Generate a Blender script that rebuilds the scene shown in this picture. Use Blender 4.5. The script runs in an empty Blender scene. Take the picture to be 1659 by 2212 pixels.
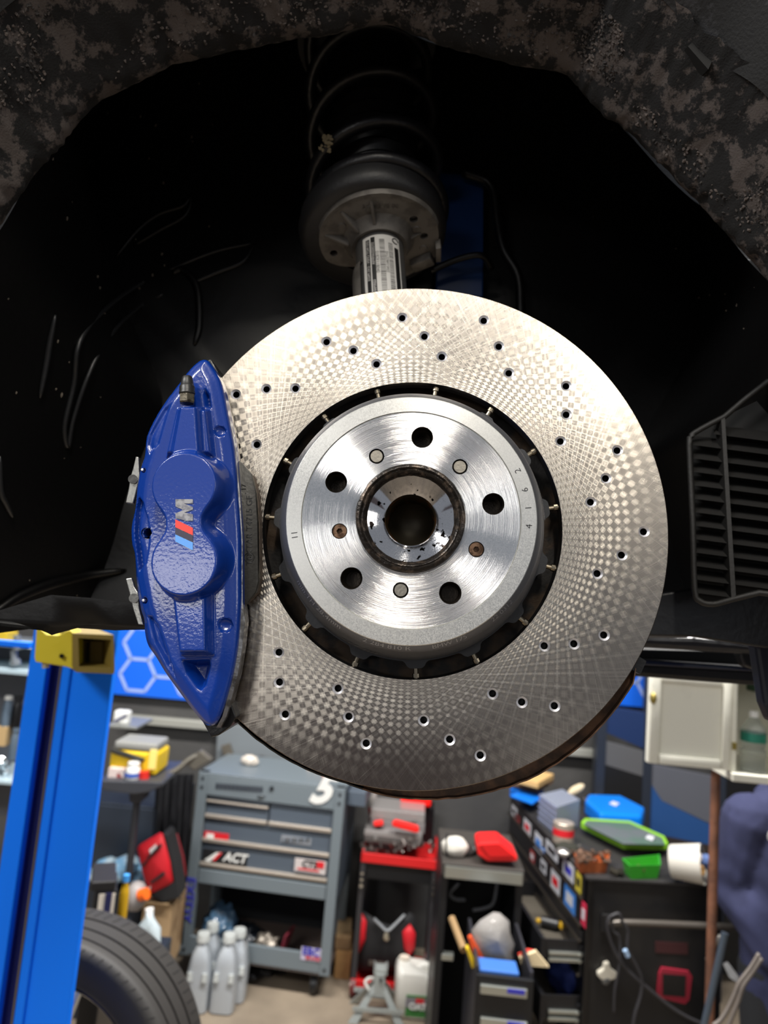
import bpy, bmesh, math, random
import numpy as np
from mathutils import Vector, Matrix, noise
from mathutils.geometry import delaunay_2d_cdt
from mathutils.bvhtree import BVHTree
SC = bpy.context.scene
COL = SC.collection
random.seed(7)
# ------------------------------------------------------------------ camera
IMG_W, IMG_H = 1659, 2212
FOC = 1533.0                                     # focal length in pixels of the 1659x2212 frame
PITCH, ROLL = math.radians(7.1), math.radians(4.9)
CAM = Vector((0, 0, 2.0))
F_ = Vector((0, math.cos(PITCH), math.sin(PITCH)))
U0 = Vector((0, -math.sin(PITCH), math.cos(PITCH)))
R0 = Vector((1, 0, 0))
R_ = R0 * math.cos(ROLL) + U0 * math.sin(ROLL)
U_ = U0 * math.cos(ROLL) - R0 * math.sin(ROLL)
cd = bpy.data.cameras.new('camera')
cam = bpy.data.objects.new('camera', cd)
COL.objects.link(cam)
SC.camera = cam
cam.matrix_world = Matrix(((R_.x, U_.x, -F_.x, CAM.x), (R_.y, U_.y, -F_.y, CAM.y), (R_.z, U_.z, -F_.z, CAM.z), (0, 0, 0, 1)))
cd.sensor_fit = 'VERTICAL'; cd.sensor_height = 36.0; cd.lens = FOC / IMG_H * 36.0
cd.clip_start = 0.02; cd.clip_end = 60
cd.dof.use_dof = True; cd.dof.focus_distance = 0.515; cd.dof.aperture_fstop = 6.5
# ------------------------------------------------------------------ light
world = bpy.data.worlds.new('world'); SC.world = world
world.use_nodes = True
_b = world.node_tree.nodes['Background']
_b.inputs[0].default_value = (0.86, 0.91, 1.0, 1); _b.inputs[1].default_value = 0.32
def area(name, loc, target, sx, sy, power, col=(1, 1, 1)):
    d = bpy.data.lights.new(name, 'AREA'); d.shape = 'RECTANGLE'; d.size = sx; d.size_y = sy
    d.energy = power; d.color = col
    o = bpy.data.objects.new(name, d); COL.objects.link(o)
    o.location = loc
    o.rotation_euler = (Vector(target) - Vector(loc)).to_track_quat('-Z', 'Y').to_euler()
    return o
LIGHTS = [
 ('tube_lamp_ahead', (0.02, -1.3, 4.0), (0.02, 0.53, 2.0), 0.10, 1.3, 50, (1.0, .93, .82)),
 ('window_left', (-1.72, -3.4, 2.21), (0, .53, 2.0), 0.80, 0.40, 11, (1.0, .97, .93)),
 ('bay_door_right', (2.9, -2.0, 2.9), (0, .53, 2.0), 0.9, 1.2, 16, (1.0, .96, .90)),
 ('tube_lamp_left', (-1.35, -3.2, 3.65), (0, .53, 2.0), 0.9, 0.18, 6.5, (1.0, .92, .80)),
 ('tube_lamp_right', (0.95, -3.2, 3.55), (0, .53, 2.0), 0.9, 0.18, 6.5, (1.0, .93, .82)),
 ('post_fill_light', (-1.7, -0.5, 3.4), (-.62, 1.5, .9), 1.3, 0.2, 60, (1.0, .98, .95)),  # unseen fill light, added to brighten the front of the blue post
 ('tube_lamp_shop_left', (-0.9, 2.3, 3.9), (-0.9, 2.6, 0), 1.3, 0.2, 150, (1.0, .97, .93)),
 ('tube_lamp_shop_right', (1.0, 2.2, 3.9), (1.0, 2.6, 0), 1.3, 0.2, 150, (1.0, .97, .93)),
]
for a in LIGHTS: area(*a)
SC.view_settings.view_transform = 'Standard'
SC.view_settings.look = 'None'
SC.view_settings.exposure = 0.0
SC.view_settings.gamma = 1.0
SC.view_settings.use_curve_mapping = False
# ------------------------------------------------------------------ helpers
def lin(c):
    out = []
    for v in c:
        v = v / 255.0
        out.append(v / 12.92 if v <= .04045 else ((v + .055) / 1.055) ** 2.4)
    return (out[0], out[1], out[2], 1.0)
def ray(px, py):
    return R_ * ((px - 829.5) / FOC) - U_ * ((py - 1106.0) / FOC) + F_
def P(px, py, Y):                                # photo pixel -> point on the vertical plane y = Y
    r = ray(px, py)
    return CAM + r * (Y / r.y)
def PZ(px, py, z):                               # photo pixel -> point on the horizontal plane
    r = ray(px, py)
    return CAM + r * ((z - CAM.z) / r.z)
def G(px, py): return PZ(px, py, 0.0)
MATS = {}
def mat(name, col, rough=.5, metal=0.0, bump=0.0, bs=300.0, col2=None, vs=30.0, thr=(.45, .6), spec=None, coat=0.0, trans=0.0, ior=None, rvar=0.0, detail=4.0, nr=.5):
    if name in MATS: return MATS[name]
    m = bpy.data.materials.new(name); m.use_nodes = True
    nt = m.node_tree; N = nt.nodes; L = nt.links
    b = N['Principled BSDF']
    c = lin(col)
    b.inputs['Base Color'].default_value = c
    b.inputs['Roughness'].default_value = rough
    b.inputs['Metallic'].default_value = metal
    if spec is not None: b.inputs['Specular IOR Level'].default_value = spec
    if coat: b.inputs['Coat Weight'].default_value = coat; b.inputs['Coat Roughness'].default_value = .04
    if trans: b.inputs['Transmission Weight'].default_value = trans
    if ior: b.inputs['IOR'].default_value = ior
    if bump or col2 or rvar:
        tc = N.new('ShaderNodeTexCoord')
    if col2:
        n = N.new('ShaderNodeTexNoise'); n.inputs['Scale'].default_value = vs; n.inputs['Detail'].default_value = detail; n.inputs['Roughness'].default_value = nr
        L.new(tc.outputs['Object'], n.inputs['Vector'])
        r = N.new('ShaderNodeValToRGB')
        r.color_ramp.elements[0].position = thr[0]; r.color_ramp.elements[1].position = thr[1]
        r.color_ramp.elements[0].color = c; r.color_ramp.elements[1].color = lin(col2)
        L.new(n.outputs['Fac'], r.inputs['Fac']); L.new(r.outputs['Color'], b.inputs['Base Color'])
    if bump or rvar:
        n = N.new('ShaderNodeTexNoise'); n.inputs['Scale'].default_value = bs; n.inputs['Detail'].default_value = 3.0
        L.new(tc.outputs['Object'], n.inputs['Vector'])
    if bump:
        bp = N.new('ShaderNodeBump'); bp.inputs['Strength'].default_value = bump; bp.inputs['Distance'].default_value = .3 / bs
        L.new(n.outputs['Fac'], bp.inputs['Height']); L.new(bp.outputs['Normal'], b.inputs['Normal'])
        if coat: L.new(bp.outputs['Normal'], b.inputs['Coat Normal'])
    if rvar:
        mr = N.new('ShaderNodeMapRange'); mr.inputs['To Min'].default_value = rough - rvar; mr.inputs['To Max'].default_value = rough + rvar
        L.new(n.outputs['Fac'], mr.inputs['Value']); L.new(mr.outputs['Result'], b.inputs['Roughness'])
    MATS[name] = m
    return m
def link(o):
    COL.objects.link(o); return o
def mesh_obj(name, bm, m, smooth=False):
    bmesh.ops.recalc_face_normals(bm, faces=bm.faces)
    me = bpy.data.meshes.new(name); bm.to_mesh(me); bm.free()
    if m is not None:
        for k in (m if isinstance(m, (list, tuple)) else [m]): me.materials.append(k)
    if smooth:
        if smooth is True: me.shade_smooth()
        else:
            me.shade_smooth(); me.set_sharp_from_angle(angle=math.radians(smooth))
    return link(bpy.data.objects.new(name, me))
class T:                                         # a thing: an Empty at its base that parents its parts; meshes arrive in world coordinates
    def __init__(s, name, label, cat, loc, M=None, group=None, kind=None):
        s.o = link(bpy.data.objects.new(name, None)); s.o.empty_display_size = .02
        s.M = M.copy() if M is not None else Matrix.Translation(Vector(loc))
        s.o.matrix_world = s.M
        s.inv = s.M.inverted()
        s.o['label'] = label
        if cat: s.o['category'] = cat
        if group: s.o['group'] = group
        if kind: s.o['kind'] = kind
    def part(s, name, bm, m, parent=None, smooth=False, label=None, kind=None):
        bmesh.ops.transform(bm, matrix=s.inv, verts=bm.verts)
        o = mesh_obj(name, bm, m, smooth)
        o.parent = parent or s.o
        if label: o['label'] = label
        if kind: o['kind'] = kind
        return o
def solo(name, bm, m, label, cat, group=None, smooth=False, kind=None):
    xs = [v.co for v in bm.verts]
    lo = [min(c[i] for c in xs) for i in range(3)]; hi = [max(c[i] for c in xs) for i in range(3)]
    c = Vector(((lo[0] + hi[0]) / 2, (lo[1] + hi[1]) / 2, lo[2]))
    bmesh.ops.translate(bm, vec=-c, verts=bm.verts)
    o = mesh_obj(name, bm, m, smooth); o.location = c
    if label: o['label'] = label
    if cat: o['category'] = cat
    if group: o['group'] = group
    if kind: o['kind'] = kind
    return o
def copy_tree(o, parent=None, **props):
    c = o.copy(); COL.objects.link(c)
    if parent: c.parent = parent
    for k, v in props.items(): c[k] = v
    for ch in list(o.children): copy_tree(ch, c)
    return c
NB = bmesh.new
def box(bm, a, b, bev=0.0, M=None, seg=2):       # axis box between two corners
    a = Vector(a); b = Vector(b)
    lo = Vector([min(a[i], b[i]) for i in range(3)]); hi = Vector([max(a[i], b[i]) for i in range(3)])
    r = bmesh.ops.create_cube(bm, size=1.0)
    vs = r['verts']
    for v in vs:
        v.co = Vector([(lo[i] + hi[i]) / 2 + v.co[i] * (hi[i] - lo[i]) for i in range(3)])
    if bev:
        es = list({e for v in vs for e in v.link_edges})
        rr = bmesh.ops.bevel(bm, geom=es, offset=bev, segments=seg, affect='EDGES', profile=.5)
        vs = list({v for f in rr['faces'] for v in f.verts} | {v for v in vs if v.is_valid})
    if M is not None: bmesh.ops.transform(bm, matrix=M, verts=vs)
    return vs
def frame_to(p0, p1):
    z = (Vector(p1) - Vector(p0)); L = z.length; z.normalize()
    x = z.orthogonal().normalized(); y = z.cross(x)
    return Matrix(((x.x, y.x, z.x, p0[0]), (x.y, y.y, z.y, p0[1]), (x.z, y.z, z.z, p0[2]), (0, 0, 0, 1))), L
def lathe(bm, prof, M, n=48, a0=0.0, a1=2 * math.pi, close=True):   # prof (r, z) turned about the local z of M
    full = abs(a1 - a0 - 2 * math.pi) < 1e-6
    k = n if full else n + 1
    rings = []
    for r, z in prof:
        if r < 1e-7:
            rings.append([bm.verts.new(M @ Vector((0, 0, z)))])
        else:
            rings.append([bm.verts.new(M @ Vector((r * math.cos(a0 + (a1 - a0) * i / n), r * math.sin(a0 + (a1 - a0) * i / n), z))) for i in range(k)])
    for A, B in zip(rings[:-1], rings[1:]):
        for i in range(n):
            j = (i + 1) % k
            q = [A[i % len(A)], A[j % len(A)], B[j % len(B)], B[i % len(B)]]
            u = []
            for v in q:
                if v not in u: u.append(v)
            if len(u) > 2:
                try: bm.faces.new(u)
                except ValueError: pass
    return rings
def cyl(bm, p0, p1, r0, r1=None, n=16, caps=True):
    M, L = frame_to(p0, p1); r1 = r0 if r1 is None else r1
    prof = [(r0, 0), (r1, L)]
    if caps: prof = [(0, 0)] + prof + [(0, L)]
    lathe(bm, prof, M, n)
def smooth_path(pts, k=6):                       # Catmull-Rom
    pts = [Vector(p) for p in pts]
    if len(pts) < 3: return pts
    e = [pts[0] * 2 - pts[1]] + pts + [pts[-1] * 2 - pts[-2]]
    out = []
    for i in range(1, len(e) - 2):
        a, b, c, d = e[i - 1:i + 3]
        for j in range(k):
            t = j / k
            out.append(.5 * ((2 * b) + (c - a) * t + (2 * a - 5 * b + 4 * c - d) * t * t + (3 * b - a - 3 * c + d) * t ** 3))
    out.append(pts[-1])
    return out
def tube(bm, pts, r, n=8, k=6, sm=True, caps=True):
    pts = smooth_path(pts, k) if sm else [Vector(p) for p in pts]
    m = len(pts)
    rr = r if callable(r) else (lambda t: r)
    rings = []; up = None
    for i, p in enumerate(pts):
        t = (pts[min(i + 1, m - 1)] - pts[max(i - 1, 0)]).normalized()
        if up is None: up = t.orthogonal().normalized()
        up = (up - t * up.dot(t)).normalized(); sd = t.cross(up)
        q = rr(i / max(1, m - 1))
        rings.append([bm.verts.new(p + (up * math.cos(2 * math.pi * j / n) + sd * math.sin(2 * math.pi * j / n)) * q) for j in range(n)])
    for A, B in zip(rings[:-1], rings[1:]):
        for j in range(n): bm.faces.new((A[j], A[(j + 1) % n], B[(j + 1) % n], B[j]))
    if caps:
        bm.faces.new(rings[0][::-1]); bm.faces.new(rings[-1])
def prism(bm, loop, vec, bev=0.0):               # planar loop of points extruded along vec
    vec = Vector(vec)
    A = [bm.verts.new(Vector(p)) for p in loop]; B = [bm.verts.new(Vector(p) + vec) for p in loop]
    n = len(A)
    fs = [bm.faces.new(A), bm.faces.new(B[::-1])]
    for i in range(n): fs.append(bm.faces.new((A[i], B[i], B[(i + 1) % n], A[(i + 1) % n])))
    bmesh.ops.recalc_face_normals(bm, faces=fs)
    if bev:
        es = list({e for f in fs for e in f.edges})
        bmesh.ops.bevel(bm, geom=es, offset=bev, segments=2, affect='EDGES', profile=.5)
def loft(bm, rows, closed=False):
    R = [[bm.verts.new(Vector(p)) for p in row] for row in rows]
    for A, B in zip(R[:-1], R[1:]):
        k = len(A)
        for i in range(k if closed else k - 1):
            j = (i + 1) % k
            bm.faces.new((A[i], A[j], B[j], B[i]))
    return R
def blob(bm, c, rx, ry, rz, sub=3, amp=.15, freq=3.0, seed=0, flat=None):
    r = bmesh.ops.create_icosphere(bm, subdivisions=sub, radius=1.0)
    for v in r['verts']:
        d = v.co.normalized()
        s = 1 + amp * noise.noise(d * freq + Vector((seed * 3.1, seed * 1.7, seed)))
        s += amp * .5 * noise.noise(d * freq * 2.3 + Vector((seed, seed * 2.7, 5)))
        q = Vector((d.x * rx * s, d.y * ry * s, d.z * rz * s))
        if flat is not None: q.z = max(q.z, -flat)
        v.co = Vector(c) + q
    return r['verts']
def sheet(me_pts):                               # crumpled grid helper: list of rows of points
    bm = NB(); loft(bm, me_pts); return bm
def text_pts(s, size, extrude=0.0, shear=0.0, align='CENTER', bold=0.0):
    cu = bpy.data.curves.new('txt', 'FONT'); cu.body = s; cu.size = size; cu.extrude = extrude; cu.shear = shear
    cu.align_x = align; cu.align_y = 'CENTER'; cu.resolution_u = 3; cu.offset = bold
    o = bpy.data.objects.new('txt', cu)
    me = o.to_mesh()
    vs = [v.co.copy() for v in me.vertices]; fs = [tuple(p.vertices) for p in me.polygons]
    o.to_mesh_clear(); bpy.data.objects.remove(o); bpy.data.curves.remove(cu)
    return vs, fs
def add_text(bm, s, size, fn, **kw):             # fn maps a local (x, y, z) to a world point
    vs, fs = text_pts(s, size, **kw)
    V = [bm.verts.new(fn(v)) for v in vs]
    for f in fs:
        try: bm.faces.new([V[i] for i in f])
        except ValueError: pass
def plane_fn(o, x, y):
    o = Vector(o); x = Vector(x).normalized(); y = Vector(y); y = (y - x * y.dot(x)).normalized(); z = x.cross(y)
    return lambda v: o + x * v.x + y * v.y + z * v.z
def cdt(loops, extra=()):                        # triangulate the area between loops (first outer, others holes)
    vs = []; es = []
    for lp in loops:
        b = len(vs); vs += [Vector((p[0], p[1])) for p in lp]
        es += [(b + i, b + (i + 1) % len(lp)) for i in range(len(lp))]
    vs += [Vector((p[0], p[1])) for p in extra]
    r = delaunay_2d_cdt(vs, es, [], 0, 1e-9)
    A = np.array([[v.x, v.y] for v in r[0]]); Fs = np.array(r[2])
    C = A[Fs].mean(1)
    keep = in_poly(C, np.array(loops[0], float))
    for lp in loops[1:]: keep &= ~in_poly(C, np.array(lp, float))
    return r[0], [tuple(int(q) for q in f) for f in Fs[keep]]
def in_poly(pt, poly):
    ins = np.zeros(len(pt), bool); n = len(poly)
    lo = poly.min(0); hi = poly.max(0)
    m = np.where((pt[:, 0] >= lo[0]) & (pt[:, 0] <= hi[0]) & (pt[:, 1] >= lo[1]) & (pt[:, 1] <= hi[1]))[0]
    q = pt[m]; k = np.zeros(len(q), bool)
    for i in range(n):
        a = poly[i]; b = poly[(i + 1) % n]
        if a[1] == b[1]: continue
        k ^= ((a[1] > q[:, 1]) != (b[1] > q[:, 1])) & (q[:, 0] < (q[:, 1] - a[1]) / (b[1] - a[1]) * (b[0] - a[0]) + a[0])
    ins[m] = k
    return ins
def circ(cx, cy, r, n): return [(cx + r * math.cos(2 * math.pi * i / n), cy + r * math.sin(2 * math.pi * i / n)) for i in range(n)]
# ------------------------------------------------------------------ workshop shell
WB = 4.45
M_FLOOR = mat('concrete_floor', (150, 136, 118), .55, bump=.25, bs=45, col2=(104, 94, 82), vs=3.0, thr=(.35, .75), detail=9)
M_WALL = mat('dark_grey_wall', (72, 71, 70), .7, bump=.15, bs=20, col2=(60, 60, 61), vs=1.6)
M_DWALL = mat('charcoal_wall', (44, 46, 50), .7, bump=.15, bs=20)
def structure(name, bm, m):
    o = mesh_obj(name, bm, m); o['kind'] = 'structure'; return o
bm = NB(); box(bm, (-3.6, -5.5, -.10), (3.2, WB + .1, 0)); structure('floor', bm, M_FLOOR)
bm = NB(); box(bm, (-3.6, WB, 0), (3.2, WB + .12, 4.6)); structure('wall_back', bm, M_WALL)
bm = NB(); box(bm, (2.75, -.4, 0), (2.87, WB, 4.6)); structure('wall_right', bm, M_DWALL)
bm = NB(); box(bm, (-3.72, -.4, 0), (-3.6, WB, 4.6)); structure('wall_left', bm, M_DWALL)
bm = NB(); box(bm, (-14, -30, -.10), (14, -5.5, -.02)); structure('forecourt', bm, mat('asphalt', (124, 103, 99), .9, bump=.3, bs=30))
# ------------------------------------------------------------------ brake disc frame
RC = CAM + Vector((0.021155, 0.530117, 0.056902))
RN = Vector((-0.059448, -1.0, 0.020591)).normalized()       # towards the camera
RX = (-RN).cross(Vector((0, 0, 1))).normalized()
RZ = RX.cross(-RN)
RM = Matrix(((RX.x, -RN.x, RZ.x, RC.x), (RX.y, -RN.y, RZ.y, RC.y), (RX.z, -RN.z, RZ.z, RC.z), (0, 0, 0, 1)))
def RW(u, v, h=0.0): return RC + RX * u + RZ * v + RN * h
def RQ(px, py, h=0.0):                            # photo pixel -> disc coordinates at height h above the friction face
    r = ray(px, py); o = RC + RN * h
    t = (o - CAM).dot(RN) / r.dot(RN)
    q = CAM + r * t - o
    return (q.dot(RX), q.dot(RZ))
def pol(r, a):                                    # a in degrees clockwise from the top
    a = math.radians(a); return (r * math.sin(a), r * math.cos(a))
LM = Matrix(((RX.x, RZ.x, RN.x, RC.x), (RX.y, RZ.y, RN.y, RC.y), (RX.z, RZ.z, RN.z, RC.z), (0, 0, 0, 1)))   # lathe frame: z towards the camera
# ---- metal finishes that need the groove direction
class NT:
    def __init__(s, name):
        s.m = bpy.data.materials.new(name); s.m.use_nodes = True
        s.t = s.m.node_tree; s.N = s.t.nodes; s.b = s.N['Principled BSDF']
        s.tc = s.N.new('ShaderNodeTexCoord'); MATS[name] = s.m
    def con(s, a, sock):
        if hasattr(a, 'is_output'): s.t.links.new(a, sock)
        else: sock.default_value = a
    def m_(s, op, a, b=0.0, c=0.0):
        n = s.N.new('ShaderNodeMath'); n.operation = op
        s.con(a, n.inputs[0]); s.con(b, n.inputs[1]); s.con(c, n.inputs[2]); return n.outputs[0]
    def v_(s, op, a, b=None, sc=None):
        n = s.N.new('ShaderNodeVectorMath'); n.operation = op
        s.con(a, n.inputs[0])
        if b is not None: s.con(b, n.inputs[1])
        if sc is not None: s.con(sc, n.inputs['Scale'])
        return n.outputs[0]
    def comb(s, x, y, z):
        n = s.N.new('ShaderNodeCombineXYZ'); s.con(x, n.inputs[0]); s.con(y, n.inputs[1]); s.con(z, n.inputs[2]); return n.outputs[0]
    def sep(s, v):
        n = s.N.new('ShaderNodeSeparateXYZ'); s.t.links.new(v, n.inputs[0]); return n.outputs
    def world(s, v):
        n = s.N.new('ShaderNodeVectorTransform'); n.vector_type = 'VECTOR'; n.convert_from = 'OBJECT'; n.convert_to = 'WORLD'
        s.t.links.new(v, n.inputs[0]); return n.outputs[0]
    def noise(s, v, scale, det=3.0):
        n = s.N.new('ShaderNodeTexNoise'); n.inputs['Scale'].default_value = scale; n.inputs['Detail'].default_value = det
        s.t.links.new(v, n.inputs['Vector']); return n.outputs['Fac']
    def mapr(s, v, a, b, c, d, clamp=True):
        n = s.N.new('ShaderNodeMapRange'); n.clamp = clamp
        s.con(v, n.inputs['Value']); s.con(a, n.inputs['From Min']); s.con(b, n.inputs['From Max']); s.con(c, n.inputs['To Min']); s.con(d, n.inputs['To Max'])
        return n.outputs['Result']
    def mixc(s, f, a, b):
        n = s.N.new('ShaderNodeMix'); n.data_type = 'RGBA'
        s.con(f, n.inputs[0]); s.con(a, n.inputs[6]); s.con(b, n.inputs[7]); return n.outputs[2]
    def link(s, o, i): s.t.links.new(o, s.b.inputs[i])
def ground_disc():
    k = NT('cross_ground_steel'); o = k.tc.outputs['Object']; x, y, z = k.sep(o)
    r = k.m_('SQRT', k.m_('ADD', k.m_('MULTIPLY', x, x), k.m_('MULTIPLY', z, z)))
    th = k.m_('ARCTAN2', x, z)
    sa = k.m_('DIVIDE', .1095, r); al = k.m_('ARCSINE', k.m_('MINIMUM', sa, .999)); ac = k.m_('ARCCOSINE', k.m_('MINIMUM', sa, .999))
    nn = k.m_('MULTIPLY', k.m_('SUBTRACT', k.noise(o, 18.0), .5), .010)
    ph1 = k.m_('MULTIPLY', k.m_('ADD', k.m_('ADD', th, ac), nn), 75.0)
    ph2 = k.m_('MULTIPLY', k.m_('ADD', k.m_('SUBTRACT', th, ac), nn), 75.0)
    s1 = k.m_('SINE', ph1); s2 = k.m_('SINE', ph2)
    chk = k.m_('MULTIPLY', s1, s2)
    fade = k.mapr(r, .125, .180, 1.0, .16)
    sel = k.mapr(chk, -.5, .5, 0.0, 1.0)
    sel = k.m_('ADD', .5, k.m_('MULTIPLY', k.m_('SUBTRACT', sel, .5), fade))
    rad = k.v_('NORMALIZE', k.comb(x, 0.0, z)); tan = k.v_('NORMALIZE', k.comb(z, 0.0, k.m_('MULTIPLY', x, -1.0)))
    al2 = k.m_('MULTIPLY', al, .74); ca = k.m_('COSINE', al2); sn = k.m_('SINE', al2)
    # tangent = across the grooves; grooves run at +-alpha to the radius
    sg = k.m_('SUBTRACT', k.m_('MULTIPLY', sel, 2.0), 1.0)
    gr = k.v_('ADD', k.v_('SCALE', tan, sc=ca), k.v_('SCALE', rad, sc=k.m_('MULTIPLY', sg, k.m_('MULTIPLY', sn, -1.0))))
    k.link(k.world(k.v_('NORMALIZE', gr)), 'Tangent')
    # fine scratches of both families
    f1 = k.noise(k.comb(k.m_('MULTIPLY', ph1, 4.0), k.m_('MULTIPLY', r, 18.0), 0.0), 1.0, 2.0)
    f2 = k.noise(k.comb(k.m_('MULTIPLY', ph2, 4.0), k.m_('MULTIPLY', r, 18.0), 3.0), 1.0, 2.0)
    hgt = k.m_('ADD', f1, f2)
    bp = k.N.new('ShaderNodeBump'); bp.inputs['Strength'].default_value = .10; bp.inputs['Distance'].default_value = .0004
    k.t.links.new(hgt, bp.inputs['Height'])
    k.link(bp.outputs['Normal'], 'Normal')
    line = k.mapr(k.m_('MAXIMUM', f1, f2), .58, .76, 0.0, 1.0)
    fl = k.m_('MULTIPLY', k.mapr(k.m_('MAXIMUM', s1, s2), .80, 1.0, 0.0, .75), k.mapr(r, .12, .185, 1.0, .25))
    k.link(k.mixc(k.m_('MAXIMUM', k.m_('MULTIPLY', line, .8), fl), lin((172, 165, 156)), lin((230, 223, 210))), 'Base Color')
    k.b.inputs['Metallic'].default_value = 1.0
    k.b.inputs['Anisotropic'].default_value = .92
    k.link(k.mapr(sel, 0.0, 1.0, .26, .29), 'Roughness')
    return k.m
def turned_metal(name, col, rough, an, grain=.12, dirt=None):
    k = NT(name); o = k.tc.outputs['Object']; x, y, z = k.sep(o)
    r = k.m_('SQRT', k.m_('ADD', k.m_('MULTIPLY', x, x), k.m_('MULTIPLY', z, z)))
    rad = k.v_('NORMALIZE', k.comb(x, 0.0, z))
    k.link(k.world(rad), 'Tangent')
    g = k.noise(o, 1500.0, 2.0); g2 = k.noise(k.comb(k.m_('MULTIPLY', r, 2600.0), 0.0, 0.0), 1.0, 2.0)
    c = lin(col); d = tuple(v * .86 for v in c[:3]) + (1,)
    f = k.mapr(k.m_('ADD', g, k.m_('MULTIPLY', g2, .5)), .55, .95, 0.0, 1.0)
    cc = k.mixc(f, d, c)
    if dirt:
        q = k.noise(o, dirt[1], 6.0)
        cc = k.mixc(k.mapr(q, dirt[2], dirt[2] + .03, 0.0, 1.0), cc, lin(dirt[0]))
    k.link(cc, 'Base Color')
    k.b.inputs['Metallic'].default_value = 1.0; k.b.inputs['Anisotropic'].default_value = an
    k.link(k.mapr(g, .3, .7, rough - .05, rough + .05), 'Roughness')
    bp = k.N.new('ShaderNodeBump'); bp.inputs['Strength'].default_value = grain; bp.inputs['Distance'].default_value = .0003
    k.t.links.new(g2, bp.inputs['Height']); k.link(bp.outputs['Normal'], 'Normal')
    return k.m
M_DISC = ground_disc()
M_HAT = turned_metal('turned_aluminium', (236, 236, 236), .22, 1.0, .9)
M_RING = turned_metal('turned_aluminium_rim', (214, 214, 211), .36, .45)
M_SKIRT = mat('coated_bell', (104, 106, 112), .42, .75, bump=.1, bs=900)
M_CHROME = turned_metal('polished_cone', (205, 205, 208), .10, .55, .03, ((16, 13, 12), 160.0, .61))
M_BLACKCOAT = mat('black_coating', (18, 19, 21), .38, .0, bump=.1, bs=700)
M_CHAMFER = mat('drilled_chamfer', (222, 222, 226), .48, 1.0)
M_DARKHOLE = mat('drilled_bore', (16, 15, 15), .5)
M_GREASE = mat('greasy_iron', (40, 36, 33), .3, .6, bump=.8, bs=420, col2=(92, 80, 70), vs=150, thr=(.5, .68), rvar=.14)
M_BORE = mat('rusty_bore', (44, 38, 26), .42, .5, bump=.4, bs=500, col2=(104, 62, 22), vs=140, thr=(.52, .72))
M_BOREFLOOR = mat('bore_floor', (46, 41, 31), .5, .6, bump=.2, bs=900)
M_PIN = mat('steel_pin', (168, 162, 150), .32, 1.0, bump=.2, bs=500)
M_HEX = mat('rusty_screw', (112, 88, 70), .45, .8, bump=.4, bs=600, col2=(64, 46, 34), vs=260)
M_INK = mat('engraved_line', (150, 152, 158), .35, .8)
M_STAMP = mat('stamped_groove', (70, 70, 72), .35, .9)
# ---- brake disc
disc = T('brake_disc', 'large cross-drilled steel brake disc with silver bell, facing the camera', 'brake disc', None, M=RM)
bm = NB()
HOLE_R = [(65.0, 71.4, 77.6, .16576, .15038, .13532), (14.7, 21.2, 27.7, .17207, .15663, .14126), (43.0, 49.4, 55.5, .16098, .14620, .13061)]
holes = []
for s in range(5):
    for hr in HOLE_R:
        for i in range(3): holes.append(pol(hr[3 + i], hr[i] + 72 * s))
C0, C1 = .0041, .0026
loops = [circ(0, 0, .1894, 240), circ(0, 0, .1125, 180)] + [circ(u, v, C0, 20) for u, v in holes]
vs, fs = cdt(loops, [pol(.12 + .0115 * j, i * 4 + 2 * (j % 2)) for j in range(6) for i in range(90) if all((pol(.12 + .0115 * j, i * 4 + 2 * (j % 2))[0] - q[0]) ** 2 + (pol(.12 + .0115 * j, i * 4 + 2 * (j % 2))[1] - q[1]) ** 2 > .0046 ** 2 for q in holes)])
V = [bm.verts.new(RW(p.x, p.y)) for p in vs]
for f in fs: bm.faces.new([V[i] for i in f])
bmesh.ops.recalc_face_normals(bm, faces=bm.faces)
if bm.faces[:][0].normal.dot(RN) < 0: bmesh.ops.reverse_faces(bm, faces=bm.faces[:])
bmesh.ops.transform(bm, matrix=disc.inv, verts=bm.verts)
me = bpy.data.meshes.new('friction_face'); bm.to_mesh(me); bm.free(); me.materials.append(M_DISC)
o_ring = link(bpy.data.objects.new('friction_face', me)); o_ring.parent = disc.o
bm = NB(); lathe(bm, [(.1894, 0), (.19, -.0006), (.19, -.012), (.1125, -.012)], LM, 180)
disc.part('front_plate', bm, mat('rim_steel', (120, 112, 104), .4, 1.0, bump=.2, bs=600, col2=(96, 76, 60), vs=90), smooth=30)
bm = NB(); lathe(bm, [(.1125, 0.0), (.1122, -.0008), (.1116, -.010), (.1125, -.012)], LM, 160)
disc.part('inner_edge', bm, M_BLACKCOAT, smooth=40)
bm = NB(); lathe(bm, [(.190, -.024), (.190, -.036), (.094, -.036), (.094, -.024), (.190, -.024)], LM, 160)
disc.part('rear_plate', bm, mat('rear_plate', (26, 24, 23), .6, .4, bump=.3, bs=400, col2=(58, 44, 30), vs=60), smooth=30)
bm = NB()
for i in range(45):
    a = i * 8; d = 1.0
    q = [pol(.116, a), pol(.186, a + 9), pol(.186, a + 9 + d), pol(.116, a + d)]
    prism(bm, [RW(u, v, -.012) for u, v in q], RN * -.012)
disc.part('cooling_vane', bm, M_BLACKCOAT)
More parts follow.
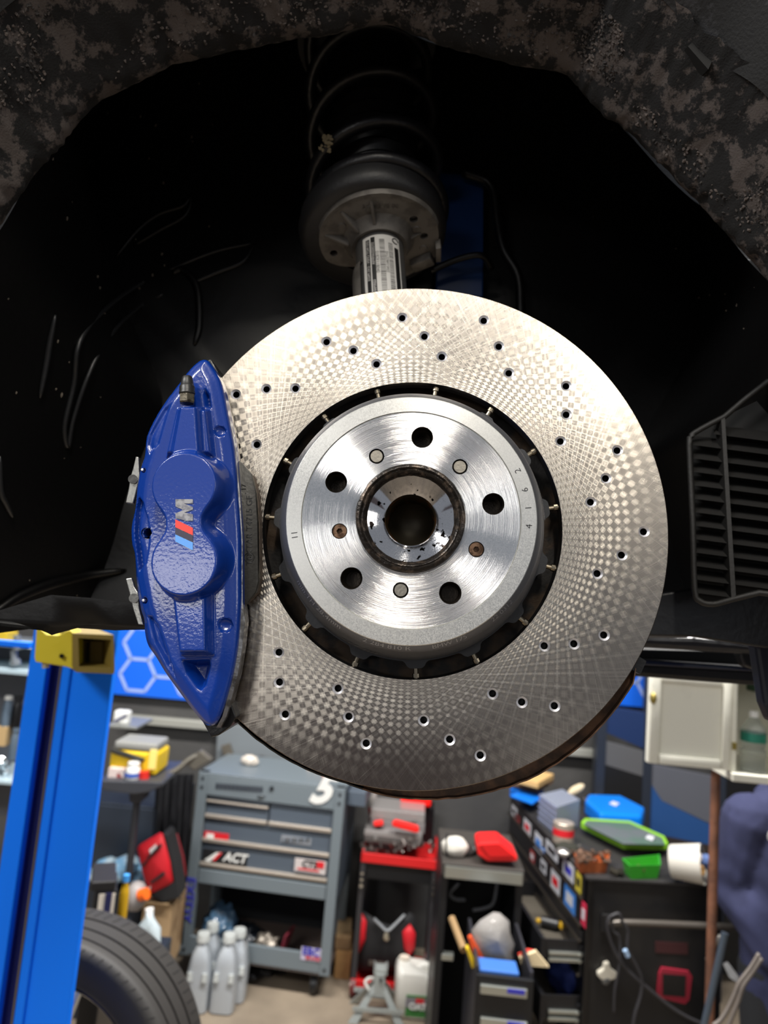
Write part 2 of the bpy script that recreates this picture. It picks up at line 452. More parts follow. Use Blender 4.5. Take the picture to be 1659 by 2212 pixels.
# every drilled hole is a part of its own: chamfer and bore
def hole_bm(u, v):
    b = NB(); M = LM @ Matrix.Translation((u, v, 0))
    lathe(b, [(C0, .0001), (C1, -.0013), (C1, -.010)], M, 20)
    return b
first = None
for u, v in holes:
    if first is None:
        b = hole_bm(0, 0)
        lathe(b, [(C1 * .98, -.0100), (0, -.0100)], LM, 20)
        first = disc.part('drilled_hole', b, [M_CHAMFER, M_DARKHOLE], smooth=25)
        for p_ in first.data.polygons:
            if max(first.data.vertices[i].co.y for i in p_.vertices) > .002: p_.material_index = 1
        first.location = (u, 0, v)
    else:
        c = first.copy(); link(c); c.parent = disc.o; c.location = (u, 0, v)
# bell (hat)
LUG = [pol(.0578, 3.6 + 72 * k) for k in range(5)]
SCR = [pol(.0498, 39.0 + 72 * k) for k in range(5)]
HH = .0450
bm = NB()
vs, fs = cdt([circ(0, 0, .0752, 120), circ(0, 0, .0378, 90)] + [circ(u, v, .0076, 28) for u, v in LUG] + [circ(u, v, .0054, 24) for u, v in SCR])
V = [bm.verts.new(RW(p.x, p.y, HH - .0006)) for p in vs]
for f in fs: bm.faces.new([V[i] for i in f])
bell = disc.part('bell', bm, M_HAT)
bm = NB(); lathe(bm, [(.0752, HH - .0006), (.0756, HH - .0011), (.0759, HH), (.0861, HH), (.0866, HH - .0004)], LM, 160)
disc.part('bell_rim', bm, M_RING, smooth=20)
bm = NB(); lathe(bm, [(.0866, HH - .0004), (.0902, HH - .0040), (.0914, HH - .008), (.0945, .026), (.0972, .010), (.0984, -.002)], LM, 160)
disc.part('bell_skirt', bm, M_SKIRT, smooth=35)
PINA = [5.5 + 24 * k for k in range(15)]
bm = NB()
lp = []
for i in range(360):
    d = min(abs((i - a + 180) % 360 - 180) for a in PINA)
    e = 1 / (1 + math.exp((d - 4.0) * 2.2))
    lp.append(pol(.0995 + .0052 * e, i))
prism(bm, [RW(u, v, -.003) for u, v in lp], RN * -.008)
disc.part('bell_flange', bm, mat('bell_flange', (48, 49, 52), .5, .4, bump=.2, bs=500))
for a in PINA:
    b = NB(); u0, v0 = pol(.1035, a); u1, v1 = pol(.1119, a)
    cyl(b, RW(u0, v0, -.0055), RW(u1, v1, -.0055), .0019, n=10)
    cyl(b, RW(*pol(.1085, a), -.0055), RW(*pol(.1112, a), -.0055), .0028, n=12)
    disc.part('joint_pin', b, mat('joint_pin', (150, 140, 122), .3, 1.0))
for u, v in LUG:
    b = NB(); M = LM @ Matrix.Translation((u, v, 0))
    lathe(b, [(.0076, HH - .0005), (.0070, HH - .0014), (.0069, HH - .007), (.0058, HH - .0085), (.0058, HH - .022), (0, HH - .022)], M, 28)
    disc.part('wheel_bolt_hole', b, [mat('lug_bore', (58, 52, 46), .3, .85, bump=.4, bs=700)], smooth=30)
for i, (u, v) in enumerate(SCR):
    M = LM @ Matrix.Translation((u, v, 0))
    b = NB(); lathe(b, [(.0054, HH - .0005), (.0053, HH - .004), (.0040, HH - .004)], M, 24)
    sk = disc.part('screw_seat', b, mat('screw_seat', (24, 22, 20), .4, .5), smooth=30)
    b = NB()
    if i in (1, 3):
        hx = [(.0022 * math.cos(math.pi / 3 * j), .0022 * math.sin(math.pi / 3 * j)) for j in range(6)]
        vs, fs = cdt([circ(0, 0, .0048, 24), hx])
        V = [b.verts.new(M @ Vector((p.x, p.y, HH - .0010))) for p in vs]
        for f in fs: b.faces.new([V[j] for j in f])
        W = [b.verts.new(M @ Vector((x, y, HH - .0010))) for x, y in hx]; Z = [b.verts.new(M @ Vector((x, y, HH - .004))) for x, y in hx]
        for j in range(6): b.faces.new((W[j], W[(j + 1) % 6], Z[(j + 1) % 6], Z[j]))
        b.faces.new(Z)
        lathe(b, [(.0048, HH - .0010), (.0049, HH - .0045)], M, 24)
        disc.part('hex_socket_screw', b, M_HEX, parent=sk, label='rusty brown hex socket screw')
    else:
        lathe(b, [(0, HH - .0006), (.0042, HH - .0006), (.0047, HH - .0013), (.0047, HH - .0045)], M, 24)
        disc.part('dowel_pin', b, M_PIN, parent=sk, smooth=30, label='grey round dowel pin')
# lettering on the bell: characters stand with their tops towards the centre
def ring_text(bm, s, size, a_mid, prof, gap=1.0, shear=0.0):
    # prof(t): (r, h) for local height t above the baseline (towards the centre)
    r0 = prof(0)[0]
    def fn(v):
        a = a_mid - math.degrees(v.x * gap / r0); r, h = prof(v.y)
        u, w = pol(r, a); return RW(u, w, h + .00015 + v.z)
    add_text(bm, s, size, fn, shear=shear)
def cone_prof(t):
    r = .0885 - t * .72; h = HH - .0022 + t * .70
    return r, h
bm = NB()
ring_text(bm, 'min.TH 28,4mm', .0052, 222, cone_prof, 1.30)
ring_text(bm, '2 284 810 R', .0052, 186, cone_prof, 1.30)
ring_text(bm, 'BMW 175', .0052, 158, cone_prof, 1.15)
ring_text(bm, '22 0312', .0052, 131, cone_prof, 1.15)
disc.part('engraved_lettering', bm, M_INK, label='thin engraved silver letters')
bm = NB()
flat = lambda t: (.0812 - t, HH)
for s_, a_ in (('2', 61.5), ('6', 71.5), ('1', 80.5), ('4', 89.5), ('11', -103)):
    ring_text(bm, s_, .0062, a_, flat)
disc.part('stamped_number', bm, M_STAMP, label='dark stamped digits')
bm = NB()                                           # slanted stripe mark on the skirt
for k in range(4):
    a = 189 + k * 1.7; pf = [(.0950, .0235), (.0968, .0125)]
    q = []
    for (r, h), da in ((pf[0], 0), (pf[0], .8), (pf[1], 2.4), (pf[1], 1.6)):
        u, v = pol(r + .0003, a + da); q.append(bm.verts.new(RW(u, v, h)))
    bm.faces.new(q)
for k in range(3):
    a = 197.5 + k * 3.0
    q = []
    for (r, h), da in (((.0950, .0235), 0), ((.0950, .0235), 2.0), ((.0962, .0165), 2.6)):
        u, v = pol(r + .0003, a + da); q.append(bm.verts.new(RW(u, v, h)))
    bm.faces.new(q)
disc.part('stripe_emblem', bm, M_INK, label='raised slanted stripe emblem')
bm = NB()
for a0, a1 in ((-46, -34), (66, 84)):               # bright raw cast marks at the skirt
    n = 14
    for i in range(n):
        a = a0 + (a1 - a0) * i / n
        b0, b1 = pol(.0955, a), pol(.0985, a + .55 * (a1 - a0) / n)
        prism(bm, [RW(*pol(.0948, a), .024), RW(*pol(.0948, a + .5), .024), RW(*pol(.0978, a + .9), .010), RW(*pol(.0978, a + .4), .010)], RN * .0012)
disc.part('cast_mark', bm, M_CHAMFER, label='bright cast marks')
# ---- wheel hub in the middle of the bell
HM = RM @ Matrix.Translation((0, -.02, 0))
hub = T('wheel_hub', 'greasy black-rimmed wheel hub with polished cone in the middle of the bell', 'wheel hub', None, M=HM)
bm = NB(); lathe(bm, [(.0377, HH - .012), (.0377, HH + .0025), (.0370, HH + .0036), (.0352, HH + .0040), (.0340, HH + .0024), (.0334, HH + .0028), (.0322, HH + .0022), (.0312, HH - .0010), (.0300, HH - .0022)], LM, 96)
for v in bm.verts:
    d = (v.co - RC); v.co += d.normalized() * .0005 * noise.noise(d * 260)
hub.part('hub_collar', bm, M_GREASE, smooth=50)
bm = NB(); lathe(bm, [(.0302, HH - .0022), (.0250, HH - .0052), (.0200, HH - .0082), (.0182, HH - .0098)], LM, 96)
hub.part('polished_cone', bm, M_CHROME, smooth=50)
bm = NB(); lathe(bm, [(.0182, HH - .0098), (.0177, HH - .0115), (.0170, HH - .024), (.0158, HH - .034)], LM, 64)
hub.part('bore', bm, M_BORE, smooth=50)
bm = NB(); lathe(bm, [(.0158, HH - .034), (.0145, HH - .036), (.010, HH - .0405), (.005, HH - .0425), (0, HH - .043)], LM, 48)
hub.part('bore_floor', bm, M_BOREFLOOR, smooth=60)
# ---- dust shield behind the disc
M_RUST = mat('rusty_shield', (84, 66, 54), .8, .0, bump=.9, bs=260, col2=(132, 98, 74), vs=75, thr=(.40, .66))
shield = T('dust_shield', 'thin rust-brown dust shield edge showing below the brake disc', 'dust shield', None, M=RM)
def sh_r(a):
    t = [(100, .196), (114, .1965), (120, .2045), (135, .2064), (150, .2070), (165, .2045), (180, .2020), (190, .1985), (200, .1995), (214, .2003), (235, .199)]
    for (a0, r0), (a1, r1) in zip(t[:-1], t[1:]):
        if a <= a1: return r0 + (r1 - r0) * (a - a0) / (a1 - a0)
    return t[-1][1]
def sh_rows(a0, a1, n, jag):
    rows = []
    for k in range(5):
        row = []
        for i in range(n + 1):
            a = a0 + (a1 - a0) * i / n
            r = sh_r(a) + jag * noise.noise(Vector((a * .45, 3, 1)))
            rr, hh = [(.125, -.043), (r - .004, -.043), (r, -.041), (r, -.030), (r - .0012, -.0295)][k]
            row.append(RW(*pol(rr, a), hh))
        rows.append(row)
    return rows
bm = NB(); loft(bm, sh_rows(117, 186, 90, .0006)); shield.part('shield_plate', bm, M_RUST, smooth=40)
bm = NB(); loft(bm, sh_rows(186, 234, 50, .0003)); shield.part('shield_liner', bm, mat('shield_black', (22, 22, 24), .35, bump=.2, bs=300), smooth=40, label='smooth black section of the shield')
bm = NB(); prism(bm, [RW(*pol(.178, 114), -.03), RW(*pol(.2045, 114.5), -.03), RW(*pol(.2052, 117.6), -.03), RW(*pol(.178, 118), -.03)], RN * -.012)
shield.part('shield_tab', bm, MATS['shield_black'])
# ------------------------------------------------------------------ brake caliper
M_BLUE = mat('blue_caliper_paint', (5, 47, 130), .30, 0.0, bump=.15, bs=430, coat=.7, spec=.3)
M_BLUER = mat('blue_rough_paint', (20, 54, 150), .14, 0.0, bump=.55, bs=420, coat=.7, spec=.8)
M_STEEL = mat('machined_side', (176, 176, 178), .32, 1.0, bump=.3, bs=300, col2=(118, 116, 114), vs=120)
M_RUBBER = mat('black_rubber', (30, 30, 30), .42, bump=.2, bs=500)
M_CLIP = mat('spring_steel', (150, 150, 146), .35, .9, bump=.3, bs=300)
CAL_F = [(432.7, 771), (443.6, 772), (450.8, 780), (460, 794), (470.7, 814), (478, 839.6), (485, 876), (492.4, 915.5), (498.8, 950), (503.3, 986), (506, 1022), (508.7, 1067), (513, 1121.7), (515.5, 1165), (515.7, 1219.7), (515.7, 1259.5), (515.7, 1299), (513.7, 1339), (508.7, 1398.7), (498.8, 1454.4), (486.8, 1502), (473, 1544), (461, 1565.8), (449, 1569.8), (435, 1559.8), (409, 1528), (381, 1490), (355.5, 1454.4), (333.7, 1418.6), (317.7, 1394.7), (310.8, 1369), (308.8, 1339), (301.8, 1315), (293.9, 1271.4), (288.9, 1243.5), (283.9, 1195.8), (278, 1172), (277, 1136), (285.4, 1094.5), (289.9, 1049), (297, 1009.5), (306, 980.6), (308.9, 949.9), (312.5, 933.6), (327.9, 901), (351.4, 863), (378.5, 827), (402, 796), (420, 778)]
H0 = .034
def q2(pts, h): return np.array([RQ(x, y, h) for x, y in pts])
def resample(p, step):
    out = []
    n = len(p)
    for i in range(n):
        a, b, c, d = p[i - 1], p[i], p[(i + 1) % n], p[(i + 2) % n]
        m = max(1, int(np.linalg.norm(c - b) / step))
        for j in range(m):
            t = j / m
            out.append(.5 * ((2 * b) + (c - a) * t + (2 * a - 5 * b + 4 * c - d) * t * t + (3 * b - a - 3 * c + d) * t ** 3))
    return np.array(out)
def sdf_poly(pt, poly):                           # signed distance, negative inside
    d = np.full(len(pt), 1e9); ins = np.zeros(len(pt), bool); n = len(poly)
    for i in range(n):
        a = poly[i]; b = poly[(i + 1) % n]; e = b - a; w = pt - a
        t = np.clip((w @ e) / max(e @ e, 1e-18), 0, 1)
        d = np.minimum(d, np.hypot(*(w - t[:, None] * e).T))
        c = (a[1] > pt[:, 1]) != (b[1] > pt[:, 1])
        with np.errstate(divide='ignore', invalid='ignore'):
            xx = a[0] + (pt[:, 1] - a[1]) / (b[1] - a[1]) * (b[0] - a[0])
        ins ^= c & (pt[:, 0] < xx)
    return np.where(ins, -d, d)
def sdf_circ(pt, c, r): return np.hypot(pt[:, 0] - c[0], pt[:, 1] - c[1]) - r
def smin(a, b, k):
    h = np.clip(.5 + .5 * (b - a) / k, 0, 1); return b + (a - b) * h - k * h * (1 - h)
def sst(t): t = np.clip(t, 0, 1); return t * t * (3 - 2 * t)
PX = .487 / FOC                                    # metres per pixel at the caliper's distance
outl = resample(q2(CAL_F, H0), .0009)
def cal_height(pt):
    d = -sdf_poly(pt, outl)
    h = np.full(len(pt), H0)
    # gentle crown and the sloping outer flank
    fl = q2([(440, 775), (300, 945), (270, 1010), (300, 900)], H0)
    h -= .0035 * sst(1 - d / .010)
    def up(h, sd, top, w): return np.maximum(h, h + (top - h) * sst(-sd / w))
    # shoulders beside the pots
    s1 = sdf_circ(pt, RQ(414, 1052, .044), 86 * PX); s2 = sdf_circ(pt, RQ(414, 1208, .044), 86 * PX)
    h = up(h, smin(s1, s2, .006), .0435, .006)
    h = up(h, sdf_poly(pt, q2([(375, 874), (449, 878), (461, 985), (350, 985)], .042)), .0415, .0035)
    h = up(h, sdf_poly(pt, q2([(381, 868), (432, 868), (441, 1000), (356, 1000)], .047)), .0475, .005)
    h = up(h, sdf_poly(pt, q2([(362, 1280), (453, 1280), (455, 1419), (378, 1419)], .046)), .0465, .0045)
    # the two pots with their waist
    c1 = sdf_circ(pt, RQ(397, 1047.5, .053), 73 * PX); c2 = sdf_circ(pt, RQ(397.3, 1213.7, .053), 74 * PX)
    nk = sdf_poly(pt, q2([(356, 1090), (437, 1090), (437, 1170), (356, 1170)], .053))
    sd = smin(smin(c1, nk, .006), c2, .006) - .0034
    h = up(h, sd, .0535, .0048)
    # recesses
    def dn(h, sd, dep, w): return h - dep * sst(-sd / w)
    rec = q2([(389, 1424), (455, 1421), (457, 1438), (447, 1482), (435, 1496), (423, 1488), (399, 1454)], H0)
    h = dn(h, sdf_poly(pt, rec), .012, .006)
    tp = q2([(441, 834), (455, 850), (459, 884), (440, 880), (436, 850)], H0)
    h = dn(h, sdf_poly(pt, tp), .006, .004)
    pk = q2([(297, 1069), (310, 1084), (319, 1112), (325, 1149), (322.7, 1180), (315.7, 1217.7), (297, 1236.6), (292.9, 1199.8), (287, 1149), (290, 1094)], H0)
    h = dn(h, sdf_poly(pt, pk), .0045, .0018)
    h = dn(h, sdf_circ(pt, RQ(316, 1150.6, H0), 12 * PX), .016, .0012)
    ft = q2([(311, 1327), (330, 1329), (346, 1351), (366, 1409), (384, 1480), (354, 1439), (328, 1389)], H0)
    h = dn(h, sdf_poly(pt, ft), .0045, .0042)
    fu = q2([(392, 850), (372, 868), (345, 960), (322, 985), (312, 960), (318, 935), (350, 880)], H0)
    h = dn(h, sdf_poly(pt, fu), .0022, .0030)
    for (x, y, r) in ((474.3, 930.9, 13), (486, 1351, 16)):
        s = sdf_circ(pt, RQ(x, y, H0), r * PX)
        h = np.where(s < 0, h - np.sqrt(np.clip(1 - ((s + r * PX) / (r * PX)) ** 2, 0, 1)) * r * PX * .75, h)
    for (x, y, r) in ((308, 1015, 5.5), (309.8, 1297, 8)):
        h = dn(h, sdf_circ(pt, RQ(x, y, H0), r * PX), .004, .001)
    # rounded outer edge
    e = .0030
    h -= e * (1 - np.sqrt(np.clip(1 - (1 - np.clip(d / e, 0, 1)) ** 2, 0, 1)))
    return h
caliper = T('brake_caliper', 'glossy blue two-pot brake caliper over the left edge of the disc', 'brake caliper', None, M=RM @ Matrix.Translation((-.16, -.03, 0)))
def cal_body():
    st = .00075
    lo = outl.min(0); hi = outl.max(0)
    gx, gy = np.meshgrid(np.arange(lo[0], hi[0], st), np.arange(lo[1], hi[1], st))
    gx = gx + (np.arange(gx.shape[0]) % 2)[:, None] * st * .5
    pts = np.stack([gx.ravel(), gy.ravel()], 1)
    pts = pts[sdf_poly(pts, outl) < -.0004]
    vs, fs = cdt([[tuple(p) for p in outl]], [tuple(p) for p in pts])
    A = np.array([[v.x, v.y] for v in vs]); h = cal_height(A)
    bm = NB()
    V = [bm.verts.new(RW(A[i, 0], A[i, 1], h[i])) for i in range(len(A))]
    for f in fs: bm.faces.new([V[i] for i in f])
    n = len(outl)
    prev = V[:n]
    for hh, off in ((H0 - .008, 1.0), (.016, 2.2)):
        ring = []
        for i in range(n):
            t = outl[(i + 1) % n] - outl[i - 1]; t = t / np.linalg.norm(t); nr = np.array([t[1], -t[0]])
            if (outl[i] - np.array([-.155, -.01])) @ nr < 0: nr = -nr
            w = max(0.0, min(1.0, (-outl[i][1] - .03) / .04)) * max(0.0, -nr[0] + .35)
            p = outl[i] + nr * (.0016 * off) * w
            ring.append(bm.verts.new(RW(p[0], p[1], hh)))
        for i in range(n): bm.faces.new((prev[i], prev[(i + 1) % n], ring[(i + 1) % n], ring[i]))
        prev = ring
    return bm
caliper.part('caliper_body', cal_body(), M_BLUE, smooth=55)
def lift(pts, off=.0004, lvl=None):
    out = []
    for x, y in pts:
        h = H0
        for _ in range(4):
            u = RQ(x, y, h); h = float(cal_height(np.array([u]))[0])
        if lvl: h = lvl; u = RQ(x, y, h)
        out.append(RW(u[0], u[1], h + off))
    return out
# machined silver half under the painted face, towards the disc
rt = [(468, 812), (481, 838), (490, 876), (499, 915), (506, 950), (511, 986), (514, 1022), (518, 1067), (521, 1121), (524, 1165), (524, 1219), (524, 1299), (529, 1340), (523, 1400), (514, 1455), (501, 1505), (489, 1548), (476, 1572)]
bm = NB()
rows = []
for hh, dx in ((.0255, -9), (.0245, 0), (.013, 3), (.004, 3)):
    rows.append([RW(*RQ(x + dx, y, max(hh, .012)), hh) for x, y in rt])
loft(bm, rows); caliper.part('machined_edge', bm, M_STEEL, smooth=40, label='bare machined silver edge')
bm = NB()
inner = [(446, 785), (456, 776), (470, 800), (482, 830), (480, 870), (430, 870), (400, 880), (340, 1000), (320, 1150), (330, 1330), (360, 1430), (440, 1560), (460, 1588), (474, 1586), (498, 1570), (511, 1550), (506, 1520), (470, 1470), (500, 1300)]
prism(bm, [RW(*RQ(x, y, .010), .012) for x, y in inner[:4] + [(486, 846), (478, 1100), (480, 1400), (500, 1516)] + [(512, 1548), (498, 1570), (474, 1588), (457, 1592), (440, 1560), (380, 1450), (340, 1330), (330, 1100), (380, 900)]], RN * -.06, .001)
caliper.part('inner_half', bm, mat('caliper_inner', (16, 16, 18), .3, bump=.2, bs=300), label='black inner half of the caliper')
# logo on the pots
def poly_part(name, px, m, off=.0005, lvl=.0535, label=None, parent=None):
    b = NB(); prism(b, lift(px, off, lvl), RN * -.0004); return caliper.part(name, b, m, label=label, parent=parent)
mx = lambda lx, ly: (417.0 - ly * 37.5, 1125.0 - lx * 46.5)
Mpts = [(0, .0), (0, .42), (.14, 1), (.34, 1), (.50, .52), (.66, 1), (1, 1), (1, 0), (.80, 0), (.80, .52), (.64, 0), (.52, 0), (.38, .50), (.30, .0)]
poly_part('letter_emblem', [mx(*p) for p in Mpts], mat('emblem_silver', (148, 148, 152), .35, .4, col2=(110, 110, 118), vs=250), label='worn silver letter M')
poly_part('emblem_stripe', [(379.2, 1122), (417, 1140.5), (417, 1156.5), (379.2, 1139)], mat('emblem_red', (222, 66, 58), .4), label='red stripe')
poly_part('emblem_stripe', [(379.2, 1139.5), (417, 1157), (417, 1171.5), (379.2, 1154)], mat('emblem_dark', (56, 52, 70), .4), label='dark stripe')
poly_part('emblem_stripe', [(379.2, 1154.5), (417, 1172), (417, 1189), (379.2, 1170)], mat('emblem_lightblue', (92, 152, 226), .4), label='light blue stripe')
# bleed nipple
def RWp(px, py, h): return RW(*RQ(px, py, h), h)
p0 = RWp(404, 872, .0425); p1 = RWp(404.5, 813, .0425)
ax = (p1 - p0).normalized(); L = (p1 - p0).length
Mb, _ = frame_to(p0, p1)
bm = NB(); lathe(bm, [(0, 0), (.0052, 0), (.0058, .001), (.0058, L * .31), (.0050, L * .33), (0, L * .33)], Mb, 6)
nip = caliper.part('bleed_nipple', bm, mat('nipple_steel', (104, 98, 86), .4, .9, bump=.3, bs=500, col2=(66, 60, 50), vs=300))
bm = NB(); lathe(bm, [(.0050, L * .32), (.0057, L * .36), (.0057, L * .42), (.0054, L * .44), (.0055, L * .60), (.0052, L * .64), (.0048, L * .66), (.0042, L * .84), (.0036, L * .97), (.0030, L), (0, L)], Mb, 24)
caliper.part('dust_cap', bm, M_RUBBER, parent=nip, smooth=40, label='ribbed black rubber cap')
# spring clips and rivets behind the left edge
bm = NB(); prism(bm, [RWp(x, y, .022) for x, y in [(293, 986), (299, 987), (301, 1030), (292, 1070), (287, 1088), (271, 1086), (277, 1058), (282, 1028), (287, 1012)]], RN * -.004, .0006)
c1 = caliper.part('spring_clip', bm, M_CLIP)
bm = NB(); cyl(bm, RWp(287, 1035, .019), RWp(287, 1035, .0245), .0034, n=20); caliper.part('rivet', bm, M_CLIP, parent=c1)
bm = NB(); prism(bm, [RWp(x, y, .022) for x, y in [(271, 1250), (284, 1248), (290, 1268), (298, 1280), (300, 1315), (309, 1350), (298, 1349), (287, 1315), (279, 1280)]], RN * -.004, .0006)
c2 = caliper.part('spring_clip', bm, M_CLIP)
bm = NB(); cyl(bm, RWp(289, 1292, .019), RWp(289, 1292, .0245), .0034, n=20); caliper.part('rivet', bm, M_CLIP, parent=c2)
for x, y in ((308, 1015), (310.5, 1297)):
    b = NB(); u = RQ(x, y, H0 - .003); lathe(b, [(0, H0 - .0018), (.0009, H0 - .002), (.0012, H0 - .003), (.0012, H0 - .006)], LM @ Matrix.Translation((u[0], u[1], 0)), 14)
    caliper.part('pin_end', b, M_CHAMFER, smooth=40)
u = RQ(316, 1150.6, .020)
bm = NB(); lathe(bm, [(.0036, .0305), (.0035, .0185), (0, .0185)], LM @ Matrix.Translation((*RQ(316, 1150.6, .030), 0)), 24)
caliper.part('bolt_bore', bm, M_DARKHOLE, smooth=30)
# ---- brake pad
pad = T('brake_pad', 'dark brake pad with raised lettering between blue caliper and disc', 'brake pad', None, M=RM @ Matrix.Translation((-.115, -.012, 0)))
PADP = [(480, 996), (517.4, 996), (524, 1000), (543, 1023), (552, 1062), (556, 1127.5), (558, 1257), (552, 1279), (531, 1306), (523, 1303), (480, 1303)]
bm = NB(); prism(bm, [RWp(x, y, .017) for x, y in PADP], RN * -.006, .0006)
pad.part('backing_plate', bm, mat('pad_plate', (50, 49, 46), .42, .3, bump=.25, bs=350), smooth=30)
bm = NB(); prism(bm, [RW(*RQ(x + 6, y, .010), .0108) for x, y in [(480, 1003), (514, 1003), (540, 1026), (551, 1064), (555, 1127), (556, 1250), (549, 1280), (526, 1304), (480, 1300)]], RN * -.0098)
pad.part('friction_lining', bm, mat('pad_lining', (112, 98, 86), .8, .1, bump=.5, bs=400, col2=(82, 72, 64), vs=300))
bm = NB()
up_ = RWp(537, 1100, .0172) - RWp(537, 1150, .0172); left_ = RWp(530, 1120, .0172) - RWp(540, 1120, .0172)
add_text(bm, 'TEXTAR T4715 GF', .0064, plane_fn(RWp(539, 1145, .0172), up_, left_), extrude=.0002)
add_text(bm, '. 17', .0050, plane_fn(RWp(527, 1056, .0172), up_, left_), extrude=.0002)
cc = RWp(538.5, 1204, .0172); fn = plane_fn(cc, up_, left_)
for r in (.0036, .0020):
    tube(bm, [fn(Vector((r * math.cos(a * .3927), r * math.sin(a * .3927), 0))) for a in range(17)], .00022, n=6, sm=False)
for a in range(4):
    tube(bm, [fn(Vector((.0020 * math.cos(a * 1.5708), .0020 * math.sin(a * 1.5708), 0))), fn(Vector((0, 0, 0)))], .0002, n=5, sm=False)
pad.part('raised_lettering', bm, mat('pad_letters', (28, 27, 26), .3, .2), label='raised black letters and roundel')
# ------------------------------------------------------------------ wheel arch (one piece of the car: liner, muddy lip, mouldings, grille)
M_LINER = mat('black_liner', (7, 7, 8), .40, bump=.12, bs=120, spec=.35)
M_MUD = mat('mud_crust', (9, 8, 9), .9, bump=1.0, bs=620, col2=(72, 65, 62), vs=42, thr=(.50, .555), detail=15.0, nr=.70)
M_MUDB = mat('muddy_liner', (9, 9, 11), .7, bump=.5, bs=420, col2=(36, 36, 39), vs=34, thr=(.56, .61), detail=15.0, nr=.76)
arch = T('wheel_arch', 'black car wheel arch with mud-crusted lip above the brake disc', 'wheel arch', (0.02, .62, 2.05))
LIP = [(-420, 1420), (-300, 1150), (-190, 850), (-80, 590), (0, 470), (50, 392), (120, 300), (210, 212), (330, 150), (450, 112), (600, 80), (700, 62), (830, 42), (900, 62), (1000, 97), (1120, 130), (1235, 148), (1262, 185), (1300, 225), (1370, 280), (1440, 350), (1500, 412), (1560, 475), (1620, 545), (1720, 660), (1860, 840), (2010, 1150), (2100, 1480)]
YL = .57
lip = smooth_path([P(x, y, YL) for x, y in LIP], 12)
AC = Vector((.03, 0, 2.05))
def scaled(p, s, y, dz=0):
    q = Vector((p.x - AC.x, 0, p.z - AC.z)); return Vector((AC.x + q.x * s, y, AC.z + q.z * s + dz))
def topness(p):
    q = Vector((p.x - AC.x, 0, p.z - AC.z)).normalized(); return max(0.0, min(1.0, (q.z - .45) / .45))
def nz(p, f, s=0): return noise.noise(Vector((p.x * f + s, p.y * f, p.z * f)))
# outer liner, from the fender edge to the lip: mud sits on its inner margin
rows = []
for s, y in ((1.34, .36), (1.30, .38), (1.24, .41), (1.19, .435), (1.15, .455), (1.12, .475), (1.09, .495)):
    row = []
    for i, p in enumerate(lip):
        q = scaled(p, s, y); q += Vector((0, 1, 0)) * .012 * nz(q, 16) ; row.append(q)
    rows.append(row)
bm = NB(); loft(bm, rows); arch.part('outer_liner', bm, M_MUDB, smooth=True)
# painted fender around the opening
rows = [[scaled(p, s, y) for p in lip] for s, y in ((1.34, .362), (1.36, .352), (1.45, .350), (1.9, .356), (2.7, .38))]
bm = NB(); loft(bm, rows); arch.part('fender_panel', bm, mat('dark_car_paint', (16, 18, 24), .2, coat=.8), smooth=True, label='glossy dark painted fender')
# muddy lip: a lumpy strip
rows = []
for k, (s, y) in enumerate(((1.10, .487), (1.085, .50), (1.07, .513), (1.055, .526), (1.04, .538), (1.028, .548), (1.018, .556), (1.010, .561), (1.004, .565), (1.0, .57), (1.002, .575), (1.01, .582), (1.03, .59))):
    row = []
    m = len(lip)
    for i in range((m - 1) * 3 + 1):
        p = lip[i // 3].lerp(lip[min(m - 1, i // 3 + 1)], (i % 3) / 3)
        q = scaled(p, s, y)
        a = .0045 * nz(q, 45) + .003 * nz(q, 120, 4) + .006 * nz(q, 14, 9)
        if k >= 11: a *= .3
        row.append(scaled(p, s - a * 2.2, y + a * .6))
    rows.append(row)
bm = NB(); loft(bm, rows); bm.normal_update(); lip_tree = BVHTree.FromBMesh(bm)
arch.part('muddy_lip', bm, M_MUD, smooth=True, label='brown mud caked on the lip')
bm = NB(); random.seed(77); lipn = len(lip)            # crumbs of dried mud sitting on the inner edge
for i in range(4200):
    k = random.random() ** .8
    p = lip[random.randrange(int(lipn * .15), int(lipn * .88))]
    q = scaled(p, 1.0 + .10 * k, .565 - .06 * k)
    if noise.noise(q * 13) + .25 * noise.noise(q * 40) < -.02 + .25 * k: continue
    h = lip_tree.find_nearest(q)
    if h[0] is None: continue
    s = random.uniform(.0005, .0017)
    r = bmesh.ops.create_icosphere(bm, subdivisions=1, radius=s, matrix=Matrix.Translation(h[0]) @ Matrix.Rotation(random.random() * 6, 4, 'Y') @ Matrix.Diagonal((1.5, .6, .8, 1)))
    for v in r['verts']: v.co += Vector((random.uniform(-1, 1), random.uniform(-1, 1), random.uniform(-1, 1))) * s * .35
arch.part('mud_crumb', bm, mat('mud_crumb', (80, 72, 68), .9, col2=(40, 37, 36), vs=60), kind='stuff', label='crumbly dried mud along the lip')
# inner shell: from the lip back to the inner wall, opening up into the strut tower on top
rows = []
YW = .86
for t in (0, .15, .3, .45, .6, .75, .9, 1.0):
    row = []
    for p in lip:
        tp = topness(p); tp = tp * tp * (3 - 2 * tp)
        s1 = .80 + .85 * tp
        tt = t if tp < .5 else min(1, t * 1.0)
        row.append(scaled(p, 1.02 + (s1 - 1.02) * (tt ** (1.0 - .5 * tp)), .588 + (YW - .588) * t))
    rows.append(row)
wall_edge = rows[-1]
bm = NB(); loft(bm, rows)
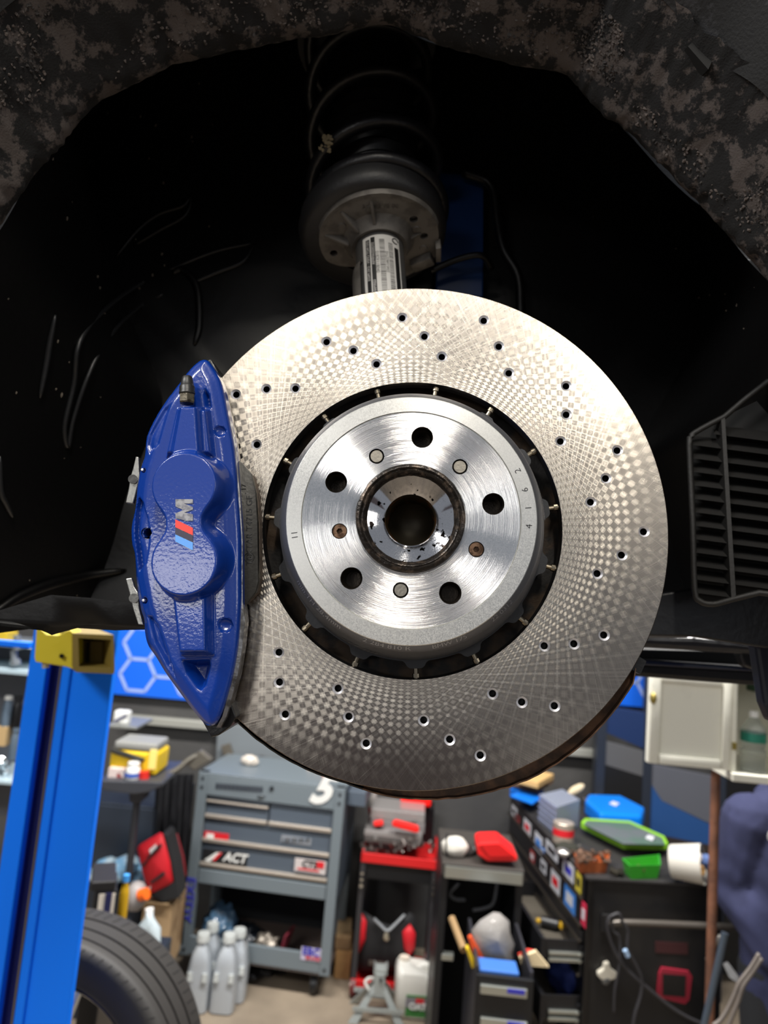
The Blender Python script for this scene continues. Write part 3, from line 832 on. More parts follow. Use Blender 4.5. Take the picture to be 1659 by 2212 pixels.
# inner wall, closed as a fan of rings towards the centre
cen = Vector((AC.x, YW, AC.z - .02))
ringrows = [[p.lerp(cen, t) for p in wall_edge] for t in (0, .25, .5, .75, .97)]
loft(bm, ringrows)
ZB = P(150, 1352, .70).z
geom = bm.verts[:] + bm.edges[:] + bm.faces[:]
bmesh.ops.bisect_plane(bm, geom=geom, plane_co=Vector((0, 0, ZB)), plane_no=Vector((-.055, 0, 1)), clear_inner=True)
# left bulges and dents of the moulded liner
for v in bm.verts:
    q = v.co
    q.y += .012 * nz(q, 9, 2)
bm.normal_update()
tree = BVHTree.FromBMesh(bm)
arch.part('inner_liner', bm, M_LINER, smooth=40)
def hit(px, py, back=.0):
    r = ray(px, py).normalized(); h = tree.ray_cast(CAM, r)
    if h[0] is None: return CAM + r * .85
    return h[0] - r * back
M_RIB = mat('liner_rib', (30, 31, 33), .36, bump=.2, bs=200)
def rib(px, w, m=M_RIB, name='moulded_rib', label=None):
    pts = [hit(x, y, .002) for x, y in px]
    b = NB(); tube(b, pts, lambda t: w * (.35 + .65 * math.sin(math.pi * min(1, max(0, t)) ) ** .4), n=8, k=6)
    return arch.part(name, b, m, smooth=True, label=label)
rib([(550, 525), (470, 542), (392, 572), (300, 615), (225, 670), (172, 740), (160, 830), (140, 920), (147, 965), (160, 900), (200, 790), (250, 710), (305, 660), (352, 636)], .0026)
rib([(550, 527), (525, 565), (470, 588), (418, 610)], .0028)
rib([(372, 590), (395, 583), (425, 620), (430, 700), (420, 745)], .005, MATS['black_liner'])
rib([(120, 680), (108, 740), (100, 790), (86, 860)], .0030)
rib([(0, 985), (2, 1060), (14, 1090), (28, 1118)], .0030)
rib([(250, 555), (300, 495), (345, 462), (395, 445), (412, 425), (400, 465), (345, 497), (290, 530)], .0030, M_LINER)
rib([(-20, 1330), (40, 1290), (110, 1262), (190, 1243), (270, 1232)], .006, MATS['black_liner'])
def bulge(px, py, rx, ry, rz, name='liner_bulge', seed=0):
    b = NB(); blob(b, hit(px, py, -.002), rx, ry, rz, 3, .12, 1.5, seed); arch.part(name, b, M_LINER, smooth=True)
# rolled bottom edges of the liner
def edge_roll(px, w, m, name, dy=-.01, label=None):
    b = NB(); tube(b, [P(x, y, Y) for x, y, Y in px], w, n=10, k=6); return arch.part(name, b, m, smooth=True, label=label)
M_TRIM = mat('undertray_black', (24, 25, 28), .33, bump=.2, bs=120)
b = NB()
loft(b, [[P(x, y, .63 + .002 * i) for i, (x, y) in enumerate(smooth2)] for smooth2 in (
    [(-120, 1325), (0, 1318), (110, 1285), (200, 1292), (260, 1300), (340, 1310), (470, 1320)],
    [(-120, 1350), (0, 1335), (110, 1340), (200, 1348), (260, 1346), (340, 1352), (470, 1350)],
    [(-120, 1362), (0, 1352), (90, 1362), (112, 1372), (150, 1356), (250, 1362), (320, 1360), (470, 1360)][:7],
    [(-120, 1352), (0, 1340), (90, 1350), (112, 1360), (150, 1340), (250, 1340), (340, 1345)])])
arch.part('liner_flap', b, M_LINER, smooth=True)
# vent grille on the right: frame and slats
GF = [(1494, 945), (1500, 935), (1565, 900), (1700, 835), (1760, 1250), (1640, 1280), (1580, 1295), (1540, 1305), (1512, 1298), (1500, 1270), (1496, 1120), (1489, 960)]
YG = .66
def gp(x, y, d=0): return P(x, y, YG + d + (x - 1575) * -.00012)
b = NB(); tube(b, [gp(x, y) for x, y in GF] + [gp(*GF[0])], .0028, n=8, k=3); grille = arch.part('vent_frame', b, mat('vent_plastic', (17, 16, 15), .6, bump=.3, bs=300), smooth=True)
b = NB(); prism(b, [gp(x, y, .02) for x, y in GF], (0, .003, 0)); arch.part('vent_shade_plate', b, mat('vent_shade', (3, 3, 3), .8))  # near-black plate paints the shade of the recess behind the slats
b = NB(); prism(b, [gp(1558, 905, -.002), gp(1566, 902, -.002), gp(1590, 1290, -.002), gp(1580, 1292, -.002)], (0, .012, 0)); arch.part('vent_bar', b, MATS['vent_plastic'])
for k in range(13):
    y0 = 912 + k * 29.0
    for x0, x1, dx in ((1497 + k * .3, 1557 + k * 1.9, 0), (1568 + k * 1.9, 1752, 4)):
        if k == 0 and x0 < 1560: x0 = 1545
        s0 = .13 * (x0 - 1497) ; s1 = .13 * (x1 - 1497)
        if y0 + 18 + s1 > 1302: continue
        b = NB(); prism(b, [gp(x0, y0 + s0, .014), gp(x1, y0 + s1, .014), gp(x1, y0 + 20 + s1, .000), gp(x0, y0 + 20 + s0, .000)], (0, .003, .0012))
        arch.part('vent_slat', b, MATS['vent_plastic'])
# small clip socket and bracket high on the right
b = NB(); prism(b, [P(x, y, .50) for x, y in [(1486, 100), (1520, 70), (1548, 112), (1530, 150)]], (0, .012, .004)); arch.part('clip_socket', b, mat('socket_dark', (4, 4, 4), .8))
b = NB(); tube(b, [hit(1240, 150, .004), hit(1285, 130, .006), hit(1322, 150, .006), hit(1318, 205, .004)], .006, n=8); arch.part('clip_boss', b, M_MUD, smooth=True)
# dried mud specks: real crumbs stuck on the liner
b = NB(); random.seed(11)
for i in range(150):
    x = random.uniform(0, 1659); y = random.uniform(60, 1300)
    if 250 < x < 1000 and y > 650: continue
    if 450 < x < 1460 and y > 500: continue
    p = hit(x, y, .0005); s = random.uniform(.0004, .0015)
    blob(b, p, s, s * .6, s * random.uniform(.7, 2), 1, .4, 2, i)
arch.part('mud_speck', b, mat('mud_speck', (92, 84, 74), .8, bump=.4, bs=900), kind='stuff')
# blue inner body panel seen behind the strut and dark seam cable
b = NB(); prism(b, [P(x, y, .835) for x, y in [(950, 372), (1046, 376), (1044, 640), (940, 640)]], (0, .01, 0), .002)
arch.part('inner_body_panel', b, mat('blue_body_panel', (10, 44, 92), .35, coat=.3), label='dark blue painted body panel behind the strut')
b = NB(); tube(b, [P(1000, 372, .82), P(1060, 400, .82), P(1075, 480, .82), P(1088, 540, .82), P(1120, 600, .82), P(1125, 700, .82)], .006, n=8); arch.part('wire_loom', b, M_LINER, smooth=True)
b = NB(); tube(b, [P(930, 585, .80), P(990, 560, .80), P(1040, 552, .80), P(1062, 580, .82)], .004, n=8); arch.part('brake_hose', b, M_LINER, smooth=True)
# ------------------------------------------------------------------ sill and undertray on the right
sill = T('car_sill', 'dark car sill and jacking edge under the grille at right', 'car body', (.4, .9, 1.93))
def slab(pts, Y, dep, name, m, bev=.002, th=None, label=None):
    b = NB(); prism(b, [P(x, y, Y) for x, y in pts], (0, dep, 0), bev); return sill.part(name, b, m, label=label)
slab([(1380, 1290), (1760, 1230), (1760, 1400), (1655, 1400), (1500, 1376), (1330, 1372)], .72, .02, 'liner_apron', M_TRIM)
slab([(1350, 1372), (1500, 1376), (1660, 1392), (1760, 1398), (1760, 1420), (1630, 1414), (1340, 1396)], .92, .10, 'sill_rail', mat('sill_grey', (52, 52, 56), .3, bump=.2, bs=60), .006)
slab([(1230, 1358), (1470, 1364), (1490, 1378), (1230, 1378)], .80, .02, 'jacking_lip', mat('jack_lip', (120, 122, 128), .3, .6), .002, label='bright worn metal lip')
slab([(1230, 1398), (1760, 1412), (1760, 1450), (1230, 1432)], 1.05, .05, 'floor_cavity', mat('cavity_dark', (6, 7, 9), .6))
slab([(1230, 1428), (1420, 1432), (1660, 1446), (1790, 1452), (1790, 1492), (1640, 1482), (1380, 1462), (1230, 1462)], .98, .10, 'undertray', M_TRIM, .006)
slab([(1300, 1418), (1600, 1440), (1640, 1446), (1640, 1452), (1300, 1432)], .97, .01, 'paint_edge', mat('navy_paint', (24, 34, 62), .2, coat=.6), .002, label='navy painted edge')
slab([(1596, 1398), (1640, 1402), (1648, 1440), (1640, 1450), (1610, 1440), (1600, 1416)], .93, .02, 'jack_pad', M_TRIM, .003)
slab([(1632, 1388), (1790, 1390), (1790, 1580), (1668, 1560), (1652, 1520)], .78, .02, 'front_bumper_corner', mat('bumper_navy', (22, 25, 36), .4), .004)
# ------------------------------------------------------------------ suspension strut
S0 = P(826, 640, .715)
S1 = None
zt = .5
for _ in range(20):
    Yt = .715 + zt * math.tan(math.radians(16.0)); S1 = P(796, 150, Yt); zt = S1.z - S0.z
SD = (S1 - S0).normalized()
SX = (Vector((1, 0, 0)) - SD * SD.x).normalized(); SY = SD.cross(SX)
SM = Matrix(((SX.x, SY.x, SD.x, S0.x), (SX.y, SY.y, SD.y, S0.y), (SX.z, SY.z, SD.z, S0.z), (0, 0, 0, 1)))
def ax_t(py):                                     # distance along the strut axis at photo row py
    lo, hi = -.3, 1.0
    for _ in range(50):
        m = (lo + hi) / 2; q = S0 + SD * m - CAM; y = 1106 - FOC * q.dot(U_) / q.dot(F_)
        if y > py: lo = m
        else: hi = m
    return lo
strut = T('suspension_strut', 'dark coil spring strut with cast grey perch above the brake disc', 'suspension strut', None, M=SM)
M_CAST = mat('cast_aluminium', (112, 108, 103), .6, .35, bump=.45, bs=500, col2=(92, 88, 84), vs=60)
tP = ax_t(520)                                     # underside of the perch flange
bm = NB(); lathe(bm, [(0, -.12), (.0262, -.12), (.0262, tP - .012), (.0255, tP - .010)], SM, 48); tb = strut.part('damper_tube', bm, mat('damper_tube', (120, 120, 120), .35, .7, bump=.1, bs=200), smooth=30)
bm = NB(); lathe(bm, [(.0262, -.12), (.0310, -.12), (.0310, .02), (.0300, .030), (.0262, .030)], SM, 48, a0=math.radians(110), a1=math.radians(222)); strut.part('clamp_sleeve', bm, M_CAST, smooth=30)
# sticker on the tube
def tubept(a, t, r=.02635):                        # a degrees to the right of the camera-facing line
    an = math.radians(-90 + a); return SM @ Vector((r * math.cos(an), r * math.sin(an), t))
bm = NB(); rows = [[tubept(-45 + 3 * i, t) for i in range(32)] for t in (-.1, tP - .0165)]
loft(bm, rows); st = strut.part('label_sticker', bm, mat('sticker_white', (206, 204, 200), .4), smooth=True, parent=tb, label='white barcode label')
M_PRINT = mat('print_black', (18, 18, 18), .5)
bm = NB()
def band(a0, a1, t0, t1, r=.02645):
    n = max(1, int(abs(a1 - a0) / 4)); loft(bm, [[tubept(a0 + (a1 - a0) * i / n, t, r) for i in range(n + 1)] for t in (t0, t1)])
TT = tP - .019
band(-37, -27, -.1, TT - .002); band(-24, -14, -.1, TT); band(32, 44, -.1, TT - .012)
random.seed(5)
for a0, a1, top in ((-4, 8, TT - .004), (17, 28, TT - .008)):
    t = top
    while t > -.08:
        w = random.choice((.0004, .0006, .0009)); band(a0, a1, t - w, t); t -= w + random.choice((.0005, .0007, .0010))
def tfn(a, t, r): return lambda v: tubept(a + math.degrees(-v.y / r), t - v.x, r + v.z)
add_text(bm, '01826118040', .0052, tfn(-9.5, TT - .034, .0265)); add_text(bm, '0V7258653602', .0046, tfn(12.5, TT - .034, .0265))
for a in range(14):
    pass
tube(bm, [tubept(36 + 8 * math.cos(k * .52), TT - .003 + .0035 * math.sin(k * .52), .0266) for k in range(11)], .0006, n=6, sm=False)
strut.part('label_print', bm, M_PRINT, parent=st, label='black bars and digits')
bm = NB()
add_text(bm, 'DO NOT OPEN - GAS PRESS', .0042, tfn(-32, TT - .030, .0266)); add_text(bm, 'STOSSDAMPFER', .0042, tfn(-19, TT - .022, .0266)); add_text(bm, 'GERMANY', .0042, tfn(-19, TT - .066, .0266))
strut.part('label_print', bm, MATS['sticker_white'], parent=st, label='white letters on black')
# cast perch: plate, neck, ribs, drainage holes
bm = NB()
lp = []
for i in range(96):
    a = 2 * math.pi * i / 96; r = .0655
    d = math.degrees(a) % 360
    if 205 < d < 300: r = .0655 - .022 * math.sin(math.radians((d - 205) / 95 * 180)) ** 1.5
    if 318 < d < 345: r += .004
    lp.append((r * math.cos(a), r * math.sin(a)))
HOLES = [(.036, .030, .0046), (.049, .006, .0046), (-.050, -.018, .0046)]
M2 = SM @ Matrix.Translation((0, 0, tP)); MF = M2 @ Matrix.Diagonal((1, -1, 1, 1))
vs, fs = cdt([lp, circ(0, 0, .0335, 40)] + [circ(x, y, r, 14) for x, y, r in HOLES])
for z in (0, .006):
    V = [bm.verts.new(MF @ Vector((p.x, p.y, z))) for p in vs]
    for f in fs: bm.faces.new([V[i] for i in f])
for k, l2 in enumerate([lp] + [circ(x, y, r, 14) for x, y, r in HOLES]):
    A = [bm.verts.new(MF @ Vector((x, y, 0))) for x, y in l2]; B = [bm.verts.new(MF @ Vector((x, y, .006))) for x, y in l2]
    for i in range(len(A)): bm.faces.new((A[i], A[(i + 1) % len(A)], B[(i + 1) % len(A)], B[i]))
bmesh.ops.remove_doubles(bm, verts=bm.verts, dist=1e-6)
perch = strut.part('spring_perch', bm, M_CAST, smooth=30)
bm = NB(); lathe(bm, [(.0262, -.012), (.0305, -.013), (.0335, -.008), (.036, -.003), (.040, .0008)], MF, 64); strut.part('perch_neck', bm, M_CAST, smooth=60)
bm = NB(); lathe(bm, [(.0615, -.001), (.0665, -.002), (.0675, .003), (.0665, .010), (.060, .012)], MF, 48, a0=math.radians(20), a1=math.radians(165)); strut.part('perch_lip', bm, M_CAST, smooth=60)
for a, r0, r1, h in ((100, .031, .056, -.010), (135, .031, .058, -.012), (172, .032, .060, -.012), (12, .033, .047, -.006)):
    b = NB(); u = Vector((math.cos(math.radians(a)), math.sin(math.radians(a)), 0)); w = Vector((-u.y, u.x, 0)) * .0018
    pts = [u * r0 + Vector((0, 0, .001)), u * r1 + Vector((0, 0, .001)), u * r1 + Vector((0, 0, -.0008)), u * (r0 + .002) + Vector((0, 0, h))]
    prism(b, [MF @ (p - w) for p in pts], (MF.to_3x3() @ w) * 2, .0008); strut.part('perch_rib', b, M_CAST, smooth=40)
for x, y in ((-.010, .045), (-.040, .022), (.040, .016), (.050, -.012)):
    b = NB(); lathe(b, [(0, -.0012), (.0040, -.0012), (.0050, .0005)], MF @ Matrix.Translation((x, y, 0)), 16); strut.part('perch_boss', b, M_CAST, smooth=50)
b = NB(); bmesh.ops.create_cube(b, size=1.0, matrix=MF @ Matrix.Translation((.050, -.030, -.002)) @ Matrix.Rotation(.5, 4, 'Z') @ Matrix.Diagonal((.026, .014, .014, 1))); bmesh.ops.bevel(b, geom=b.edges[:], offset=.002, segments=2, affect='EDGES', profile=.5); strut.part('perch_lug', b, M_CAST, smooth=40)
b = NB(); bmesh.ops.create_cube(b, size=1.0, matrix=MF @ Matrix.Translation((.066, -.012, -.004)) @ Matrix.Rotation(.1, 4, 'Z') @ Matrix.Diagonal((.006, .022, .014, 1))); bmesh.ops.bevel(b, geom=b.edges[:], offset=.001, segments=2, affect='EDGES', profile=.5); strut.part('perch_lug', b, M_CAST, smooth=40)
bm = NB(); add_text(bm, '510 02 70 00', .007, lambda v: MF @ Vector((v.x, v.y + .048, -.0004)), extrude=.0003); strut.part('cast_lettering', bm, M_CAST)
M_SRUB = mat('spring_seat_rubber', (26, 26, 28), .5, bump=.3, bs=260)
bm = NB(); lathe(bm, [(.050, .004), (.074, .004), (.080, .008), (.082, .018), (.080, .030), (.070, .034), (.050, .034)], M2 @ Matrix.Translation((-.006, .004, 0)), 64); strut.part('spring_seat', bm, M_SRUB, smooth=50)
M_BOOT = mat('strut_boot', (9, 9, 11), .4, bump=.1, bs=200)
bm = NB(); prof = [(.048, .03)]
for k in range(14): prof += [(.052, .035 + k * .020), (.046, .045 + k * .020)]
lathe(bm, prof, M2, 48); strut.part('dust_boot', bm, M_BOOT, smooth=60)
M_SPR = mat('spring_coat', (20, 20, 23), .38, bump=.3, bs=160)
bm = NB()
pts = []
for i in range(220):
    t = i / 219; a = t * 2 * math.pi * 4.2 + math.radians(200)
    z = .038 + max(0, t - .12) * .33
    pts.append(M2 @ Vector((.073 * math.cos(a), .073 * math.sin(a), z)))
tube(bm, pts, .0072, n=10, sm=False); strut.part('coil_spring', bm, M_SPR, smooth=True)
bm = NB(); lathe(bm, [(0, .325), (.088, .325), (.092, .335), (.085, .36), (0, .365)], M2, 48); strut.part('top_mount', bm, M_BOOT, smooth=40)
def cruft(px, py, Y, n, s, seed):
    b = NB(); random.seed(seed)
    for i in range(n):
        blob(b, P(px + random.uniform(-12, 12), py + random.uniform(-9, 9), Y), s * random.uniform(.5, 1.3), s * .6, s * random.uniform(.5, 1.3), 1, .4, 2, i)
    strut.part('dirt_clump', b, mat('pale_dirt', (122, 110, 84), .8), kind='stuff')
sp = M2 @ Vector((-.055, -.05, .10)); 
cruft(706, 302, (M2 @ Vector((-.045, -.062, .075))).y - .004, 16, .0022, 3); cruft(702, 322, (M2 @ Vector((-.045, -.062, .075))).y - .002, 10, .0018, 4)
cruft(801, 373, (M2 @ Vector((0, -.08, .032))).y, 3, .002, 6)
# ------------------------------------------------------------------ workshop objects
class Face:                                        # a vertical front plane: pixel -> (u, z), local u along the face, d into it
    def __init__(s, p0, yaw=0.0):
        y = math.radians(yaw)
        s.p = Vector((p0[0], p0[1], 0)); s.r = Vector((math.cos(y), math.sin(y), 0)); s.n = Vector((-math.sin(y), math.cos(y), 0))
        s.M = Matrix(((s.r.x, s.n.x, 0, s.p.x), (s.r.y, s.n.y, 0, s.p.y), (0, 0, 1, 0), (0, 0, 0, 1)))
    def at(s, px, py, d=0.0):
        r = ray(px, py); o = s.p + s.n * d
        t = (o - CAM).dot(s.n) / r.dot(s.n); return CAM + r * t
    def uz(s, px, py, d=0.0):
        q = s.at(px, py, d); return (q - s.p).dot(s.r), q.z
    def w(s, u, d, z): return s.M @ Vector((u, d, z))
    def rect(s, x0, y0, x1, y1, d=0.0):
        ym = (y0 + y1) / 2; xm = (x0 + x1) / 2
        return s.uz(x0, ym, d)[0], s.uz(xm, y0, d)[1], s.uz(x1, ym, d)[0], s.uz(xm, y1, d)[1]
    def box(s, bm, x0, y0, x1, y1, d0, d1, bev=0.0, at=None):
        u0, z0, u1, z1 = s.rect(x0, y0, x1, y1, d0 if at is None else at)
        return box(bm, (u0, d0, z0), (u1, d1, z1), bev, s.M)
    def ubox(s, bm, u0, z0, u1, z1, d0, d1, bev=0.0): return box(bm, (u0, d0, z0), (u1, d1, z1), bev, s.M)
    def poly(s, bm, pts, d0, d1, bev=0.0):
        prism(bm, [s.at(x, y, d0) for x, y in pts], s.n * (d1 - d0), bev)
def flat(yy, x=0.0): return Face((x, yy), 0.0)
def one(name, label, cat, m, build, group=None, smooth=False, kind=None):
    b = NB(); build(b); return solo(name, b, m, label, cat, group, smooth, kind)
def plain(name, col, rough=.5, metal=0.0, **k): return mat(name, col, rough, metal, **k)
# ---- hexagon banners and rails on the back wall
M_BAN = plain('banner_blue', (0, 98, 226), .5); M_BANL = plain('banner_line', (150, 172, 226), .5)
def banner(label, x0, y0, x1, y1, Y, cell, off):
    f = flat(Y); u0, z0, u1, z1 = f.rect(x0, y0, x1, y1)
    t = T('hexagon_banner', label, 'banner', f.w((u0 + u1) / 2, 0, z1), group='blue hexagon banners on the wall')
    b = NB(); f.ubox(b, u0, z1, u1, z0, 0, .02); t.part('banner_sheet', b, M_BAN)
    b = NB(); s3 = math.sqrt(3)
    i0 = int((u1 - u0) / (1.5 * cell)) + 2
    for i in range(-1, i0):
        for j in range(-1, int((z0 - z1) / (s3 * cell)) + 2):
            cx = u0 + off + i * 1.5 * cell; cz = z1 + j * s3 * cell + (i % 2) * s3 * cell / 2 + off
            for k in range(3):
                p = [Vector((cx + cell * math.cos(math.pi / 3 * q), 0, cz + cell * math.sin(math.pi / 3 * q))) for q in (k, k + 1)]
                d = (p[1] - p[0]).normalized(); nn = Vector((-d.z, 0, d.x)) * cell * .09
                q = [p[0] - nn, p[1] - nn, p[1] + nn, p[0] + nn]
                if all(u0 < v.x < u1 and z1 < v.z < z0 for v in q):
                    prism(b, [f.w(v.x, -.003, v.z) for v in q], (0, .003, 0))
    t.part('hexagon_line', b, M_BANL, kind='stuff', label='pale hexagon outlines printed on the banner')
banner('bright blue hexagon banner on the wall beside the lift post', 236, 1290, 560, 1512, 4.40, .108, .03)
banner('bright blue hexagon banner on the wall left of the white cabinet', 1225, 1380, 1470, 1524, 4.40, .108, .05)
M_RAIL = plain('pale_rail', (168, 168, 160), .4, .3)
one('wall_rail', 'pale horizontal rail on the dark wall beside the caliper tip', 'rail', M_RAIL, lambda b: flat(4.38).box(b, 272, 1553, 470, 1571, 0, .06, .005), 'pale wall rails')
one('wall_rail', 'pale horizontal rail on the wall under the right hexagon banner', 'rail', M_RAIL, lambda b: flat(4.38).box(b, 1170, 1616, 1290, 1633, 0, .06, .005), 'pale wall rails')
# ---- blue lift post with yellow swing arm at left
M_LB = plain('lift_blue', (0, 120, 255), .45, bump=.05, bs=60, spec=.3); M_LBD = plain('lift_blue_shaded', (6, 22, 98), .5)  # second blue is a darker copy: recess shade put into the colour
fp = Face((-.55, 1.50), 0)
post = T('lift_post', 'tall bright blue car lift post at the left', 'lift post', fp.at(160, 2000))
xa, xb, xc, xd, xe = [fp.uz(x, 1700)[0] for x in (24, 64, 101, 121, 212)]
zt, zb = 2.06, 0.0
b = NB(); fp.ubox(b, xa, zb, xb, zt, .0, .03, .002); post.part('post_flange', b, M_LB)
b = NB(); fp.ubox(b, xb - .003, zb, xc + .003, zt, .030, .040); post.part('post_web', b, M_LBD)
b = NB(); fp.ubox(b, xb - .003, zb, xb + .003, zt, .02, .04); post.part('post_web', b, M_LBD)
b = NB(); fp.ubox(b, xc, zb, xd, zt, -.006, .04, .003); post.part('post_flange', b, M_LB)
b = NB(); fp.ubox(b, xd - .002, zb, xe, zt, .0, .022, .003); post.part('post_face', b, M_LB)
b = NB(); tube(b, [fp.w(xc - .002, -.006, z) for z in (0.0, 1.0, 2.0)], .0022, n=6, k=2); post.part('lift_cable', b, plain('steel_cable', (120, 112, 104), .5, .7), label='thin steel cable')
b = NB(); fp.ubox(b, xa - .05, 0, xe + .05, .012, -.06, .11); post.part('base_plate', b, M_LB)
b = NB(); fp.box(b, -60, 1383, 62, 1396, .03, .05, .002); post.part('cross_bar', b, M_LB)
M_YEL = plain('lift_yellow', (212, 192, 40), .5, bump=.2, bs=60, col2=(188, 184, 132), vs=9, thr=(.52, .66)); M_YELD = plain('lift_yellow_worn', (128, 108, 44), .55, bump=.2, bs=90)
fa = Face((-.5, 1.28), 0)
arm = T('swing_arm', 'yellow square tube lift arm end under the car at left', 'lift arm', fa.at(190, 1450))
b = NB()
o_ = [(158, 1368), (246, 1372), (248, 1448), (246, 1456), (165, 1452), (158, 1440)]; i_ = [(169, 1378), (240, 1382), (241, 1442), (171, 1440)]
vs, fs = cdt([[fa.uz(*p) for p in o_], [fa.uz(*p) for p in i_]])
SHR = Vector((-.085, .13, 0))
for k in (0, 1):
    V = [b.verts.new(fa.w(v.x, 0, v.y) + SHR * k) for v in vs]
    for f in fs: b.faces.new([V[i] for i in f])
for lp in (o_, i_):
    A = [b.verts.new(fa.at(*p)) for p in lp]; B = [b.verts.new(fa.at(*p) + SHR) for p in lp]
    for i in range(len(A)): b.faces.new((A[i], A[(i + 1) % len(A)], B[(i + 1) % len(A)], B[i]))
arm.part('arm_tube', b, M_YELD)
b = NB(); fa.poly(b, [(78, 1358), (86, 1357), (100, 1370), (125, 1372), (150, 1360), (160, 1368), (160, 1446), (140, 1440), (76, 1430), (74, 1420)], .01, .05, .002); arm.part('arm_plate', b, M_YEL)
b = NB(); fa.poly(b, [(174, 1384), (236, 1384), (237, 1438), (176, 1438)], .06, .07, .002); sl = arm.part('inner_slide', b, plain('slide_yellow', (142, 122, 62), .5))
b = NB(); fa.poly(b, [(186, 1388), (193, 1386), (192, 1432), (184, 1434)], .054, .058); arm.part('slide_slot', b, plain('slot_black', (6, 6, 4), .7), parent=sl)
b = NB(); fa.poly(b, [(227, 1389), (233, 1388), (231, 1433), (224, 1432)], .054, .058); arm.part('slide_slot', b, MATS['slot_black'], parent=sl)
b = NB(); prism(b, [fa.at(x, y) + SHR * .93 for x, y in [(166, 1376), (243, 1378), (243, 1446), (166, 1444)]], SHR * .06); arm.part('arm_inside', b, MATS['slot_black'])
b = NB(); prism(b, [fa.at(x, y) + SHR for x, y in o_], Vector((-.03, .095, 0))); arm.part('arm_beam', b, M_YELD)
b = NB(); cyl(b, fa.at(133, 1417, .004), fa.at(133, 1417, .02), .004, n=14); arm.part('grub_screw', b, plain('screw_dark', (44, 40, 34), .4, .7))
b = NB(); cyl(b, fa.at(98, 1430, .02), fa.at(99, 1443, .02), .006, n=12); arm.part('stop_bolt', b, plain('bolt_pale', (170, 160, 140), .5))
# ---- wall shelves with small stuff at the far left
fw = flat(3.1)
M_SHELF = plain('shelf_edge', (176, 196, 206), .4, .2)
shl = T('wall_shelf', 'grey wall shelf unit behind the lift post at far left', 'shelf', fw.at(20, 1700))
for y0, y1 in ((1441, 1452), (1684, 1692), (1392, 1394)):
    b = NB(); fw.box(b, -120, y0, 70, y1, 0, .30, .002); shl.part('shelf_board', b, M_SHELF)
b = NB(); fw.box(b, -120, 1370, 75, 1760, .30, .32); shl.part('back_panel', b, plain('shelf_back', (84, 86, 92), .6))
b = NB(); fw.box(b, 58, 1370, 66, 2250, .0, .02); shl.part('upright', b, plain('upright_grey', (70, 72, 78), .5))
def bottle_at(px, y0, y1, wpx, f, d, m, capm, name, label, cat, group=None, neck=.35):
    u0, z0 = f.uz(px, y1, d); z1 = f.uz(px, y0, d)[1]; r = (f.uz(px + wpx / 2, y1, d)[0] - f.uz(px - wpx / 2, y1, d)[0]) / 2; h = z1 - z0
    t = T(name, label, cat, f.w(u0, d, z0), group=group); M = Matrix.Translation(f.w(u0, d, z0))
    b = NB(); lathe(b, [(0, 0), (r * .95, 0), (r, h * .03), (r, h * .66), (r * .85, h * .74), (r * neck, h * .84), (r * neck, h * .9)], M, 20); t.part('bottle_body', b, m, smooth=40)
    b = NB(); lathe(b, [(0, h), (r * neck * 1.15, h), (r * neck * 1.25, h * .88), (0, h * .88)], M, 16); t.part('bottle_cap', b, capm, smooth=30)
    return t
M_SLV = plain('grey_bottle', (96, 112, 128), .3, .2); M_BLK = plain('black_plastic', (14, 15, 18), .4); M_WHT = plain('white_plastic', (214, 214, 210), .4)
bottle_at(10, 1502, 1570, 20, fw, .08, M_SLV, M_WHT, 'aerosol_can', 'grey aerosol can on the wall shelf at far left', 'can', group='cans on the far left wall shelf', neck=.7)
bottle_at(32, 1503, 1572, 20, fw, .10, M_BLK, M_BLK, 'aerosol_can', 'black aerosol can on the wall shelf at far left', 'can', group='cans on the far left wall shelf', neck=.7)
one('cardboard_box', 'small tan box on the wall shelf at far left', 'box', plain('tan_card', (176, 148, 104), .8), lambda b: fw.box(b, -20, 1569, 12, 1612, .06, .18, .002))
bottle_at(26, 1571, 1640, 17, fw, .09, M_SLV, M_SLV, 'aerosol_can', 'steel blue can under the black can at far left', 'can', group='cans on the far left wall shelf', neck=.7)
def chrome_bits(b):
    random.seed(9)
    for i in range(7): cyl(b, fw.at(random.uniform(0, 26), random.uniform(1630, 1676), .06), fw.at(random.uniform(0, 28), random.uniform(1630, 1680), .10), random.uniform(.008, .014), n=12)
one('socket_pile', 'loose chrome sockets on the wall shelf at far left', 'tools', plain('chrome', (200, 206, 210), .15, 1.0), chrome_bits, kind='stuff')
def hang(b):
    for x, y in ((30, 1405), (36, 1372)): cyl(b, fw.at(x, y, .02), fw.at(x + 1, y + 20, .02), .014, n=12); cyl(b, fw.at(x + 2, y + 20, .02), fw.at(x + 4, y + 32, .02), .022, n=12)
one('air_tool', 'grey air tool hanging on the wall shelf at far left', 'tool', plain('tool_grey', (150, 156, 160), .3, .7), hang, kind='stuff')
one('yellow_tool_case', 'yellow tool partly hidden behind the blue cross bar', 'tool', plain('tool_yellow', (176, 148, 30), .5), lambda b: fw.box(b, -20, 1364, 14, 1388, .05, .15, .004))
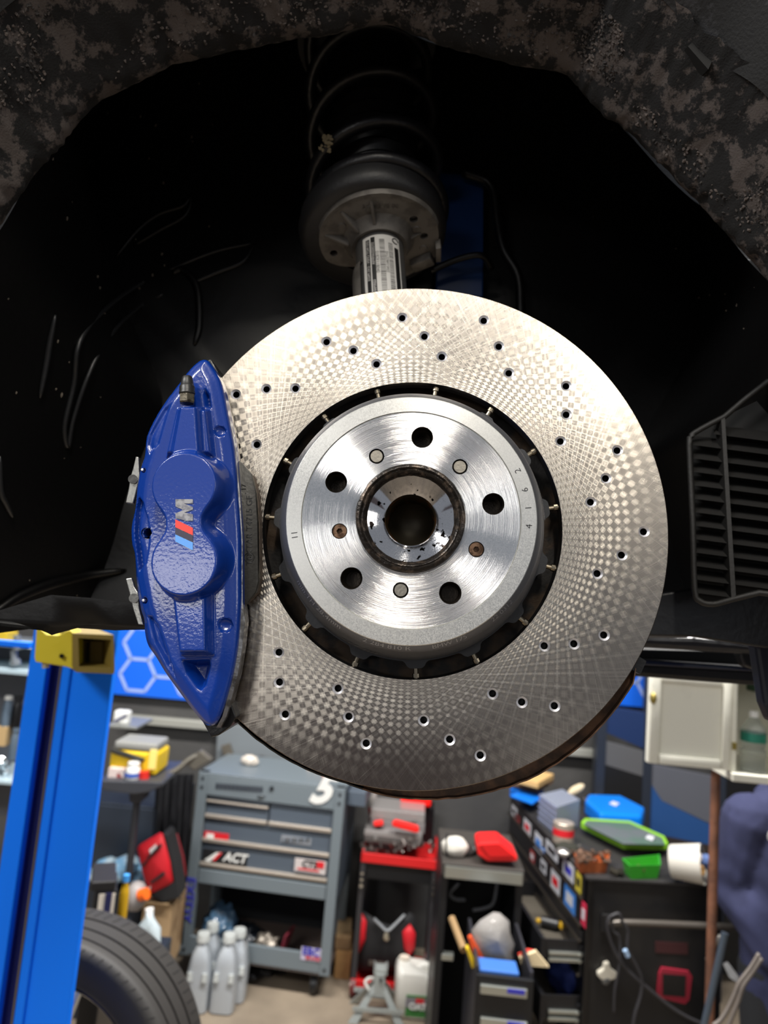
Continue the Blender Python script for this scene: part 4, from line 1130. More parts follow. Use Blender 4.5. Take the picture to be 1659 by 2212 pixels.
# ---- oil drain stand with funnel tray and the clutter on it
fd = flat(3.2)
M_DK = plain('drain_dark', (62, 64, 70), .45, .3); M_DK2 = plain('dark_panel', (42, 48, 58), .5, .2)
dr = T('oil_drain_stand', 'dark grey stand with wide tray on a centre pole beside the lift post', 'drain stand', fd.at(280, 2060, .2))
b = NB(); fd.poly(b, [(205, 1686), (352, 1690), (352, 1698), (318, 1712), (290, 1716), (225, 1708)], -.05, .35, .004); dr.part('tray', b, M_DK)
b = NB(); fd.poly(b, [(278, 1712), (308, 1712), (304, 1734), (280, 1734)], .10, .22, .004); dr.part('tray_socket', b, M_DK)
b = NB(); cyl(b, fd.at(296, 1728, .15), fd.at(268, 1985, .15), .016, n=14); dr.part('centre_pole', b, M_DK)
b = NB(); q = fd.at(268, 1985, .15); cyl(b, (q.x, q.y, q.z), (q.x, q.y, .0), .03, .09, n=24); dr.part('base_drum', b, M_DK2)
M_CAB2 = plain('slate_cabinet', (40, 48, 60), .45, .2)
t = T('slate_cabinet', 'tall slate blue metal cabinet behind the drain stand', 'cabinet', flat(3.75).at(260, 2060))
b = NB(); flat(3.75).box(b, 150, 1735, 346, 2130, 0, .5, .006); t.part('cabinet_body', b, M_CAB2)
b = NB(); flat(3.75).box(b, 156, 1742, 338, 1880, -.012, 0, .003); t.part('cabinet_door', b, plain('slate_door', (46, 55, 68), .4, .2))
b = NB(); flat(3.75).box(b, 338, 1720, 343, 2060, -.03, -.01, .002); t.part('edge_trim', b, plain('trim_grey', (104, 112, 120), .4, .5))
# objects on the tray
ft = flat(3.22)
t = T('yellow_tool_case', 'yellow tool box with grey lid on the drain stand tray', 'tool box', ft.at(290, 1676, .05))
b = NB(); ft.box(b, 236, 1622, 340, 1672, .02, .2, .012); t.part('case_body', b, plain('box_yellow', (226, 190, 24), .45))
b = NB(); ft.box(b, 246, 1604, 340, 1622, .02, .2, .01); t.part('case_lid', b, plain('lid_grey', (132, 132, 128), .5))
b = NB(); ft.poly(b, [(240, 1616), (312, 1640), (306, 1648), (238, 1626)], .0, .02, .003); t.part('case_strap', b, plain('strap_black', (40, 40, 36), .5))
b = NB(); ft.box(b, 322, 1620, 338, 1662, .012, .02); t.part('case_label', b, plain('label_yellow', (236, 214, 120), .5), label='pale label plate')
bottle_at(286, 1598, 1610, 30, ft, .10, plain('orange_plastic', (240, 104, 30), .4), MATS['orange_plastic'], 'orange_tub', 'orange plastic tub lying on the yellow tool box', 'tub', neck=.9)
t = bottle_at(285, 1646, 1684, 30, ft, -.02, M_WHT, M_WHT, 'white_jar', 'white jar with blue band standing on the drain stand tray', 'jar', neck=.7)
b = NB(); q = ft.at(285, 1676, -.02); lathe(b, [(.0330, 0), (.0330, .016)], Matrix.Translation(q), 20); t.part('jar_band', b, plain('band_blue', (60, 92, 176), .4))
one('cardboard_carton', 'low white printed carton at the left end of the drain tray', 'box', plain('carton_white', (206, 190, 184), .6, col2=(150, 60, 60), vs=50, thr=(.58, .62)), lambda b: ft.box(b, 233, 1660, 268, 1682, -.01, .1, .002))
one('red_can', 'small red tin beside the white jar on the tray', 'tin', plain('tin_red', (196, 38, 30), .4), lambda b: cyl(b, ft.at(311, 1684, -.01), ft.at(311, 1666, -.01), .022, n=16))
t = T('spray_bottle', 'white spray bottle with dark print beside the lift post', 'bottle', ft.at(258, 1566, .3))
b = NB(); ft.box(b, 244, 1536, 276, 1568, .3, .36, .01); t.part('bottle_body', b, M_WHT)
b = NB(); ft.poly(b, [(246, 1556), (274, 1542), (274, 1548), (246, 1562)], .295, .3); t.part('bottle_print', b, plain('print_navy', (60, 60, 90), .5))
one('wire_shelf', 'pale wire shelf holding the white spray bottle', 'shelf', plain('wire_grey', (140, 142, 138), .4, .5), lambda b: ft.box(b, 230, 1568, 296, 1574, .22, .46, .002))
# stand goes behind: tools leaning between stand and grey cart
def pry(b):
    tube(b, [ft.at(340, 1684, .1), ft.at(380, 1664, .12), ft.at(410, 1640, .14), ft.at(440, 1626, .16)], .012, n=8)
    prism(b, [ft.at(x, y, .14) for x, y in [(396, 1648), (432, 1622), (456, 1642), (420, 1664)]], (0, .05, 0), .004)
one('caulking_gun', 'dirty grey caulking gun leaning right of the yellow tool box', 'tool', plain('gun_grey', (92, 88, 80), .5, .3, bump=.3, bs=60), pry)
def coats(b):
    rows = []
    for j in range(9):
        row = []
        for i in range(28):
            x = 338 + i * 3.0 - j * 3.0; y = 1672 + j * 46
            row.append(flat(3.70).at(x, y, .03 * math.sin(i * 1.3) + .02 * math.sin(i * .6 + j * .4)))
        rows.append(row)
    loft(b, rows)
one('hanging_coat', 'black coats hanging behind the red bag', 'coat', plain('coat_black', (26, 27, 32), .8, bump=.3, bs=30), coats, smooth=True)
# ---- red bag on a cardboard box
fb = flat(3.35)
bx = T('cardboard_box', 'brown cardboard box under the red bag', 'box', fb.at(345, 2070, .1))
b = NB(); fb.box(b, 300, 1952, 364, 2110, .02, .27, .004); bx.part('box_body', b, plain('cardboard', (168, 140, 104), .8, col2=(134, 106, 74), vs=4, thr=(.5, .55)))
b = NB(); fb.box(b, 300, 1950, 364, 1953, .0, .27); bx.part('box_flap', b, MATS['cardboard'])
bg = T('tool_bag', 'bright red fabric tool bag with black trim leaning on the cardboard box', 'bag', fb.at(350, 1952, .1))
M_RED = plain('red_fabric', (196, 20, 34), .6, bump=.3, bs=120); M_BLKF = plain('black_fabric', (22, 22, 24), .8, bump=.3, bs=120)
def pillow(b, pts, d0, d1, f, bul=.03):
    c = Vector((sum(p[0] for p in pts) / len(pts), sum(p[1] for p in pts) / len(pts), 0))
    rows = []
    for k, (s, d) in enumerate(((.0, d0 - bul), (.55, d0 - bul * .8), (.88, d0 - bul * .25), (1.0, d0 + .015), (1.0, d1 - .015), (.85, d1), (0, d1))):
        rows.append([f.at(c.x + (x - c.x) * max(s, .01), c.y + (y - c.y) * max(s, .01), d) for x, y in pts])
    loft(b, rows, closed=True)
b = NB(); pillow(b, [(296, 1832), (302, 1824), (346, 1798), (354, 1802), (370, 1860), (376, 1905), (368, 1914), (330, 1932), (322, 1930), (308, 1885)], .0, .14, fb); bb = bg.part('bag_body', b, M_RED, smooth=True)
b = NB(); fb.poly(b, [(352, 1800), (362, 1806), (378, 1870), (388, 1940), (350, 1950), (322, 1934), (330, 1930), (376, 1906)], .0, .12, .004); bg.part('bag_base', b, M_BLKF)
for pts in ([(344, 1824), (350, 1828), (318, 1858), (318, 1852)], [(352, 1884), (356, 1890), (326, 1910), (324, 1906)], [(316, 1858), (320, 1856), (308, 1874), (304, 1870)]):
    b = NB(); fb.poly(b, pts, -.042, -.03, .001); bg.part('bag_strap', b, M_BLKF)
b = NB(); fb.poly(b, [(322, 1836), (336, 1824), (338, 1836), (326, 1848)], -.040, -.032); bg.part('bag_logo', b, plain('logo_white', (220, 214, 214), .5), label='white logo patch')
b = NB(); fb.poly(b, [(318, 1920), (326, 1914), (322, 1930), (316, 1934)], -.02, -.01); bg.part('bag_tag', b, MATS['logo_white'])
one('red_garment', 'dark red bag crumpled behind the red tool bag', 'bag', plain('dark_red_fabric', (116, 14, 26), .7, bump=.3, bs=90), lambda b: pillow(b, [(362, 1802), (384, 1800), (398, 1850), (404, 1890), (392, 1905), (378, 1880)], .16, .28, fb, .02), smooth=True)
one('black_garment_bag', 'black cloth bundle lying under the red tool bag', 'bag', M_BLKF, lambda b: blob(b, fb.at(362, 1936, .16), .06, .08, .045, 3, .15, 2.5, 4), smooth=True)
# things around the drain stand
fl = flat(2.6)
pk = flat(3.57).at(262, 1914)
one('storage_bin', 'dark storage bin under the light blue towel packs', 'bin', M_CAB2, lambda b: box(b, (pk.x - .13, 3.50, 0), (pk.x + .13, 3.68, pk.z), .006))
HZ = P(225, 2030, 2.3).z
one('low_cabinet', 'low black cabinet hidden behind the car wheel', 'cabinet', M_BLK, lambda b: box(b, (P(190, 2030, 2.3).x, 2.28, 0), (P(268, 2030, 2.46).x, 2.46, HZ), .006))
one('plastic_crate', 'dark crate under the clear washer jug behind the wheel', 'crate', M_CAB2, lambda b: box(b, (P(303, 2060, 3.0).x, 2.99, 0), (P(349, 2060, 3.0).x, 3.15, P(325, 2060, 3.0).z), .006))
one('paper_pack', 'light blue paper towel packs piled beside the blue post', 'towels', plain('pack_blue', (128, 178, 214), .5, bump=.4, bs=50, col2=(196, 216, 226), vs=14), lambda b: (blob(b, flat(3.57).at(236, 1884), .085, .10, .055, 3, .25, 2.6, 3), blob(b, flat(3.57).at(268, 1876, -.02), .07, .10, .05, 3, .25, 3, 5), blob(b, flat(3.57).at(296, 1890, .05), .05, .10, .07, 3, .25, 3, 7)), smooth=True)
bottle_at(259, 1888, 2012, 20, flat(2.42), 0, plain('yellow_bottle', (206, 162, 30), .4), plain('cap_blue', (70, 150, 220), .4), 'yellow_bottle', 'yellow bottle with light blue cap behind the tyre', 'bottle', neck=.6)
t = T('oil_jug', 'grey oil jug with orange cap lying against the cardboard box', 'jug', flat(3.2).at(296, 1960))
b = NB(); blob(b, flat(3.2).at(294, 1936), .045, .05, .06, 3, .05, 2, 3); t.part('jug_body', b, plain('jug_grey', (142, 136, 134), .5), smooth=True)
b = NB(); cyl(b, flat(3.2).at(303, 1934, -.03), flat(3.2).at(317, 1930, -.04), .024, n=16); t.part('jug_cap', b, MATS['orange_plastic'])
t = T('battery_box', 'black topped box with white label behind the tyre', 'box', flat(2.3).at(225, 2020))
fx = Face(flat(2.3).at(200, 1980), 20)
b = NB(); fx.box(b, 196, 1905, 250, 1925, .0, .16, .004); t.part('box_lid', b, plain('lid_black', (36, 34, 32), .4))
b = NB(); fx.box(b, 200, 1924, 247, 2022, .005, .15, .003); t.part('box_body', b, plain('box_black', (28, 28, 30), .5))
b = NB(); fx.box(b, 210, 1932, 245, 2000, .0, .005); lb = t.part('box_label', b, plain('label_cream', (222, 212, 196), .5), label='cream label')
b = NB(); fx.box(b, 224, 1930, 238, 2000, -.003, .0); t.part('label_stripe', b, plain('label_navy', (36, 38, 80), .5), parent=lb)
t = T('washer_jug', 'clear white handled jug in front of the cardboard box', 'jug', flat(3.0).at(325, 2060))
b = NB(); pillow(b, [(299, 2000), (312, 1984), (316, 1972), (330, 1972), (334, 1984), (348, 2004), (347, 2060), (303, 2060)], 0, .12, flat(3.0), .02); t.part('jug_body', b, plain('jug_clear', (196, 210, 216), .35), smooth=40)
b = NB(); cyl(b, flat(3.0).at(323, 1974, .06), flat(3.0).at(323, 1963, .06), .017, n=16); t.part('jug_cap', b, M_WHT)
# ---- wheel with tyre, leaning high on a stand
M_TYRE = plain('tyre_rubber', (44, 42, 40), .62, bump=.25, bs=240); M_TYREG = plain('tyre_groove', (12, 12, 12), .8)
psi = math.radians(3.0); WC = CAM + Vector((-.67, 1.793, -1.173)); wn = Vector((-math.sin(psi) * .994, -math.cos(psi) * .994, .1115)).normalized()
wx = wn.cross(Vector((0, 0, 1))).normalized(); wz = wx.cross(wn)
WM = Matrix(((wx.x, wz.x, wn.x, WC.x), (wx.y, wz.y, wn.y, WC.y), (wx.z, wz.z, wn.z, WC.z), (0, 0, 0, 1)))
WR = .350
wheel = T('car_wheel', 'car wheel with low profile tyre standing behind the blue lift post', 'wheel', WC - Vector((0, 0, WR)))
b = NB()
prof = [(.243, .066), (.252, .088), (.270, .108), (.300, .124), (.322, .128), (.336, .126), (.345, .119), (.3490, .110)]
for k, (g0, g1) in enumerate(((.091, .083), (.041, .031), (-.016, -.027))):
    prof += [(WR, g0), (WR - .009, g0 - .001), (WR - .009, g1 + .001), (WR, g1)]
prof += [(.348, -.095), (.343, -.108), (.335, -.116), (.30, -.120), (.262, -.11), (.245, -.09)]
lathe(b, prof, WM, 96); wheel.part('tyre', b, M_TYRE, smooth=35)
b = NB()
for i in range(90):                                # fine cross sipes on the outer shoulder
    a = 2 * math.pi * i / 90
    for r0, r1, z0, z1 in ((.3325, .3445, .1275, .1205), (.3496, .3486, -.04, -.085)):
        q = [WM @ Vector((r * math.cos(a + da), r * math.sin(a + da), zz)) for r, zz, da in ((r0 + .0008, z0, 0), (r1 + .0008, z1, .02), (r1 + .0008, z1, .026), (r0 + .0008, z0, .006))]
        b.faces.new([b.verts.new(p) for p in q])
wheel.part('tread_sipe', b, M_TYREG, kind='stuff')
b = NB(); lathe(b, [(.246, .060), (.246, .068), (.238, .070), (.226, .05), (.218, -.08), (.236, -.09)], WM, 72); wheel.part('rim', b, plain('rim_black', (24, 26, 32), .25, .6), smooth=40)
for k in range(5):
    for s in (-.13, .13):
        a = 2 * math.pi * k / 5 + .35
        b = NB(); u0 = Vector((math.cos(a + s * .6), math.sin(a + s * .6), 0)); u1 = Vector((math.cos(a + s * 1.7), math.sin(a + s * 1.7), 0)); w = Vector((-u1.y, u1.x, 0)) * .011
        prism(b, [WM @ (u0 * .05 - w + Vector((0, 0, .020))), WM @ (u1 * .236 - w + Vector((0, 0, .058))), WM @ (u1 * .236 + w + Vector((0, 0, .058))), WM @ (u0 * .05 + w + Vector((0, 0, .020)))], WM.to_3x3() @ Vector((0, 0, -.03)), .003)
        wheel.part('spoke', b, plain('spoke_silver', (176, 190, 204), .2, .9))
b = NB(); lathe(b, [(0, .035), (.04, .034), (.062, .026), (.062, -.02), (0, -.02)], WM, 32); wheel.part('wheel_centre', b, MATS['spoke_silver'], smooth=30)
one('wheel_stand', 'low black stand carrying the car wheel', 'stand', M_BLK, lambda b: box(b, WC + Vector((-.2, -.16, -WC.z)), WC + Vector((.2, .16, -WR - .001)), .01))
# ---- grey tool cart
yc = G(655, 2150).y
fc = Face((P(429, 1664, yc).x, yc + .05), -7.0)
M_CART = plain('cart_grey', (112, 122, 128), .42, .1, bump=.04, bs=60); M_CARTD = plain('cart_drawer_grey', (84, 94, 106), .42, .15)
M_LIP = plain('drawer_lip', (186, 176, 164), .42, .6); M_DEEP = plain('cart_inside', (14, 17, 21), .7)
cart = T('tool_cart', 'grey rolling tool cart with stickered drawers and open bottom shelf', 'tool cart', fc.at(560, 2150))
uL, zT = fc.uz(424, 1664); uR = fc.uz(750, 1703)[0]; uL = (fc.uz(429, 1664)[0] + fc.uz(388, 2056)[0]) / 2; uR = (fc.uz(749, 1703)[0] + fc.uz(710, 2091)[0]) / 2
def zc(y, x=580): return fc.uz(x, y)[1]
CD = .48; pw = .052
zTop = zc(1684); zBot = zc(2085, 545)
for u in (uL, uR - pw):
    b = NB(); fc.ubox(b, u, zBot, u + pw, zTop, -.004, .05, .003); cart.part('corner_post', b, M_CART)
    b = NB(); fc.ubox(b, u, zBot, u + pw, zTop - .01, CD - .05, CD, .003); cart.part('corner_post', b, M_CART)
b = NB(); fc.ubox(b, uL, zTop - .012, uR, zTop, 0, CD, .002); cart.part('top_tray', b, M_CART)
b = NB(); fc.ubox(b, uL + pw, zc(1733), uR - pw, zTop - .012, 0, .02, .002); cart.part('header_panel', b, M_CART)
zD = zc(1930, 570)
for u in (uL, uR - .006):
    b = NB(); fc.ubox(b, u, zD, u + .006, zTop - .012, .03, CD - .03); cart.part('side_panel', b, M_CARTD)
b = NB(); fc.ubox(b, uL + .01, zD, uR - .01, zTop - .02, .06, CD - .02); cart.part('drawer_case', b, M_DEEP)
ui0, ui1 = uL + pw + .003, uR - pw - .003; um = ui0 + (ui1 - ui0) * .50
def drawer(u0, u1, y0, y1, lip=True):
    z0, z1 = zc(y0), zc(y1)
    b = NB(); fc.ubox(b, u0, z1 + .002, u1, z0, .018, .06, .003); d = cart.part('drawer', b, M_CARTD)
    b = NB(); fc.ubox(b, u0, z1 + .002, u1, z1 + min(.022, (z0 - z1) * .4), .002, .02, .004); cart.part('drawer_handle', b, M_LIP, parent=d)
    return d
drawer(ui0, um - .004, 1736, 1750); drawer(ui0, um - .004, 1753, 1785); drawer(um + .004, ui1, 1738, 1785)
d4 = drawer(ui0, ui1, 1789, 1838); d5 = drawer(ui0, ui1, 1842, 1892)
b = NB(); fc.ubox(b, ui0, zc(1928, 570), ui1, zc(1896, 570), .006, .04, .004); cart.part('base_rail', b, M_CART)
b = NB(); fc.ubox(b, uL + pw, zBot, uR - pw, zc(2044, 560), 0, .02, .003); cart.part('lower_tray_front', b, M_CART)
b = NB(); fc.ubox(b, uL + .01, zBot, uR - .01, zBot + .01, .0, CD); cart.part('lower_shelf', b, plain('shelf_worn', (96, 84, 78), .6, .2))
b = NB(); fc.ubox(b, uL, zBot + .01, uR, zD, CD - .01, CD); cart.part('back_panel', b, M_DEEP)
for u, d in ((uL + .07, .06), (uR - .08, .06), (uL + .07, CD - .06), (uR - .08, CD - .06)):
    b = NB(); cyl(b, fc.w(u - .016, d, .048), fc.w(u + .016, d, .048), .047, n=20); w_ = cart.part('caster', b, M_BLK, smooth=30)
    b = NB(); fc.ubox(b, u - .022, .05, u + .022, zBot, d - .02, d + .02, .004); cart.part('caster_fork', b, plain('fork_dark', (50, 50, 52), .4, .6), parent=w_)
for u in (uL + pw / 2, uR - pw / 2):
    for z in (zTop - .03, zTop - .075, zBot + .03):
        b = NB(); cyl(b, fc.w(u, -.002, z), fc.w(u, -.008, z), .008, n=10); cart.part('post_screw', b, plain('screw_grey', (70, 74, 78), .4, .6))
b = NB(); q = fc.at(587, 1703, -.001); cyl(b, q, q + Vector((0, -.006, 0)), .011, n=16); cart.part('key_lock', b, plain('lock_dark', (40, 42, 46), .4, .6))
b = NB(); q = fc.at(565, 1721, -.001); blob(b, q, .022, .006, .012, 2, .1); cart.part('top_latch', b, plain('latch', (92, 98, 102), .3, .6))
b = NB()
random.seed(2)
for k in range(12): fc.box(b, 466 + k * 8.6, 1692 + k * .7, 472.5 + k * 8.6, 1704 + k * .7, -.003, 0)
cart.part('header_lettering', b, plain('letter_dark', (40, 44, 54), .5), kind='stuff', label='dark raised letters')
def ftxt(face, parent, s, size, px, py, m, d=-.006, shear=0, rot=0, bold=.0, name='sticker_text', label=None):
    q = face.at(px, py, d); c, sn = math.cos(math.radians(rot)), math.sin(math.radians(rot))
    b = NB(); add_text(b, s, size, plane_fn(q, face.r * c + Vector((0, 0, sn)), Vector((0, 0, c)) - face.r * sn), shear=shear, bold=bold, extrude=.0008)
    return parent[0].part(name, b, m, parent=parent[1], label=label)
M_SW = plain('sticker_white2', (222, 222, 218), .5); M_SR = plain('sticker_red', (206, 30, 40), .5); M_SK = plain('sticker_black', (26, 26, 28), .5); M_SB = plain('sticker_blue', (58, 58, 176), .5)
ftxt(fc, (cart, None), '5', .205, 690, 1706, M_SW, -.006, .45, bold=.009, name='number_sticker', label='big white slanted number five')
def stick(face, th, x0, y0, x1, y1, m, d0=-.002, d1=.0, parent=None, label=None, name='sticker', at=None):
    b = NB(); face.box(b, x0, y0, x1, y1, d0, d1, at=at); return th.part(name, b, m, parent=parent, label=label)
dd = .016
s = stick(fc, cart, 436, 1838, 534, 1872, M_SK, dd - .003, dd + .003, d5, 'black sticker reading ACT')
ftxt(fc, (cart, d5), 'ACT', .062, 507, 1854, M_SW, dd - .005, .25, bold=.002)
b = NB(); fc.poly(b, [(441, 1858), (466, 1842), (478, 1842), (452, 1862)], dd - .006, dd - .003); cart.part('sticker_stripe', b, M_SW, parent=d5)
b = NB(); fc.poly(b, [(458, 1858), (474, 1842), (480, 1843), (464, 1860)], dd - .008, dd - .006); cart.part('sticker_stripe', b, M_SR, parent=d5)
stick(fc, cart, 441, 1799, 494, 1812, M_SR, dd - .003, dd + .003, d4, 'small red sticker')
stick(fc, cart, 446, 1801, 462, 1810, M_SW, dd - .005, dd - .003, d4)
stick(fc, cart, 607, 1808, 672, 1823, plain('sticker_grey', (132, 136, 142), .5), dd - .003, dd + .003, d4, 'grey lettered sticker')
for k in range(8): stick(fc, cart, 611 + k * 7.4, 1811, 615.5 + k * 7.4, 1820, M_SK if k % 2 else M_CARTD, dd - .005, dd - .003, d4)
stick(fc, cart, 636, 1858, 704, 1886, plain('sticker_pale', (196, 188, 186), .5), -.001, .006, d5, 'pale sticker with red print')
ftxt(fc, (cart, d5), 'CTS', .046, 668, 1868, M_SK, -.003, .2, bold=.002)
stick(fc, cart, 684, 1862, 700, 1876, M_SR, -.004, -.001, d5); stick(fc, cart, 642, 1878, 690, 1881, M_SR, -.004, -.001, d5)
ftxt(fc, (cart, None), 'EXEDY', .072, 407, 1943, M_SB, -.008, 0, -90, bold=.0008, label='EXEDY printed upright in blue')
stick(fc, cart, 650, 2048, 696, 2076, plain('sticker_lilac', (190, 184, 206), .5), -.003, .0, None, 'white sticker reading EBC BRAKES')
ftxt(fc, (cart, None), 'EBC', .050, 672, 2057, M_SB, -.006, 0, bold=.001); ftxt(fc, (cart, None), 'BRAKES', .022, 676, 2071, M_SR, -.006, 0, bold=.0003)
# things on and in the cart
M_CLR = plain('clear_bag', (176, 190, 204), .12, trans=.75, ior=1.2, bump=.5, bs=40)
fci = Face(fc.w(0, .2, 0), -7)
def crumple(name, label, cat, m, c, r, seed, amp=.4, sub=4, freq=2.6):
    return one(name, label, cat, m, lambda b: blob(b, c, *r, sub, amp, freq, seed, flat=r[2] * .8), smooth=True)
zs = zBot + .01
q = fc.at(475, 2000, .14); crumple('plastic_bag', 'clear plastic bag of blue parts on the cart bottom shelf', 'bag', plain('bluish_film', (70, 98, 124), .15, coat=.5, bump=.5, bs=50), Vector((q.x, q.y, zs + .085)), (.085, .09, .11), 3)
q = fc.at(528, 2010, .18); crumple('dark_bag', 'dark plastic bag in the middle of the cart bottom shelf', 'bag', plain('dark_film', (34, 40, 48), .2, coat=.4, bump=.5, bs=50), Vector((q.x, q.y, zs + .045)), (.09, .09, .055), 6)
q = fc.at(578, 2010, .10); crumple('metal_part', 'greasy grey metal casting on the cart bottom shelf', 'car part', plain('part_metal', (132, 124, 114), .35, .6, bump=.6, bs=60), Vector((q.x, q.y, zs + .045)), (.06, .06, .055), 8)
one('white_lamp', 'small white tube lying in front of the metal casting on the shelf', 'tube', M_WHT, lambda b: cyl(b, Vector((fc.at(562, 2023, .05).x, fc.at(562, 2023, .05).y, zs + .045)), Vector((fc.at(578, 2038, .03).x, fc.at(578, 2038, .03).y, zs + .018)), .016, n=16), smooth=30)
one('wood_stick', 'pale wooden stick on the cart bottom shelf', 'stick', plain('pale_wood', (188, 158, 120), .7), lambda b: cyl(b, Vector((fc.at(536, 2026, .08).x, fc.at(536, 2026, .08).y, zs + .012)), Vector((fc.at(560, 2024, .12).x, fc.at(560, 2024, .12).y, zs + .012)), .011, n=10), smooth=30)
one('red_catalogue', 'dark red catalogue leaning on the cart bottom shelf', 'book', plain('book_red', (112, 36, 50), .5), lambda b: prism(b, [Vector((fc.at(x, 2020, d).x, fc.at(x, 2020, d).y, z)) for x, d, z in ((604, .06, zs), (620, .20, zs), (632, .20, zs + .12), (614, .06, zs + .12))], (.01, 0, 0)))
q = fc.at(537, 1662, .25); crumple('glass_jar', 'small white wrapped part lying on the cart top', 'part', plain('wrap_white', (206, 196, 184), .35, bump=.4, bs=60), Vector((q.x, q.y, zTop + .026)), (.048, .03, .030), 4, .2)
def top_junk(b):
    random.seed(4)
    for i, (x, m) in enumerate([(666, 0), (680, 0), (694, 0), (704, 0)]):
        p = fc.at(x, 1676 + (x - 666) * .12, .3); cyl(b, (p.x, p.y, zTop), (p.x + .01, p.y, zTop + .045), .014, .009, n=12)
one('small_fittings', 'small pale fittings standing on the right of the cart top', 'fittings', plain('fitting_pale', (196, 176, 160), .4), top_junk, kind='stuff')
q = fc.at(700, 1680, .22); one('red_fitting', 'tiny red fitting on the right of the cart top', 'cap', MATS['orange_plastic'], lambda b: cyl(b, (q.x, q.y, zTop), (q.x, q.y, zTop + .035), .014, n=12))
one('side_tray', 'dark grey fold-out side shelf on the right of the grey cart', 'shelf', M_CARTD, lambda b: fc.box(b, 751, 1710, 790, 1742, .08, .40, .004))
def plank(b): prism(b, [flat(4.36).at(x, y) for x, y in [(548, 1640), (562, 1634), (700, 1684), (690, 1698), (560, 1668)]], (0, .05, 0), .004)
one('dark_tube', 'dark grey fabric roll leaning behind the grey cart', 'roll', plain('roll_dark', (66, 66, 68), .7), plank)
one('grey_board', 'smooth pale grey panel standing behind the grey cart', 'panel', plain('board_grey', (112, 118, 122), .5), lambda b: flat(4.40).poly(b, [(470, 1560), (720, 1600), (720, 1760), (462, 1740)], 0, .03, .003))
one('leaning_strip', 'tan metal strip leaning on the grey panel', 'strip', plain('strip_tan', (104, 98, 88), .5, .4), lambda b: flat(4.36).poly(b, [(477, 1612), (496, 1606), (514, 1662), (492, 1664)], 0, .02, .002))
# ---- four tall grey oil bottles on the floor
M_OIL = plain('oil_silver', (178, 184, 190), .32, .25, bump=.04, bs=30); M_OILC = plain('oil_cap', (186, 190, 188), .4)
def oil(px, ytop, ybot, w0, Y, label):
    z1 = P(px + 6, ytop, Y).z; x0 = P(px, ybot, Y).x; w = (P(px + w0 / 2, ybot - 60, Y).x - P(px - w0 / 2, ybot - 60, Y).x); zb = 0.0; h = z1 - zb; d = w * 1.0
    c = Vector((x0, Y, zb)); t = T('oil_bottle', label, 'bottle', c, group='four grey oil bottles beside the tyre')
    def sec(sx, sy, z, r=.3):
        pts = []
        for k in range(24):
            a = 2 * math.pi * k / 24; ca, sa = math.cos(a), math.sin(a)
            e = .45
            pts.append(c + Vector((sx * math.copysign(abs(ca) ** e, ca), d / 2 + sy * math.copysign(abs(sa) ** e, sa), z)))
        return pts
    b = NB(); loft(b, [sec(w * .44, d * .44, 0.001), sec(w * .5, d * .5, h * .02), sec(w * .5, d * .5, h * .44), sec(w * .47, d * .47, h * .50), sec(w * .42, d * .44, h * .62), sec(w * .34, d * .38, h * .76), sec(w * .22, d * .20, h * .84), sec(w * .2, d * .16, h * .90)], closed=True)
    b.faces.new(b.verts[:24]); t.part('bottle_body', b, M_OIL, smooth=50)
    b = NB(); M = Matrix.Translation(c + Vector((0, d / 2, 0))); lathe(b, [(0, h), (w * .24, h), (w * .26, h * .985), (w * .28, h * .90), (0, h * .90)], M, 20); t.part('bottle_cap', b, M_OILC, smooth=30)
    b = NB()
    for s in (-1, 1): cyl(b, c + Vector((s * w * .30, -d * .01, h * .44)), c + Vector((s * w * .30, d * .02, h * .54)), w * .12, w * .10, n=12)
    t.part('shoulder_glint', b, M_OILC, smooth=40)  # pale studs stand in for highlights on the shoulder steps
    return t
yo = G(492, 2196).y; yo2 = yo + .10
oil(497, 2018, 2180, 54, yo2, 'grey oil bottle at the back right of the four beside the tyre')
oil(436, 2004, 2180, 50, yo2, 'grey oil bottle at the back left of the four beside the tyre')
oil(474, 2028, 2196, 54, yo, 'grey oil bottle at the front right of the four beside the tyre')
oil(416, 2026, 2196, 54, yo - .01, 'grey oil bottle at the front left of the four, next to the tyre')
# ---- cardboard and wood between the carts
f9 = flat(yc + .18)
one('cardboard_box', 'upper small brown box between the grey cart and the black service cart', 'box', MATS['cardboard'], lambda b: f9.box(b, 724, 2025, 757, 2052, 0, .25, .003))
one('wood_block', 'tall tan board standing on the floor between the two carts', 'board', plain('tan_board', (182, 142, 92), .7, col2=(150, 108, 66), vs=6), lambda b: (lambda r: f9.ubox(b, r[0], 0, r[2], r[1], 0, .25, .003))(f9.rect(722, 2054, 756, 2142)))
def under(b):
    random.seed(8)
    for i in range(9):
        q = G(random.uniform(520, 600), random.uniform(2118, 2140)); blob(b, q + Vector((0, .1, .03)), .04, .05, .032, 2, .3, 2, i, flat=.028)
one('dark_parts', 'dark greasy parts pushed under the grey cart', 'car parts', plain('parts_dark', (38, 38, 40), .35, .5), under, kind='stuff')
